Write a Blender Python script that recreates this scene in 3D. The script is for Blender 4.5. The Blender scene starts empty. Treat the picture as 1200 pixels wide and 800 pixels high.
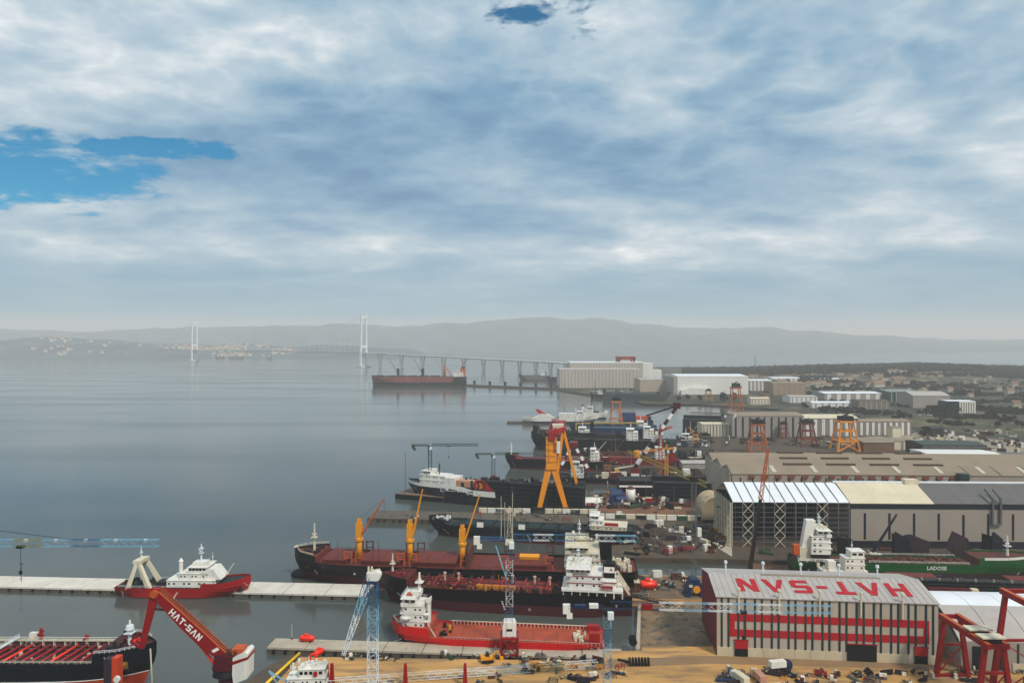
import bpy, bmesh, math, random
from mathutils import Vector, Matrix, noise
R = math.radians
rnd = random.Random(7)
scn = bpy.context.scene
COL = scn.collection
F, H = 830.0, 122.0          # focal length in photo pixels (1200 wide), drone height in metres

# ---------------------------------------------------------------- camera
cam_d = bpy.data.cameras.new('camera'); cam = bpy.data.objects.new('camera', cam_d); COL.objects.link(cam)
cam.location = (0, 0, H); cam.rotation_euler = (R(90), 0, 0)
cam_d.sensor_width = 36; cam_d.lens = 36 * F / 1200; cam_d.clip_start = 1; cam_d.clip_end = 60000
scn.camera = cam
# ---------------------------------------------------------------- sky and sun
SUN_EL, SUN_AZ = 50, 142      # azimuth clockwise from the view direction (+Y)
w = bpy.data.worlds.new('World'); scn.world = w; w.use_nodes = True
nt = w.node_tree; nt.nodes.clear()
def N(t, **k):
    n = nt.nodes.new(t)
    for a, b in k.items():
        if a.startswith('i_'): n.inputs[a[2:].replace('_', ' ')].default_value = b
        elif a[:1] == 'n' and a[1:].isdigit(): n.inputs[int(a[1:])].default_value = b
        else: setattr(n, a, b)
    return n
def Lk(a, b): nt.links.new(a, b)
def mth(op, a, b=None, c=None, clamp=False):
    n = N('ShaderNodeMath', operation=op, use_clamp=clamp)
    for i, v in enumerate((a, b, c)):
        if v is None: continue
        if isinstance(v, (int, float)): n.inputs[i].default_value = v
        else: Lk(v, n.inputs[i])
    return n.outputs[0]
def mixc(fac, a, b):
    n = N('ShaderNodeMix', data_type='RGBA')
    for s, v in ((n.inputs[0], fac), (n.inputs[6], a), (n.inputs[7], b)):
        if isinstance(v, (tuple, list, float, int)): s.default_value = v if not isinstance(v, tuple) or len(v) == 4 else (*v, 1)
        else: Lk(v, s)
    return n.outputs[2]
def smooth(x, a, b):
    n = N('ShaderNodeMapRange', interpolation_type='SMOOTHSTEP', n1=a, n2=b); Lk(x, n.inputs[0]); return n.outputs[0]
def ramp(x, stops):
    n = N('ShaderNodeValToRGB'); e = n.color_ramp.elements
    e[0].position, e[0].color = stops[0][0], (*stops[0][1], 1); e[1].position, e[1].color = stops[-1][0], (*stops[-1][1], 1)
    for p, c in stops[1:-1]:
        q = e.new(p); q.color = (*c, 1)
    Lk(x, n.inputs[0]); return n.outputs[0]
tc = N('ShaderNodeTexCoord'); sx = N('ShaderNodeSeparateXYZ'); Lk(tc.outputs['Generated'], sx.inputs[0])
zc = mth('MAXIMUM', sx.outputs[2], 0.0)
zd = mth('ADD', zc, 0.17)
U = mth('DIVIDE', sx.outputs[0], zd); V = mth('DIVIDE', sx.outputs[1], zd)
cb = N('ShaderNodeCombineXYZ'); Lk(U, cb.inputs[0]); Lk(V, cb.inputs[1])
def cl_noise(scale, detail, rough, dist, off, sxy=(1, 1)):
    mp = N('ShaderNodeMapping'); Lk(cb.outputs[0], mp.inputs[0]); mp.inputs[1].default_value = off; mp.inputs[3].default_value = (*sxy, 1)
    n = N('ShaderNodeTexNoise', i_Scale=scale, i_Detail=detail, i_Roughness=rough, i_Distortion=dist); Lk(mp.outputs[0], n.inputs['Vector'])
    return n.outputs[0]
n_big = cl_noise(0.85, 3, .5, .3, (3.1, 1.7, 0), (.75, 1.1))
n_mid = cl_noise(1.9, 6, .56, .25, (7.7, 2.2, 0), (.85, 1.05))
n_fine = cl_noise(7.0, 5, .6, .3, (1.3, 9.4, 0), (.9, 1.05))
n_puff = cl_noise(4.2, 4, .5, .15, (4.3, 5.1, 0), (1, 1))
puff = mth('MULTIPLY', mth('SUBTRACT', .12, mth('ABSOLUTE', mth('SUBTRACT', n_puff, .5))), mth('MULTIPLY', smooth(zc, .12, .36), .42))
dens = mth('ADD', puff, mth('ADD', mth('ADD', mth('MULTIPLY', n_big, .48), mth('MULTIPLY', n_mid, .40)), mth('MULTIPLY', n_fine, .12)))
cloud = ramp(dens, [(.37, (.15, .29, .46)), (.42, (.20, .36, .52)), (.462, (.27, .43, .57)), (.507, (.37, .51, .62)), (.55, (.48, .595, .68)), (.593, (.66, .73, .775)), (.64, (.94, .95, .96))])
sky = N('ShaderNodeTexSky', sky_type='NISHITA', sun_disc=False)
sky.sun_elevation = R(SUN_EL); sky.sun_rotation = R(SUN_AZ); sky.altitude = 100; sky.air_density = 1.0; sky.dust_density = 0.4; sky.ozone_density = 2.5
hsv = N('ShaderNodeHueSaturation', i_Hue=0.485, i_Saturation=1.95, i_Value=0.085); Lk(sky.outputs[0], hsv.inputs['Color'])
blue = hsv.outputs[0]
# openings in the cloud deck (places on the cloud plane), edges broken by the same noise
def hole(u, v, ru, rv, rot=0.0, jm=5.0):
    du = mth('SUBTRACT', U, u); dv = mth('SUBTRACT', V, v)
    c, s = math.cos(rot), math.sin(rot)
    a = mth('ADD', mth('MULTIPLY', du, c), mth('MULTIPLY', dv, s)); b = mth('SUBTRACT', mth('MULTIPLY', dv, c), mth('MULTIPLY', du, s))
    q = mth('ADD', mth('POWER', mth('ABSOLUTE', mth('DIVIDE', a, ru)), 2.0), mth('POWER', mth('ABSOLUTE', mth('DIVIDE', b, rv)), 2.0))
    jag = mth('MULTIPLY', mth('SUBTRACT', mth('ADD', mth('MULTIPLY', n_mid, .5), mth('MULTIPLY', n_fine, .5)), .5), jm)
    return smooth(mth('ADD', q, jag), 1.25, .3)
def dirpx(px, py):
    d = Vector(((px - 600) / F, 1, (400 - py) / F)).normalized(); return d.x / (d.z + .17), d.y / (d.z + .17)
hs = []
for (px, py, ru, rv, ro, jm) in ((28, 206, .36, .33, .0, 7), (170, 174, .20, .06, .2, 14), (600, 10, .11, .07, 0, 14), (690, 20, .06, .08, .0, 14)):
    u, v = dirpx(px, py); hs.append(hole(u, v, ru, rv, ro, jm))
hm = hs[0]
for x_ in hs[1:]: hm = mth('MAXIMUM', hm, x_)
gap = hm
col = mixc(gap, cloud, blue)
low = smooth(zc, .15, .035)
col = mixc(mth('MULTIPLY', low, .85), col, (.25, .44, .55))
col = mixc(smooth(zc, .04, .008), col, (.54, .50, .45))
bg = N('ShaderNodeBackground', i_Strength=1.0); Lk(col, bg.inputs[0])
wo = N('ShaderNodeOutputWorld'); Lk(bg.outputs[0], wo.inputs[0])
sun_d = bpy.data.lights.new('sun', 'SUN'); sun = bpy.data.objects.new('sun', sun_d); COL.objects.link(sun)
sun_d.energy = 2.9; sun_d.angle = R(8); sun_d.color = (1, .93, .83)
sd = Vector((math.sin(R(SUN_AZ)) * math.cos(R(SUN_EL)), math.cos(R(SUN_AZ)) * math.cos(R(SUN_EL)), math.sin(R(SUN_EL))))
sun.rotation_euler = sd.to_track_quat('Z', 'Y').to_euler(); sun.location = sd * 3000
scn.view_settings.view_transform = 'Standard'; scn.view_settings.look = 'None'; scn.view_settings.exposure = 0.08; scn.view_settings.gamma = 1
scn.view_settings.use_curve_mapping = False
scn.render.engine = 'CYCLES'
cy = scn.cycles; cy.use_denoising = True; cy.max_bounces = 6; cy.diffuse_bounces = 2; cy.glossy_bounces = 3; cy.volume_bounces = 2; cy.transparent_max_bounces = 4
cy.caustics_reflective = False; cy.caustics_refractive = False

# ---------------------------------------------------------------- materials
def lin(c): return tuple((v / 255 / 12.92 if v / 255 < .04045 else ((v / 255 + .055) / 1.055) ** 2.4) for v in c)
MATS = {}
def M(name, c=(128, 128, 128), rough=.6, var=.2, sc=.25, streak=0, dirt=None, dirt_lo=.56, metal=0, bump=0, bsc=4, spec=.4, an=(1, 1)):
    if name in MATS: return MATS[name]
    m = bpy.data.materials.new(name); m.use_nodes = True; t = m.node_tree; b = t.nodes['Principled BSDF']
    c = tuple(1.07 * v ** 1.36 for v in lin(c))
    geo = t.nodes.new('ShaderNodeNewGeometry'); mp = t.nodes.new('ShaderNodeMapping'); t.links.new(geo.outputs['Position'], mp.inputs[0])
    mp.inputs[3].default_value = (sc * an[0], sc * an[1], sc * (.12 if streak else 1))
    n = t.nodes.new('ShaderNodeTexNoise'); n.inputs['Scale'].default_value = 1; n.inputs['Detail'].default_value = 7; n.inputs['Roughness'].default_value = .62
    t.links.new(mp.outputs[0], n.inputs['Vector'])
    r = t.nodes.new('ShaderNodeValToRGB'); e = r.color_ramp.elements
    e[0].position = .32; e[1].position = .7
    e[0].color = (*[v * (1 - var) for v in c], 1); e[1].color = (*[min(.9, v * (1 + var * .7)) for v in c], 1)
    t.links.new(n.outputs[0], r.inputs[0]); out = r.outputs[0]
    if dirt:
        mp2 = t.nodes.new('ShaderNodeMapping'); t.links.new(geo.outputs['Position'], mp2.inputs[0]); s2 = sc * 2.3
        mp2.inputs[1].default_value = (13, 7, 3); mp2.inputs[3].default_value = (s2 * an[0], s2 * an[1], s2 * (.1 if streak else 1))
        n2 = t.nodes.new('ShaderNodeTexNoise'); n2.inputs['Scale'].default_value = 1; n2.inputs['Detail'].default_value = 8; n2.inputs['Roughness'].default_value = .66
        t.links.new(mp2.outputs[0], n2.inputs['Vector'])
        mr = t.nodes.new('ShaderNodeMapRange'); mr.inputs[1].default_value = dirt_lo; mr.inputs[2].default_value = dirt_lo + .12; mr.inputs[4].default_value = .85
        t.links.new(n2.outputs[0], mr.inputs[0])
        mx = t.nodes.new('ShaderNodeMix'); mx.data_type = 'RGBA'; t.links.new(mr.outputs[0], mx.inputs[0]); t.links.new(out, mx.inputs[6]); mx.inputs[7].default_value = (*lin(dirt), 1)
        out = mx.outputs[2]
    t.links.new(out, b.inputs['Base Color'])
    b.inputs['Roughness'].default_value = rough; b.inputs['Metallic'].default_value = metal; b.inputs['Specular IOR Level'].default_value = spec
    if bump:
        n3 = t.nodes.new('ShaderNodeTexNoise'); n3.inputs['Scale'].default_value = bsc; n3.inputs['Detail'].default_value = 6
        t.links.new(geo.outputs['Position'], n3.inputs['Vector'])
        bp = t.nodes.new('ShaderNodeBump'); bp.inputs['Strength'].default_value = 1; bp.inputs['Distance'].default_value = bump
        t.links.new(n3.outputs[0], bp.inputs['Height']); t.links.new(bp.outputs[0], b.inputs['Normal'])
    MATS[name] = m; return m
RUST = (96, 58, 40)
white = M('ship_white', (226, 223, 216), .5, .12, .35, 1, (150, 122, 98), .585)
cream = M('cream_paint', (214, 206, 186), .55, .12, .3, 1, (150, 118, 88), .66)
navy = M('navy_hull', (14, 28, 44), .5, .35, .12, 1, (86, 56, 44), .61, spec=.2)
black = M('black_hull', (12, 20, 31), .5, .4, .12, 1, (92, 52, 38), .6, spec=.2)
teal_dk = M('dock_teal', (14, 40, 50), .65, .4, .16, 1, (56, 54, 48), .6, spec=.2)
boot_red = M('boot_red', (92, 24, 38), .6, .25, .15, 1, (66, 40, 42), .62)
boot_orange = M('boot_orange', (205, 88, 34), .55, .2, .15, 1, (120, 62, 42), .66)
red = M('red_paint', (170, 8, 24), .45, .14, .2, 1, (108, 24, 28), .68)
crane_red = M('crane_red', (158, 8, 32), .45, .12, .3, 0, (110, 30, 30), .68)
dk_red = M('maroon_paint', (104, 22, 42), .55, .25, .2, 1, (70, 40, 40), .64)
deck_red = M('deck_red', (132, 60, 46), .75, .35, .3, 0, (84, 50, 42), .5)
deck_or = M('deck_orange', (182, 92, 58), .75, .28, .25, 0, (126, 70, 52), .5)
deck_gn = M('deck_green', (40, 66, 64), .75, .3, .3, 0, (84, 74, 60), .56)
deck_dk = M('deck_dark', (44, 50, 54), .8, .35, .4, 0, (96, 70, 54), .55)
deck_mar = M('deck_maroon', (112, 30, 36), .7, .35, .35, 0, (150, 60, 38), .58)
yellow = M('crane_yellow', (226, 166, 38), .5, .12, .3, 1, (150, 92, 44), .68)
orange = M('crane_orange', (240, 166, 40), .5, .14, .25, 1, (150, 78, 40), .68)
orange2 = M('faded_orange', (196, 106, 48), .55, .2, .3, 1, (130, 72, 46), .62)
lifeorange = M('lifeboat_orange', (238, 72, 26), .4, .1, .6)
tblue = M('crane_blue', (62, 122, 158), .5, .2, .4)
ltblue = M('light_blue', (142, 186, 206), .5, .15, .4)
dkblue = M('deep_blue', (24, 66, 104), .5, .25, .25, 1)
cwhite = M('crane_white', (220, 224, 224), .5, .1, .4)
tgreen = M('crane_green', (62, 98, 74), .55, .2, .3)
grn = M('hull_green', (20, 104, 44), .5, .2, .15, 1, (70, 92, 60), .66)
glass = M('dark_glass', (16, 26, 34), .12, .1, .5, spec=.6)
dark = M('dark_steel', (26, 30, 36), .65, .3, .4, 0, (70, 52, 42), .58)
steel = M('grey_steel', (120, 122, 122), .55, .2, .4, 0, (110, 82, 64), .62)
rusty = M('rusty_steel', (112, 70, 52), .8, .35, .35, 0, (70, 52, 46), .55)
purple = M('primer_plate', (70, 52, 64), .7, .3, .25, 0, (46, 42, 48), .55)
concrete = M('concrete', (188, 178, 162), .85, .2, .12, 0, (120, 112, 102), .58, bump=.03)
concrete_d = M('concrete_dark', (116, 108, 98), .88, .25, .15, 0, (74, 70, 66), .56, bump=.03)
piermat = M('pier_pale', (214, 208, 198), .8, .14, .12, 0, (160, 150, 138), .6, bump=.02)
fender = M('fender_rubber', (20, 22, 26), .8, .2, .8)
sand = M('yard_sand', (200, 164, 112), .92, .3, .06, 0, (132, 106, 78), .49, bump=.12, bsc=.6, an=(.35, 1.7))
mud = M('mud', (112, 96, 78), .7, .3, .08, 0, (66, 64, 58), .5, bump=.15, bsc=.5)
slipm = M('slip_mud', (150, 130, 104), .6, .45, .1, 0, (30, 54, 60), .5, bump=.25, bsc=.5, spec=.25)
yard = M('yard_ground', (108, 95, 80), .92, .32, .03, 0, (70, 66, 60), .5, bump=.12, bsc=.4)
land = M('far_land', (70, 74, 54), .95, .35, .006, 0, (122, 106, 80), .53, bump=.3, bsc=.1)
asphalt = M('asphalt', (78, 78, 78), .9, .2, .05)
beige = M('hall_beige', (172, 162, 152), .7, .07, .06, 1, (150, 138, 126), .62)
beige_hs = M('hall_cladding', (188, 178, 166), .65, .1, .14, 1, (146, 132, 118), .58)
roof_grey = M('roof_grey', (186, 180, 175), .6, .12, .07, 0, (160, 150, 142), .57)
roof_tan = M('roof_tan', (158, 145, 128), .75, .14, .04, 0, (136, 118, 104), .58)
roof_wh = M('roof_white', (226, 228, 230), .5, .07, .08, 0, (186, 188, 190), .64)
roof_cr = M('roof_cream', (214, 204, 182), .6, .1, .08, 0, (176, 164, 144), .62)
roof_dk = M('roof_dark', (122, 120, 118), .7, .15, .06, 0, (80, 80, 82), .56)
strip_teal = M('strip_teal', (22, 74, 78), .55, .15, .3)
strip_navy = M('strip_navy', (22, 40, 58), .55, .2, .2)
signred = M('sign_red', (186, 12, 44), .55, .1, .12, 1)
signwhite = M('sign_white', (236, 232, 226), .6, .05, .5)
gablem = M('gable_maroon', (128, 24, 50), .6, .12, .15, 1)
hallwhite = M('hall_white', (222, 220, 214), .6, .08, .03, 1, (196, 192, 184), .62)
hallrib = M('hall_ribbed', (196, 190, 180), .65, .08, .03, 1)
hallgrey = M('hall_grey', (168, 162, 156), .7, .12, .04, 1)
tealglass = M('office_glass', (24, 74, 84), .2, .2, .2, spec=.6)
# ---------------------------------------------------------------- mesh helpers
class MB:
    def __init__(s): s.v = []; s.f = []
    def add(s, vs, fs):
        o = len(s.v); s.v += [tuple(v) for v in vs]; s.f += [tuple(i + o for i in f) for f in fs]; return s
    def box(s, x0, x1, y0, y1, z0, z1):
        return s.add([(x0, y0, z0), (x1, y0, z0), (x1, y1, z0), (x0, y1, z0), (x0, y0, z1), (x1, y0, z1), (x1, y1, z1), (x0, y1, z1)],
                     [(0, 3, 2, 1), (4, 5, 6, 7), (0, 1, 5, 4), (1, 2, 6, 5), (2, 3, 7, 6), (3, 0, 4, 7)])
    def cbox(s, c, d): return s.box(c[0] - d[0] / 2, c[0] + d[0] / 2, c[1] - d[1] / 2, c[1] + d[1] / 2, c[2] - d[2] / 2, c[2] + d[2] / 2)
    def bar(s, p, q, w, h=None, w2=None):
        p, q = Vector(p), Vector(q); h = h or w; d = (q - p)
        if d.length < 1e-6: return s
        d.normalize(); up = Vector((0, 0, 1)) if abs(d.z) < .98 else Vector((0, 1, 0))
        a = d.cross(up).normalized(); b = a.cross(d).normalized(); k = (w2 / w) if w2 else 1
        vs = [p + a * sx * w / 2 + b * sy * h / 2 for sx, sy in ((-1, -1), (1, -1), (1, 1), (-1, 1))] + [q + a * sx * w * k / 2 + b * sy * h * k / 2 for sx, sy in ((-1, -1), (1, -1), (1, 1), (-1, 1))]
        return s.add(vs, [(0, 3, 2, 1), (4, 5, 6, 7), (0, 1, 5, 4), (1, 2, 6, 5), (2, 3, 7, 6), (3, 0, 4, 7)])
    def tube(s, p, q, r0, r1=None, n=10):
        p, q = Vector(p), Vector(q); r1 = r0 if r1 is None else r1; d = (q - p).normalized(); up = Vector((0, 0, 1)) if abs(d.z) < .98 else Vector((0, 1, 0))
        a = d.cross(up).normalized(); b = a.cross(d).normalized()
        vs = [p + (a * math.cos(6.2832 * i / n) + b * math.sin(6.2832 * i / n)) * r0 for i in range(n)] + [q + (a * math.cos(6.2832 * i / n) + b * math.sin(6.2832 * i / n)) * r1 for i in range(n)]
        return s.add(vs, [(i, (i + 1) % n, n + (i + 1) % n, n + i) for i in range(n)] + [tuple(range(n - 1, -1, -1)), tuple(range(n, 2 * n))])
    def prism(s, poly, fn0, fn1):
        n = len(poly); vs = [fn0(*p) for p in poly] + [fn1(*p) for p in poly]
        return s.add(vs, [(i, (i + 1) % n, n + (i + 1) % n, n + i) for i in range(n)] + [tuple(range(n - 1, -1, -1)), tuple(range(n, 2 * n))])
    def extr_z(s, poly, z0, z1): return s.prism(poly, lambda x, y: (x, y, z0), lambda x, y: (x, y, z1))
    def extr_y(s, poly, y0, y1): return s.prism(poly, lambda x, z: (x, y0, z), lambda x, z: (x, y1, z))
    def extr_x(s, poly, x0, x1): return s.prism(poly, lambda y, z: (x0, y, z), lambda y, z: (x1, y, z))
    def lattice(s, p, q, w, h, n, r, w2=None, h2=None):
        p, q = Vector(p), Vector(q); d = (q - p).normalized(); up = Vector((0, 0, 1)) if abs(d.z) < .95 else Vector((0, 1, 0))
        a = d.cross(up).normalized(); b = a.cross(d).normalized(); w2 = w if w2 is None else w2; h2 = h if h2 is None else h2
        def pt(i, sx, sy):
            k = i / n; return p.lerp(q, k) + a * sx * (w + (w2 - w) * k) / 2 + b * sy * (h + (h2 - h) * k) / 2
        cs = ((-1, -1), (1, -1), (1, 1), (-1, 1))
        for c in cs: s.bar(pt(0, *c), pt(n, *c), r * 1.35)
        for i in range(n):
            for k in range(4):
                c0, c1 = cs[k], cs[(k + 1) % 4]
                if (i + k) % 2: c0, c1 = c1, c0
                s.bar(pt(i, *c0), pt(i + 1, *c1), r * .8)
                (s.bar(pt(i, *c0), pt(i, *c1), r * .6) if k % 2 == 0 else None)
        return s
    def rail(s, pts, h=1.1, step=2.0, r=.08):
        for p, q in zip(pts[:-1], pts[1:]):
            p, q = Vector(p), Vector(q); n = max(1, int((q - p).length / step))
            s.bar(p + Vector((0, 0, h)), q + Vector((0, 0, h)), r); s.bar(p + Vector((0, 0, h * .5)), q + Vector((0, 0, h * .5)), r)
            for i in range(n + 1): c = p.lerp(q, i / n); s.bar(c, c + Vector((0, 0, h)), r)
        return s
    def build(s, name, mat, parent=None, smooth=False):
        me = bpy.data.meshes.new(name); me.from_pydata(s.v, [], s.f)
        bm = bmesh.new(); bm.from_mesh(me); bmesh.ops.recalc_face_normals(bm, faces=bm.faces[:]); bm.to_mesh(me); bm.free()
        me.materials.append(mat); o = bpy.data.objects.new(name, me); COL.objects.link(o); o.parent = parent
        if smooth: me.polygons.foreach_set('use_smooth', [True] * len(me.polygons))
        return o
def tag(o, label, cat, group=None, kind=None):
    if label: o['label'] = label
    if cat: o['category'] = cat
    if group: o['group'] = group
    if kind: o['kind'] = kind
    return o
def root(name, label, cat, loc=(0, 0, 0), rz=0, group=None):
    o = bpy.data.objects.new(name, None); COL.objects.link(o); o.location = loc; o.rotation_euler = (0, 0, rz); return tag(o, label, cat, group)
def copy_tree(o, parent=None):
    c = o.copy(); COL.objects.link(c); c.parent = parent
    for ch in list(o.children): copy_tree(ch, c)
    return c
def G(px, py, z=3.0):
    D = F * (H - z) / (py - 400.0); return Vector(((px - 600.0) / F * D, D, z))
def zat(py, D): return H - (py - 400.0) / F * D
def xat(px, D): return (px - 600.0) / F * D
UNIT = {}
def ubox(name, mat, parent, c, d, rz=0):
    k = mat.name
    if k not in UNIT:
        o = MB().box(-.5, .5, -.5, .5, -.5, .5).build('unit', mat); UNIT[k] = o.data; bpy.data.objects.remove(o)
    o = bpy.data.objects.new(name, UNIT[k]); COL.objects.link(o); o.parent = parent; o.location = c; o.scale = d; o.rotation_euler = (0, 0, rz); return o
def text_mesh(txt, size, name, mat, parent, mw, extr=.05, bold=0):
    cu = bpy.data.curves.new(name, 'FONT'); cu.body = txt; cu.size = size; cu.extrude = extr; cu.offset = bold; cu.align_x = 'CENTER'; cu.align_y = 'CENTER'; cu.resolution_u = 2
    t = bpy.data.objects.new(name, cu); COL.objects.link(t); bpy.context.view_layer.update()
    me = bpy.data.meshes.new_from_object(t.evaluated_get(bpy.context.evaluated_depsgraph_get())); bpy.data.objects.remove(t)
    me.materials.clear(); me.materials.append(mat); o = bpy.data.objects.new(name, me); COL.objects.link(o); o.parent = parent; o.matrix_local = mw; return o
# block letters, unit height 1: list of polygons in x,y
LET = {
 'H': ([[(0, 0), (.22, 0), (.22, .4), (.6, .4), (.6, 0), (.82, 0), (.82, 1), (.6, 1), (.6, .6), (.22, .6), (.22, 1), (0, 1)]], .82),
 'A': ([[(0, 0), (.23, 0), (.46, .7), (.69, 0), (.92, 0), (.58, 1), (.34, 1)]], .92),
 'T': ([[(.29, 0), (.51, 0), (.51, .8), (.8, .8), (.8, 1), (0, 1), (0, .8), (.29, .8)]], .8),
 '-': ([[(0, .4), (.42, .4), (.42, .6), (0, .6)]], .42),
 'S': ([[(.08, 0), (.7, 0), (.8, .1), (.8, .5), (.7, .6), (.22, .6), (.22, .8), (.78, .8), (.78, 1), (.1, 1), (0, .9), (0, .5), (.1, .4), (.58, .4), (.58, .2), (.04, .2)]], .8),
 'N': ([[(0, 0), (.22, 0), (.22, .62), (.58, 0), (.82, 0), (.82, 1), (.6, 1), (.6, .38), (.24, 1), (0, 1)]], .82)}
def block_text(txt, h, wscale, gapw, mat, parent, mw, extr=.06, name='letter'):
    W = sum(LET[c][1] * h * wscale for c in txt) + gapw * (len(txt) - 1); x = -W / 2
    for c in txt:
        for poly in LET[c][0]:
            o = MB().extr_z([(x + a * h * wscale, (b - .5) * h) for a, b in poly], 0, extr).build(name, mat, parent); o.matrix_local = mw
        x += LET[c][1] * h * wscale + gapw
def plane_mw(origin, xdir, ydir):
    x = Vector(xdir).normalized(); y = Vector(ydir).normalized(); z = x.cross(y).normalized(); y = z.cross(x)
    m = Matrix((x, y, z)).transposed().to_4x4(); m.translation = origin; return m
def polyland(name, pts, z0, z1, mat, kind='structure'):
    me = bpy.data.meshes.new(name); bm = bmesh.new()
    top = [bm.verts.new((p[0], p[1], z1)) for p in pts]; bot = [bm.verts.new((p[0], p[1], z0)) for p in pts]; n = len(pts)
    for i in range(n): bm.faces.new((top[i], top[(i + 1) % n], bot[(i + 1) % n], bot[i]))
    f = bm.faces.new(top); bmesh.ops.triangulate(bm, faces=[f]); bmesh.ops.recalc_face_normals(bm, faces=bm.faces[:])
    bm.to_mesh(me); bm.free(); me.materials.append(mat); o = bpy.data.objects.new(name, me); COL.objects.link(o); o['kind'] = kind; return o
AX = R(-5.0)   # the yard's grid is turned 5 degrees against the view
# ================================================================ the setting
wm = bpy.data.materials.new('sea_water'); wm.use_nodes = True; t = wm.node_tree; b = t.nodes['Principled BSDF']
b.inputs['IOR'].default_value = 1.33; b.inputs['Specular Tint'].default_value = (1, .90, .79, 1); b.inputs['Specular IOR Level'].default_value = .5
geo = t.nodes.new('ShaderNodeNewGeometry')
def wn(scale, sxyz, detail, off=0):
    mp = t.nodes.new('ShaderNodeMapping'); mp.inputs[3].default_value = sxyz; mp.inputs[1].default_value = (off, off, 0); t.links.new(geo.outputs['Position'], mp.inputs[0])
    n = t.nodes.new('ShaderNodeTexNoise'); n.inputs['Scale'].default_value = scale; n.inputs['Detail'].default_value = detail; t.links.new(mp.outputs[0], n.inputs['Vector']); return n.outputs[0]
rp = t.nodes.new('ShaderNodeValToRGB'); t.links.new(wn(.006, (1, 1.6, 1), 4), rp.inputs[0])
rp.color_ramp.elements[0].position = .35; rp.color_ramp.elements[0].color = (.054, .066, .060, 1); rp.color_ramp.elements[1].position = .7; rp.color_ramp.elements[1].color = (.074, .082, .073, 1)
t.links.new(rp.outputs[0], b.inputs['Base Color'])
rr = t.nodes.new('ShaderNodeMapRange'); t.links.new(wn(.004, (.4, 2.2, 1), 5, 40), rr.inputs[0]); rr.inputs[1].default_value = .35; rr.inputs[2].default_value = .68; rr.inputs[3].default_value = .08; rr.inputs[4].default_value = .2
t.links.new(rr.outputs[0], b.inputs['Roughness'])
bp = t.nodes.new('ShaderNodeBump'); bp.inputs['Strength'].default_value = 1; bp.inputs['Distance'].default_value = .035; t.links.new(wn(.45, (1, 1.5, 1), 4), bp.inputs['Height'])
bp2 = t.nodes.new('ShaderNodeBump'); bp2.inputs['Strength'].default_value = 1; bp2.inputs['Distance'].default_value = .05; t.links.new(wn(.05, (.7, 1.5, 1), 2), bp2.inputs['Height'])
t.links.new(bp.outputs[0], bp2.inputs['Normal']); t.links.new(bp2.outputs[0], b.inputs['Normal'])
wv = []; wf = []
o = MB().add([(-13300, -400, 0), (13300, -400, 0), (13300, 12600, 0), (-13300, 12600, 0)], [(0, 1, 2, 3)]).build('water', wm); o['kind'] = 'structure'

def px(pts, z=3.0): return [G(a, b_, z) for a, b_ in pts]
# front yard: sandy ground with the quay tongue behind the red lettered hall
polyland('front_yard_ground', [(-62, 200), *[tuple(G(a, b_).xy) for a, b_ in ((318, 806), (352, 769), (706, 774), (712, 762), (752, 762), (752, 757), (834, 757), (834, 702), (737, 702), (737, 673), (905, 676), (905, 690), (1500, 705))], (420, 200)], -4, 3, sand)
polyland('beach', [(-88, 205), *[tuple(G(a, b_, .3).xy) for a, b_ in ((262, 815), (318, 778), (346, 764), (362, 772))], (-58, 205)], -4, .35, mud)
polyland('slipway', [tuple(G(a, b_, .3).xy) for a, b_ in ((750, 765), (750, 706), (842, 706), (842, 765))], -4, .5, slipm)
polyland('slip_edge', [tuple(G(a, b_, 3).xy) for a, b_ in ((745, 758), (748, 704), (751, 704), (750, 758))], -2, 2.6, concrete)
polyland('hall_road', [tuple(G(a, b_, 3).xy) for a, b_ in ((712, 772), (834, 768), (1500, 786), (1500, 796), (834, 777), (712, 782))], 2, 3.02, M('packed_sand', (158, 134, 104), .92, .2, .06, 0, (128, 108, 84), .54))
# middle yard and everything to the far shore
main_px = [(1500, 672), (862, 655), (697, 652), (690, 640), (752, 637), (748, 614), (690, 604), (690, 579), (832, 578), (836, 560), (700, 560), (700, 556), (836, 553), (836, 549), (690, 546), (690, 541), (836, 539), (836, 526), (705, 524), (705, 520.5), (840, 518.5), (812, 505), (806, 497), (840, 488), (884, 483), (930, 479), (880, 477.5), (790, 471), (735, 467.5), (690, 462), (648, 455.5), (652, 448), (700, 440), (745, 434), (800, 431), (1900, 428), (2600, 430)]
polyland('shipyard_ground', [*[tuple(G(a, b_).xy) for a, b_ in main_px], (2600, 700)], -4, 3, yard)
polyland('far_ground', [*[tuple(G(a, b_).xy) for a, b_ in ((884, 477.3), (790, 470.6), (735, 467), (690, 461.6), (650, 455), (654, 448), (702, 440), (747, 434), (802, 431), (1890, 428.3), (1900, 520), (1250, 520), (1160, 512), (1080, 508), (1050, 496), (1010, 488), (940, 482))]], 2, 3.1, land)
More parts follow.
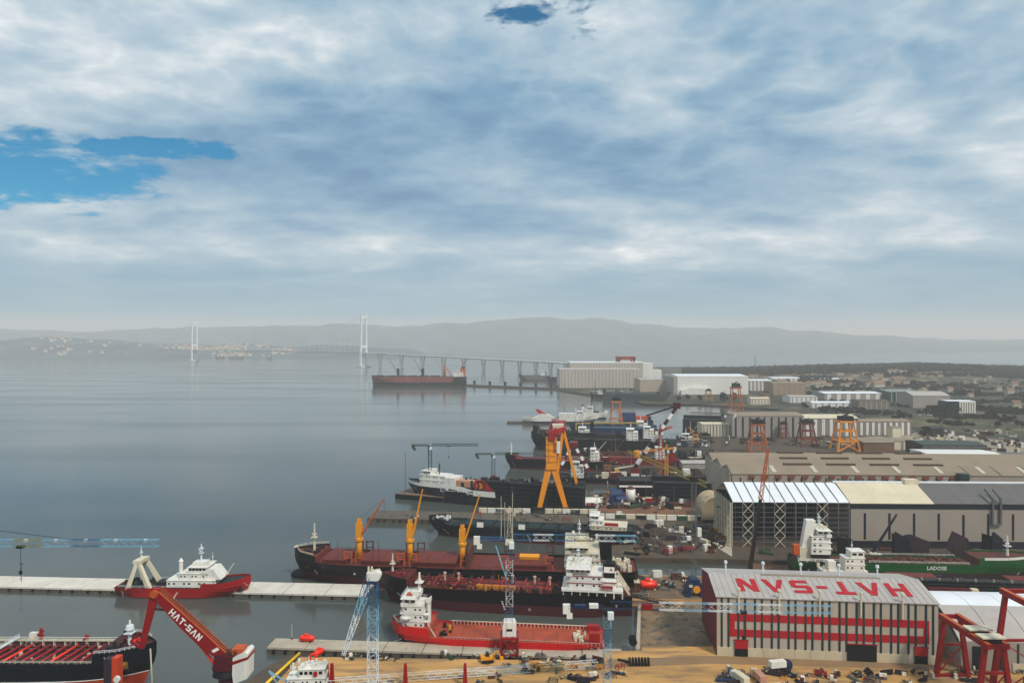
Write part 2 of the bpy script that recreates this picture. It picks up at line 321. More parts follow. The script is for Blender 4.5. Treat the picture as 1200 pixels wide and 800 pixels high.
# patches of ground with a colour of their own
def patch(name, pts, mat, z): polyland(name, [tuple(G(a, b_).xy) for a, b_ in pts], 2.5, z, mat)
patch('stone_yard', [(1010, 512), (1090, 508), (1240, 522), (1240, 548), (1130, 530), (1060, 519)], M('pale_gravel', (170, 160, 142), .9, .3, .05, 0, (110, 108, 92), .54), 3.2)
patch('brown_yard', [(690, 596), (694, 580), (830, 579), (836, 600), (748, 606)], M('brown_earth', (142, 108, 84), .92, .3, .05, 0, (100, 84, 72), .52), 3.06)
patch('quay_paving', [(738, 701), (738, 674), (904, 677), (904, 690), (838, 702)], M('quay_brown', (136, 118, 98), .9, .25, .1, 0, (100, 90, 80), .54), 3.04)
patch('slab_yard', [(838, 640), (836, 612), (856, 610), (858, 652)], concrete, 3.1)
patch('dirt_yard', [(752, 636), (750, 616), (838, 614), (842, 650), (720, 648)], M('dark_dirt', (124, 108, 88), .9, .5, .09, 0, (54, 58, 56), .5, bump=.4, bsc=.3, an=(.5, 1.4)), 3.05)
patch('grass_field', [(1000, 492), (1060, 484), (1200, 486), (1300, 500), (1300, 512), (1160, 508), (1080, 500)], M('field', (92, 92, 62), .95, .35, .012, 0, (128, 112, 84), .52), 3.25)
patch('works_road', [(862, 480.5), (1040, 482), (1250, 492), (1250, 494), (1040, 483.6), (862, 482)], asphalt, 3.35)

# low hills behind the far shore on the right
def grid(name, x0, x1, y0, y1, nx, ny, fn, mat):
    v = []; f = []
    for j in range(ny + 1):
        for i in range(nx + 1):
            x = x0 + (x1 - x0) * i / nx; y = y0 + (y1 - y0) * j / ny; v.append((x, y, fn(x, y)))
    for j in range(ny):
        for i in range(nx): a = j * (nx + 1) + i; f.append((a, a + 1, a + nx + 2, a + nx + 1))
    o = MB().add(v, f).build(name, mat, smooth=True); o['kind'] = 'structure'; return o
def fb(x, y, s, o=4): return noise.fractal(Vector((x / s, y / s, 3.3)), 1.0, 2.0, o)
def sst(x, a, b_): k = max(0, min(1, (x - a) / (b_ - a))); return k * k * (3 - 2 * k)
def ridge_h(x, y):
    D = y; p = 600 + F * x / D
    k = sst(D, 1500, 2500) * sst(p, 760, 960); top = 12 + 14 * math.exp(-((p - 1090) / 90) ** 2) + 5 * math.exp(-((p - 950) / 60) ** 2) + 6 * sst(p, 1150, 1500)
    return 2.6 + k * (top + 6 * fb(x, y, 300)) * (1 - .9 * sst(D, 2700, 3300))
grid('hillside', 250, 4200, 1350, 3350, 110, 70, ridge_h, M('hillside_earth', (80, 80, 58), .95, .35, .008, 0, (140, 118, 86), .52, bump=.4, bsc=.1))
# far shores across the bay
def prof(tab, p):
    if p <= tab[0][0]: return tab[0][1]
    for (a, ya), (b_, yb) in zip(tab[:-1], tab[1:]):
        if p <= b_: return ya + (yb - ya) * sst(p, a, b_)
    return tab[-1][1]
T1 = [(-200, 389), (0, 386), (100, 387), (200, 384), (300, 382), (400, 379), (480, 381), (540, 379), (580, 376), (620, 373), (680, 376), (720, 375), (760, 380), (800, 384), (860, 385), (905, 382), (930, 387), (1000, 393), (1100, 398), (1400, 401)]
T2 = [(-200, 400), (-40, 402), (0, 399), (60, 396), (120, 398), (180, 402), (250, 404), (300, 405), (340, 407), (430, 407), (470, 411), (520, 415), (560, 420)]
def far_h(x, y):
    p = 600 + F * x / y; top = H + (400 - prof(T1, p)) / F * 10200
    return max(-3, -3 + (top + 3 + 30 * fb(x, y, 1000)) * sst(y, 8000, 10200) - 10 + 34 * fb(x, y, 520, 6) * sst(y, 8000, 9400))
def near_h(x, y):
    p = 600 + F * x / y; pr = prof(T2, p); top = H + (400 - pr) / F * 5900
    return -4 + (top + 4 + 26 * fb(x, y, 500, 6)) * sst(y, 5000 + 120 * fb(x, 0, 400), 5900) * (1 if p < 470 else 1 - sst(p, 470, 560)) * (1 - sst(y, 6300, 6900))
hillm = M('hazed_hills', (106, 122, 128), .95, .3, .003, 0, (134, 132, 122), .58)  # dry hill tone, lightened and blued with painted distance haze
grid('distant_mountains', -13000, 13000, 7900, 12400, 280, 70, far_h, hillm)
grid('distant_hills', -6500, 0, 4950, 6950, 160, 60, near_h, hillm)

# ---------------------------------------------------------------- trees
leaf = M('foliage', (44, 60, 40), .8, .5, .3, spec=.2); leaf2 = M('foliage_dark', (36, 56, 42), .8, .5, .3, spec=.2); bark = M('bark', (70, 56, 44), .9, .3, 1.5)
leaf_far = M('wood_foliage', (38, 52, 42), .9, .45, .03, 0, (78, 76, 54), .62, spec=.1)
def crown_mesh(r, h, n, seed, z0):
    q = random.Random(seed); mb = MB(); lobes = [(q.uniform(-.5, .5) * r, q.uniform(-.5, .5) * r, z0 + h * q.uniform(.2, .8), r * q.uniform(.4, .7)) for _ in range(7)]
    for i in range(n):
        lx, ly, lz, lr = q.choice(lobes); d = Vector((q.gauss(0, 1), q.gauss(0, 1), q.gauss(0, 1))).normalized() * lr * q.uniform(.55, 1.05)
        c = Vector((lx, ly, lz)) + d; s = r * q.uniform(.16, .3); a = Vector((q.gauss(0, 1), q.gauss(0, 1), q.gauss(0, 1))).normalized(); e = a.cross(Vector((q.gauss(0, 1), q.gauss(0, 1), 1))).normalized()
        mb.add([c - a * s, c + e * s * .6, c + a * s, c - e * s * .6 + d * .1], [(0, 1, 2, 3)])
    return mb
protos = []
for k in range(5):
    rr_ = 4.5 + k * .5; hh = [9, 7.5, 11, 8, 13][k]
    r_ = root('tree', None, 'tree')
    tb = MB().tube((0, 0, -1), (.2, .1, hh * .45), .35, .22, 7)
    for a in range(4): tb.tube((.15, .08, hh * (.3 + .04 * a)), (math.cos(a * 1.7) * rr_ * .5, math.sin(a * 1.7) * rr_ * .5, hh * .62), .15, .05, 5)
    tb.build('trunk', bark, r_); crown_mesh(rr_ * (.7 if k == 4 else 1), hh * .8, 240, k + 3, hh * .25).build('crown', (leaf, leaf2)[k % 2], r_)
    protos.append([r_, False])
def place_tree(k, p, s, label, group):
    pr = protos[k]
    o = pr[0] if not pr[1] else copy_tree(pr[0]); pr[1] = True
    o.location = p; o.scale = (s, s, s * rnd.uniform(.85, 1.15)); o.rotation_euler = (0, 0, rnd.uniform(0, 6)); tag(o, label, 'tree', group)
tree_sets = [
 ('dark green tree beside the dark shed at the edge of the field', 'trees by the field shed', [(1054, 492), (1060, 491), (1066, 490), (1048, 493), (1081, 512)]),
 ('dark bushy tree among rough ground at the right edge of the yard', 'trees on the rough ground', [(1166, 492), (1172, 494), (1178, 496), (1184, 497), (1192, 500), (1198, 502), (1170, 500), (1188, 492), (1160, 488)]),
 ('roadside tree in front of the glazed office block', 'trees by the office block', [(1086, 484), (1094, 484), (1101, 485), (1108, 485.5), (1122, 485), (1150, 482)]),
 ('tree between the low grey workshops by the inlet', 'trees among the inlet workshops', [(962, 466), (990, 464), (1000, 463), (958, 462), (975, 474), (1056, 466), (1062, 467), (1120, 462), (1128, 463), (1135, 463), (1145, 464)]),
 ('tree standing along the shore road before the white box hall', 'trees before the white box hall', [(772, 468), (782, 468), (796, 469), (806, 468), (820, 470), (832, 469), (848, 471), (860, 470)]),
 ('tree in the scrub beside the ribbed hall end', 'trees beside the ribbed hall', [(762, 452), (768, 453), (775, 454), (756, 455)])]
for lab, gr, pts in tree_sets:
    for a, c in pts:
        D = F * 119 / (c - 400); place_tree(rnd.randrange(5), G(a, c, 3.1), D / 1000 * rnd.uniform(.75, 1.15), lab, gr)
# the wooded ridge and scrub that read as one mass
q = random.Random(11); mb = MB()
ICO = None
_b = bmesh.new(); bmesh.ops.create_icosphere(_b, subdivisions=1, radius=1); ICO = ([v.co.copy() for v in _b.verts], [tuple(v.index for v in f.verts) for f in _b.faces]); _b.free()
def blob(mb, c, r, sq=1):
    mb.add([(c[0] + v.x * r * q.uniform(.7, 1.25), c[1] + v.y * r * q.uniform(.7, 1.25), c[2] + v.z * r * sq * q.uniform(.7, 1.3)) for v in ICO[0]], ICO[1])
for i in range(6500):
    D = 1750 + 1250 * q.random() ** .8; p = q.uniform(800, 1260) if i % 4 else q.uniform(880, 1210); x = xat(p, D)
    if D < 2250 and noise.noise(Vector((x / 160, D / 160, 1))) < .12: continue
    z = ridge_h(x, D); s = q.uniform(4, 8) * (1.1 if D > 2300 else .8); blob(mb, (x, D, z + s * .5), s, 1.0)
mb.build('forest', leaf_far)['kind'] = 'stuff'
bpy.data.objects['forest']['label'] = 'dark wooded ridge along the skyline on the right'
mb = MB()
for i in range(6500):
    D = 1000 + 900 * q.random(); p = q.uniform(940, 1260); x = xat(p, D)
    if noise.noise(Vector((x / 90, D / 90, 5))) < .02: continue
    s = q.uniform(1.5, 4.6); blob(mb, (x, D, ridge_h(x, D) + .6 + s * .4), s, .8)
mb.build('scrub', leaf_far)['kind'] = 'stuff'
bpy.data.objects['scrub']['label'] = 'scrub and hedges scattered over the fields on the right'

# ---------------------------------------------------------------- suspension bridge and viaduct
BT1 = Vector((-707, 3374, 0)); BT2 = Vector((-1995, 4450, 0)); bd = (BT1 - BT2).normalized(); bn = Vector((bd.y, -bd.x, 0))
conc_br = M('bridge_concrete', (214, 212, 208), .8, .1, .02)
tw_white = M('bridge_white', (226, 228, 228), .5, .05, .05)
bz = math.atan2(bd.y, bd.x)
br = root('suspension_bridge', 'long suspension bridge with two white towers crossing the hazy bay', 'bridge', BT1, bz)
SP = (BT1 - BT2).length
def deckz(s): return 70 + (2.5 * math.sin(math.pi * (s + SP) / SP) if s < 0 else -26 * s / 1150)   # s metres past the near tower
for s0 in (0, -SP):
    tw = MB()
    for sy in (-1, 1): tw.bar((s0, sy * 17, 0), (s0, sy * 14, 252), 9, 8, 7)
    tw.box(s0 - 3.5, s0 + 3.5, -15, 15, 232, 244).box(s0 - 3.5, s0 + 3.5, -16, 16, 92, 102).box(s0 - 3.5, s0 + 3.5, -17, 17, 50, 58)
    tw.build('tower', tw_white, br); MB().box(s0 - 20, s0 + 20, -30, 30, -2, 8).build('tower_base', conc_br, br)
dk = MB()
S = [-SP - 500 + i * 40 for i in range(int((SP + 500 + 1230) / 40) + 1)]
for a, c in zip(S[:-1], S[1:]): dk.add([(a, -16, deckz(a)), (c, -16, deckz(c)), (c, 16, deckz(c)), (a, 16, deckz(a)), (a, -12, deckz(a) - 5), (c, -12, deckz(c) - 5), (c, 12, deckz(c) - 5), (a, 12, deckz(a) - 5)], [(0, 1, 2, 3), (7, 6, 5, 4), (0, 4, 5, 1), (2, 6, 7, 3)])
dk.build('deck', conc_br, br)
for sy in (-1, 1):
    cb_ = MB(); pts = []
    for i in range(41):
        k = i / 40; pts.append((-SP * k, sy * 14.5, 80 + (250 - 80) * (2 * k - 1) ** 2))
    pts = [(470, sy * 14.5, 60)] + pts + [(-SP - 500, sy * 14.5, 72)]
    for a, c in zip(pts[:-1], pts[1:]): cb_.bar(a, c, 1.0)
    cb_.build('main_cable', tw_white, br)
    hg = MB()
    for i in range(2, 39): hg.bar((-SP * i / 40, sy * 14.5, deckz(-SP * i / 40)), (-SP * i / 40, sy * 14.5, 80 + 170 * (2 * i / 40 - 1) ** 2), .35)
    hg.build('hanger_cables', tw_white, br)
for s_ in (120, 270, 410, 540, 660, 770, 870, 960, 1040, 1110, 1180):
    p_ = MB(); zt = deckz(s_) - 5
    for sy in (-1, 1): p_.bar((s_, sy * 3, 2), (s_, sy * 11, zt), 5, 5)
    p_.box(s_ - 4, s_ + 4, -8, 8, -2, 5).build('viaduct_pier', conc_br, br)

# far town and shore buildings across the bay
town_w = M('town_walls', (214, 208, 198), .7, .25, .02); town_r = M('town_roofs', (170, 140, 122), .8, .3, .02)
hp = root('house', None, 'house'); MB().box(-9, 9, -7, 7, -6, 14).build('wall', town_w, hp); MB().extr_x([(-8, 14), (8, 14), (0, 19)], -10, 10).build('roof', town_r, hp)
first = True
def town(n, pxr, D0, D1, label, group, hfn, smin=.45, smax=1.1):
    global first
    for i in range(n):
        p = q.gauss((pxr[0] + pxr[1]) / 2, (pxr[1] - pxr[0]) / 4); D = q.uniform(D0, D1); x = xat(p, D); z = hfn(x, D)
        if z < 1: continue
        o = hp if first else copy_tree(hp); first = False
        o.location = (x, D, z); s = q.uniform(smin, smax); o.scale = (s * q.uniform(.8, 2), s, s * q.uniform(.7, 1.5)); o.rotation_euler = (0, 0, q.uniform(-.4, .4)); tag(o, label, 'house', group)
town(110, (185, 300), 5450, 5900, 'pale town house on the hazy far slope behind the bridge', 'far town behind the bridge', near_h)
town(16, (310, 350), 5350, 5800, 'white building at the far shore midway between the bridge towers', 'far shore buildings between the towers', near_h, .6, 1.3)
town(36, (30, 140), 5250, 5800, 'pale house on the far wooded shore at the left edge', 'far shore houses on the left', near_h)
town(40, (250, 300), 5180, 5350, 'low white shed along the far waterfront', 'far waterfront sheds', near_h, .4, .9)
# ---------------------------------------------------------------- haze
hz = bpy.data.materials.new('haze_air'); hz.use_nodes = True; t = hz.node_tree; t.nodes.clear()
pv = t.nodes.new('ShaderNodeVolumePrincipled'); pv.inputs['Color'].default_value = (1, .975, .945, 1); pv.inputs['Density'].default_value = 1.15e-4; pv.inputs['Anisotropy'].default_value = 0
mo = t.nodes.new('ShaderNodeOutputMaterial'); t.links.new(pv.outputs[0], mo.inputs['Volume'])
o = MB().box(-13500, 13500, -600, 12800, -8, 480).build('haze', hz); o['kind'] = 'stuff'; o['label'] = 'pale haze hanging over the bay'
# ================================================================ builders: ships
def sst01(k): k = max(0, min(1, k)); return k * k * (3 - 2 * k)
def ship(name, label, bow, stern, B, dk, mh, mb_, md, bootz=2.5, fc=2.5, fcl=.1, poop=0, pl=.12, sheer=1.0, rake=None, bulb=False, group=None, z0=0, bul=.9, cat='ship', full=2.4, flat_bow=0.0):
    """bow, stern: near-side points on the water (x, y); the axis lies half a beam behind them. Local +x points to the bow."""
    bow, stern = Vector((bow[0], bow[1], 0)), Vector((stern[0], stern[1], 0)); d = bow - stern; L = d.length; d.normalize()
    n = Vector((-d.y, d.x, 0)); n = n if n.y > 0 else -n
    c = (bow + stern) / 2 + n * B / 2
    r = root(name, label, cat, (c.x, c.y, z0), math.atan2(d.y, d.x), group); rake = L * .05 if rake is None else rake
    tf, tp = 1 - fcl, pl
    ts = [0, .02, .05, .1, .16, .25, .35, .45, .55, .63, .7, .76, .81, .85, .89, .92, .945, .965, .98, .992, 1]
    ts = sorted(set([x for x in ts if abs(x - tf) > .004 and abs(x - tp) > .004] + [tf - .002, tf] + ([tp, tp + .002] if poop else [])))
    def top(t_):
        z = dk + sheer * max(0, (t_ - .7) / .3) ** 2
        if t_ >= tf: z += fc
        if poop and t_ <= tp: z += poop
        return z
    def hb(t_, f):   # half breadth
        bd_ = 1 - max(0, (t_ - .80) / .20) ** (full + .3); bw_ = 1 - max(0, (t_ - .66) / .34) ** 1.9
        sd_ = .82 + .18 * sst01(t_ / .12); sw_ = .45 + .55 * sst01(t_ / .22)
        return max(B / 2 * (f * bd_ + (1 - f) * bw_) * (f * sd_ + (1 - f) * sw_), flat_bow * B if t_ > .9 else .06)
    def pt(t_, z, sy):
        f = sst01(max(0, z) / max(dk, 1)); x = -L / 2 + t_ * (L - rake * (1 - f)) + (1 - t_) * 0
        return (x, sy * hb(t_, f), z)
    def skin(zs):
        m_ = MB(); k = len(zs(0))
        for sy in (-1, 1):
            v = [pt(t_, z, sy) for t_ in ts for z in zs(t_)]
            m_.add(v, [(i * k + j, (i + 1) * k + j, (i + 1) * k + j + 1, i * k + j + 1) for i in range(len(ts) - 1) for j in range(k - 1)])
        for j in range(k - 1):
            for t_ in (0, 1): zz = zs(t_); m_.add([pt(t_, zz[j], -1), pt(t_, zz[j], 1), pt(t_, zz[j + 1], 1), pt(t_, zz[j + 1], -1)], [(0, 1, 2, 3)])
        return m_
    skin(lambda t_: [-1.5, 0, bootz]).build('boot_topping', mb_, r, True)
    h = skin(lambda t_: [bootz + (top(t_) - bootz) * k for k in (0, .3, .6, .85, 1)]).build('hull', mh, r)
    m_ = MB()
    for a, c_ in zip(ts[:-1], ts[1:]):
        za, zc_ = top(a) - bul, top(c_) - bul; p = [pt(a, za, -1), pt(c_, zc_, -1), pt(c_, zc_, 1), pt(a, za, 1)]
        m_.add([(p_[0], p_[1] * .985, p_[2]) for p_ in p], [(0, 1, 2, 3)])
    m_.build('deck', md, r)
    if bulb:
        bm_ = MB(); n_ = 10
        for i in range(6):
            k = i / 5; x = L / 2 - rake - 2 + k * (rake + 4); rr = B * .11 * math.sqrt(max(0.02, 1 - k ** 2.5)); bm_.v += [(x, rr * math.cos(6.2832 * j / n_), bootz * .25 + rr * 1.2 * math.sin(6.2832 * j / n_)) for j in range(n_)]
        bm_.f += [(i * n_ + j, i * n_ + (j + 1) % n_, (i + 1) * n_ + (j + 1) % n_, (i + 1) * n_ + j) for i in range(5) for j in range(n_)] + [tuple(range(5 * n_, 6 * n_))]
        bm_.build('bulbous_bow', mh, r, True)
    if L > 60:
        for sy in (-1, 1):
            m_ = MB()
            for a, c_ in zip(ts[2:-4], ts[3:-3]):
                za, zc_ = bootz + (dk - bootz) * .72, bootz + (dk - bootz) * .72; p, p2 = Vector(pt(a, za, sy)), Vector(pt(c_, zc_, sy)); m_.bar(p, p2, .22, .22)
            m_.build('rubbing_strake', mh, r)
            dm = MB()
            for t_ in (.06, .5, .93):
                for k in range(6): p = pt(t_, bootz * .5 + k * (dk - bootz) * .12, sy); dm.box(p[0] - .35, p[0] + .35, p[1] - .05 + sy * .05, p[1] + .05 + sy * .05, p[2] - .14, p[2] + .14)
            dm.build('draught_marks', MATS.get('sign_white'), r)
            p = pt(.945, dk * .8, sy); MB().box(p[0] - .5, p[0] + .5, p[1] - .3, p[1] + .3, p[2] - 1.2, p[2] + .8).bar((p[0] - 1.3, p[1] + sy * .2, p[2] - 1.1), (p[0] + 1.3, p[1] + sy * .2, p[2] - 1.1), .45).build('anchor', MATS['dark_steel'], r)
            rs = MB().box(p[0] - .25, p[0] + .25, p[1] - .02, p[1] + .02, p[2] - 3.2, p[2] - 1.3)
    return r, L, top, pt, ts
def rails(r, L, top, pt, mat, t0, t1, n=14, bul=.9, h=1.1, step=2.5, rr=.1):
    for sy in (-1, 1):
        ps = []
        for i in range(n + 1):
            a = t0 + (t1 - t0) * i / n; p = pt(a, top(a) - bul, sy); ps.append((p[0], p[1] * .97, top(a) - .05))
        MB().rail(ps, h, step, rr).build('railing', mat, r)
def house(r, x0, x1, hw, z0, tiers, th, mat, fwd=1, win=2.2, wing=0, trim=None, shrink=.5, wheel=True, gw=glass, rail=False):
    """accommodation block: stacked tiers with deck edges and windows, the wheelhouse on top looking towards fwd"""
    z = z0
    for k in range(tiers):
        last = wheel and k == tiers - 1; a, c = x0 + shrink * k * .5 * (1 if fwd > 0 else .3), x1 - shrink * k * .5 * (.3 if fwd > 0 else 1); w_ = hw - shrink * k * .4
        if last: a, c, w_ = (a + (c - a) * .3, c, w_ * .95) if fwd > 0 else (a, c - (c - a) * .3, w_ * .95)
        ch = min(1.2, w_ * .2)
        poly = [(a, -w_), (c - ch, -w_), (c, -w_ + ch), (c, w_ - ch), (c - ch, w_), (a, w_)] if fwd > 0 else [(a + ch, -w_), (c, -w_), (c, w_), (a + ch, w_), (a, w_ - ch), (a, -w_ + ch)]
        o = MB().extr_z(poly, z, z + th).build('wheelhouse' if last else 'accommodation_tier', mat, r)
        ov = .22; MB().box(a - ov - (0 if fwd > 0 else wing * .2), c + ov, -w_ - ov - (wing if last else 0), w_ + ov + (wing if last else 0), z + th, z + th + .22).build('deck_edge', mat, r)
        if trim and trim is not mat: MB().box(a - ov - .1, c + ov + .1, -w_ - ov - .1, w_ + ov + .1, z + th - .25, z + th - .02).build('edge_band', trim, r)
        if last and wing:
            for sy in (-1, 1): MB().box((c - 2.6) if fwd > 0 else a, c if fwd > 0 else a + 2.6, sy * w_ - (0 if sy > 0 else wing), sy * w_ + (wing if sy > 0 else 0), z - .2, z + 1.1).build('bridge_wing', mat, r)
        if rail: MB().rail([(a - ov, -w_ - ov, z + th + .22), (c + ov, -w_ - ov, z + th + .22), (c + ov, w_ + ov, z + th + .22), (a - ov, w_ + ov, z + th + .22), (a - ov, -w_ - ov, z + th + .22)], 1.0, 1.6, .07).build('deck_railing', cwhite, r)
        if win:
            wh, zz = (th * .36, z + th * .62) if last else (th * .26, z + th * .58); xx = c if fwd > 0 else a
            m_ = max(2, int(2 * (w_ - ch) / (win * (.7 if last else 1)))); 
            for i in range(m_):
                y = -w_ + ch + (i + .5) * 2 * (w_ - ch) / m_; ubox('window', gw, r, (xx, y, zz), (.12, 2 * (w_ - ch) / m_ * (.78 if last else .42), wh))
            m_ = max(2, int((c - a - ch) / win)); s0 = a if fwd > 0 else a + ch
            for sy in (-1, 1):
                for i in range(m_):
                    if not last and i % 3 == 2: continue
                    ubox('window', gw, r, (s0 + (i + .5) * (c - a - ch) / m_, sy * w_, zz), ((c - a - ch) / m_ * (.7 if last else .38), .12, wh))
        z += th + .22
    return z
def mast(r, x, y, z, h, mat, rr=.35, arms=2, name='mast'):
    m_ = MB().tube((x, y, z), (x, y, z + h), rr, rr * .5, 8)
    for k in range(arms): zz = z + h * (.55 + .25 * k); m_.bar((x, y - h * .14, zz), (x, y + h * .14, zz), rr * .7).box(x - rr * 2, x + rr * 2, y - rr * 2, y + rr * 2, zz - h * .08, zz - h * .05)
    m_.bar((x - h * .1, y, z + h * .62), (x + h * .1, y, z + h * .62), rr * .6)
    return m_.build(name, mat, r)
def funnel(r, x0, x1, hw, z0, h, mat, topm=None):
    f = MB().extr_z([(x0 + .6, -hw), (x1 - .6, -hw), (x1, -hw + .6), (x1, hw - .6), (x1 - .6, hw), (x0 + .6, hw), (x0, hw - .6), (x0, -hw + .6)], z0, z0 + h).build('funnel', mat, r)
    MB().box(x0 - .1, x1 + .1, -hw - .1, hw + .1, z0 + h * .84, z0 + h + .12).build('funnel_top', topm or dark, f)
    m_ = MB()
    for k in range(3): m_.tube((x0 + (x1 - x0) * (.3 + .2 * k), (k - 1) * hw * .4, z0 + h), (x0 + (x1 - x0) * (.3 + .2 * k), (k - 1) * hw * .4, z0 + h + 1.4), .3)
    m_.build('exhaust_pipes', dark, f); return f
def hatch(r, x0, x1, hw, z, mat, h=1.8):
    MB().box(x0, x1, -hw, hw, z - .2, z + h * .55).build('hatch_coaming', dk_red if mat is deck_red else mat, r)
    n_ = max(2, int((x1 - x0) / 7)); w_ = (x1 - x0) / n_
    for i in range(n_): MB().extr_x([(-hw - .3, h * .55 + z), (hw + .3, h * .55 + z), (hw + .3, z + h * .8), (0, z + h), (-hw - .3, z + h * .8)], x0 + i * w_ + .08, x0 + (i + 1) * w_ - .08).build('hatch_cover', mat, r)
def deck_crane(r, x, y, z, h, jib, mat, jmat, ang_el, ang_az, rr=1.5, twin=True):
    MB().tube((x, y, z), (x, y, z + h * .62), rr, rr * .9, 14).build('crane_pedestal', mat, r, True)
    MB().tube((x, y, z + h * .5), (x, y, z + h * .56), rr * 1.45, rr * 1.45, 14).build('crane_platform', mat, r)
    m_ = MB().box(x - rr, x + rr, y - rr * .9, y + rr * .9, z + h * .6, z + h * .95)
    for sy in (-1, 1): m_.box(x - rr * .6, x + rr * .6, y + sy * rr * .55 - .3, y + sy * rr * .55 + .3, z + h * .95, z + h * 1.06)
    m_.build('crane_house', mat, r)
    d = Vector((math.cos(ang_el) * math.cos(ang_az), math.cos(ang_el) * math.sin(ang_az), math.sin(ang_el))); s = Vector((-math.sin(ang_az), math.cos(ang_az), 0))
    p = Vector((x, y, z + h * .66)) + Vector((math.cos(ang_az), math.sin(ang_az), 0)) * rr; j = MB()
    for k in (-1, 1): j.bar(p + s * k * rr * .75, p + d * jib + s * k * .35, .55, .75, .35)
    for k in range(1, 7): j.bar(p + d * jib * k / 7 - s * rr * .75 * (1 - k / 9), p + d * jib * k / 7 + s * rr * .75 * (1 - k / 9), .25)
    j.build('crane_jib', jmat, r)
    MB().bar(Vector((x, y, z + h * 1.05)), p + d * jib, .12).bar(p + d * jib, p + d * jib - Vector((0, 0, jib * .35)), .1).build('crane_wires', dark, r)
def clutter(mb, x0, x1, y0, y1, z, n, smin, smax, hmax, seed):
    q_ = random.Random(seed)
    for _ in range(n):
        x, y = q_.uniform(x0, x1), q_.uniform(y0, y1); a, c, h_ = q_.uniform(smin, smax), q_.uniform(smin, smax), q_.uniform(.3, hmax)
        if q_.random() < .3: mb.tube((x, y, z), (x, y, z + h_ * 1.2), a * .3, n=7)
        else: mb.box(x - a / 2, x + a / 2, y - c / 2, y + c / 2, z - .1, z + h_)
    return mb
def near(px_, py_): v = G(px_, py_, 0); return (v.x, v.y)

# ---------------------------------------------------------------- red trawler at the pale pier
r, L, top, pt, ts = ship('trawler', 'red hulled trawler with white wheelhouse and stern gantry moored at the pale pier', near(288, 702), near(132, 701), 13, 5.0, red, M('trawler_boot', (120, 60, 56), .6, .2, .2), deck_gn, bootz=.7, fc=2.2, fcl=.34, sheer=2.6, rake=5, full=2.0)
m_ = MB()
for sy in (-1, 1):
    for a, c in (((-L * .40, sy * 5.2, 4), (-L * .345, sy * 3.2, 16.5)), ((-L * .235, sy * 5.2, 4), (-L * .335, sy * 3.2, 16.5))): m_.bar(a, c, 2.0, 2.0, 1.5)
m_.box(-L * .37, -L * .31, -4.2, 4.2, 15.6, 17.2).build('stern_gantry', cream, r); mast(r, -L * .34, 0, 17, 6, cwhite, .35, 1, 'gantry_mast')
m_ = clutter(MB(), -L * .46, -L * .2, -4, 4, 4.1, 26, .8, 2.2, 2.6, 5); m_.build('trawl_gear', deck_gn, r)
ubox('net_bin', lifeorange, r, (-L * .26, -2.5, 5), (2, 1.6, 1.6)); ubox('winch_house', dark, r, (-L * .17, 0, 5.3), (4, 6, 2.6))
house(r, -L * .10, L * .26, 5.9, 5.2, 1, 3.2, white, wheel=False, win=2.4)
MB().extr_y([(L * .16, 8.6), (L * .30, 8.6), (L * .24, 13.5), (L * .14, 13.5)], -4.6, 4.6).build('bridge_front', white, r)
z = house(r, -L * .01, L * .2, 5.0, 8.6, 2, 2.8, white, fwd=1, win=1.6, wing=.8)
ubox('radar_deck', white, r, (L * .12, 0, z + .8), (6, 5, 1.4)); mast(r, L * .12, 0, z + 1.2, 8.5, cwhite, .5, 2); mast(r, L * .19, 2.5, z, 5, cwhite, .15, 1, 'aerial'); mast(r, L * .2, -2.5, z, 4, cwhite, .15, 1, 'aerial')
MB().tube((L * .115, 0, z + 6), (L * .115, 0, z + 7.4), 1, .7, 10).build('radar_dome', white, r, True)
MB().bar((L * .30, 0, 8.6), (L * .37, 0, 15), .5).build('foredeck_crane', cream, r)
MB().tube((-L * .02, -2, 8.6), (-L * .02, -2, 16.5), 1.0, .9).tube((-L * .02, -2, 16.5), (-L * .02, -2, 18), 1.2, .3).build('funnel_stack', white, r)
rails(r, L, top, pt, cwhite, .03, .6, 10, rr=.09)

# ---------------------------------------------------------------- dark blue product tanker cut by the left edge
r, L, top, pt, ts = ship('product_tanker', 'dark blue tanker with red pipe deck cut off by the left edge', (-125.5, 240), (-252, 241), 20, 12.5, navy, boot_orange, M('tanker_deck', (92, 24, 38), .7, .3, .3, 0, (60, 30, 36), .56), bootz=6.2, fc=3.4, fcl=.135, sheer=.5, rake=5, full=2.6, cat='ship')
MB().add([pt(a, 6.2, -1) for a in ()] or [(0, 0, -5)], []).build('waterline_seed', white, r); bpy.data.objects.remove(bpy.data.objects['waterline_seed'])
m_ = MB()
for sy in (-1, 1):
    for a, c in zip(ts[:-1], ts[1:]):
        p0, p1 = pt(a, 6.2, sy), pt(c, 6.2, sy); m_.add([(p0[0], p0[1] + sy * .06, 6.05), (p1[0], p1[1] + sy * .06, 6.05), (p1[0], p1[1] + sy * .06, 6.5), (p0[0], p0[1] + sy * .06, 6.5)], [(0, 1, 2, 3)])
m_.build('white_line', signwhite, r)
zd_ = 11.6
for i in range(15):
    x = L / 2 - 22 - i * 3.3; MB().tube((x, -8.4, zd_ + 1.3), (x + 1.4, 4.2, zd_ + 1.5), .42, n=8).build('cargo_pipe', (lifeorange if i % 5 == 3 else red), r, True)
for y in (-6, 2.2, 4.6): MB().tube((-L / 2 + 8, y, zd_ + .7), (L / 2 - 20, y, zd_ + .7), .35, n=8).build('deck_pipe', dk_red, r, True)
m_ = MB().box(-L / 2 + 8, L / 2 - 18, 5.6, 7.0, zd_ + 2.2, zd_ + 2.5)
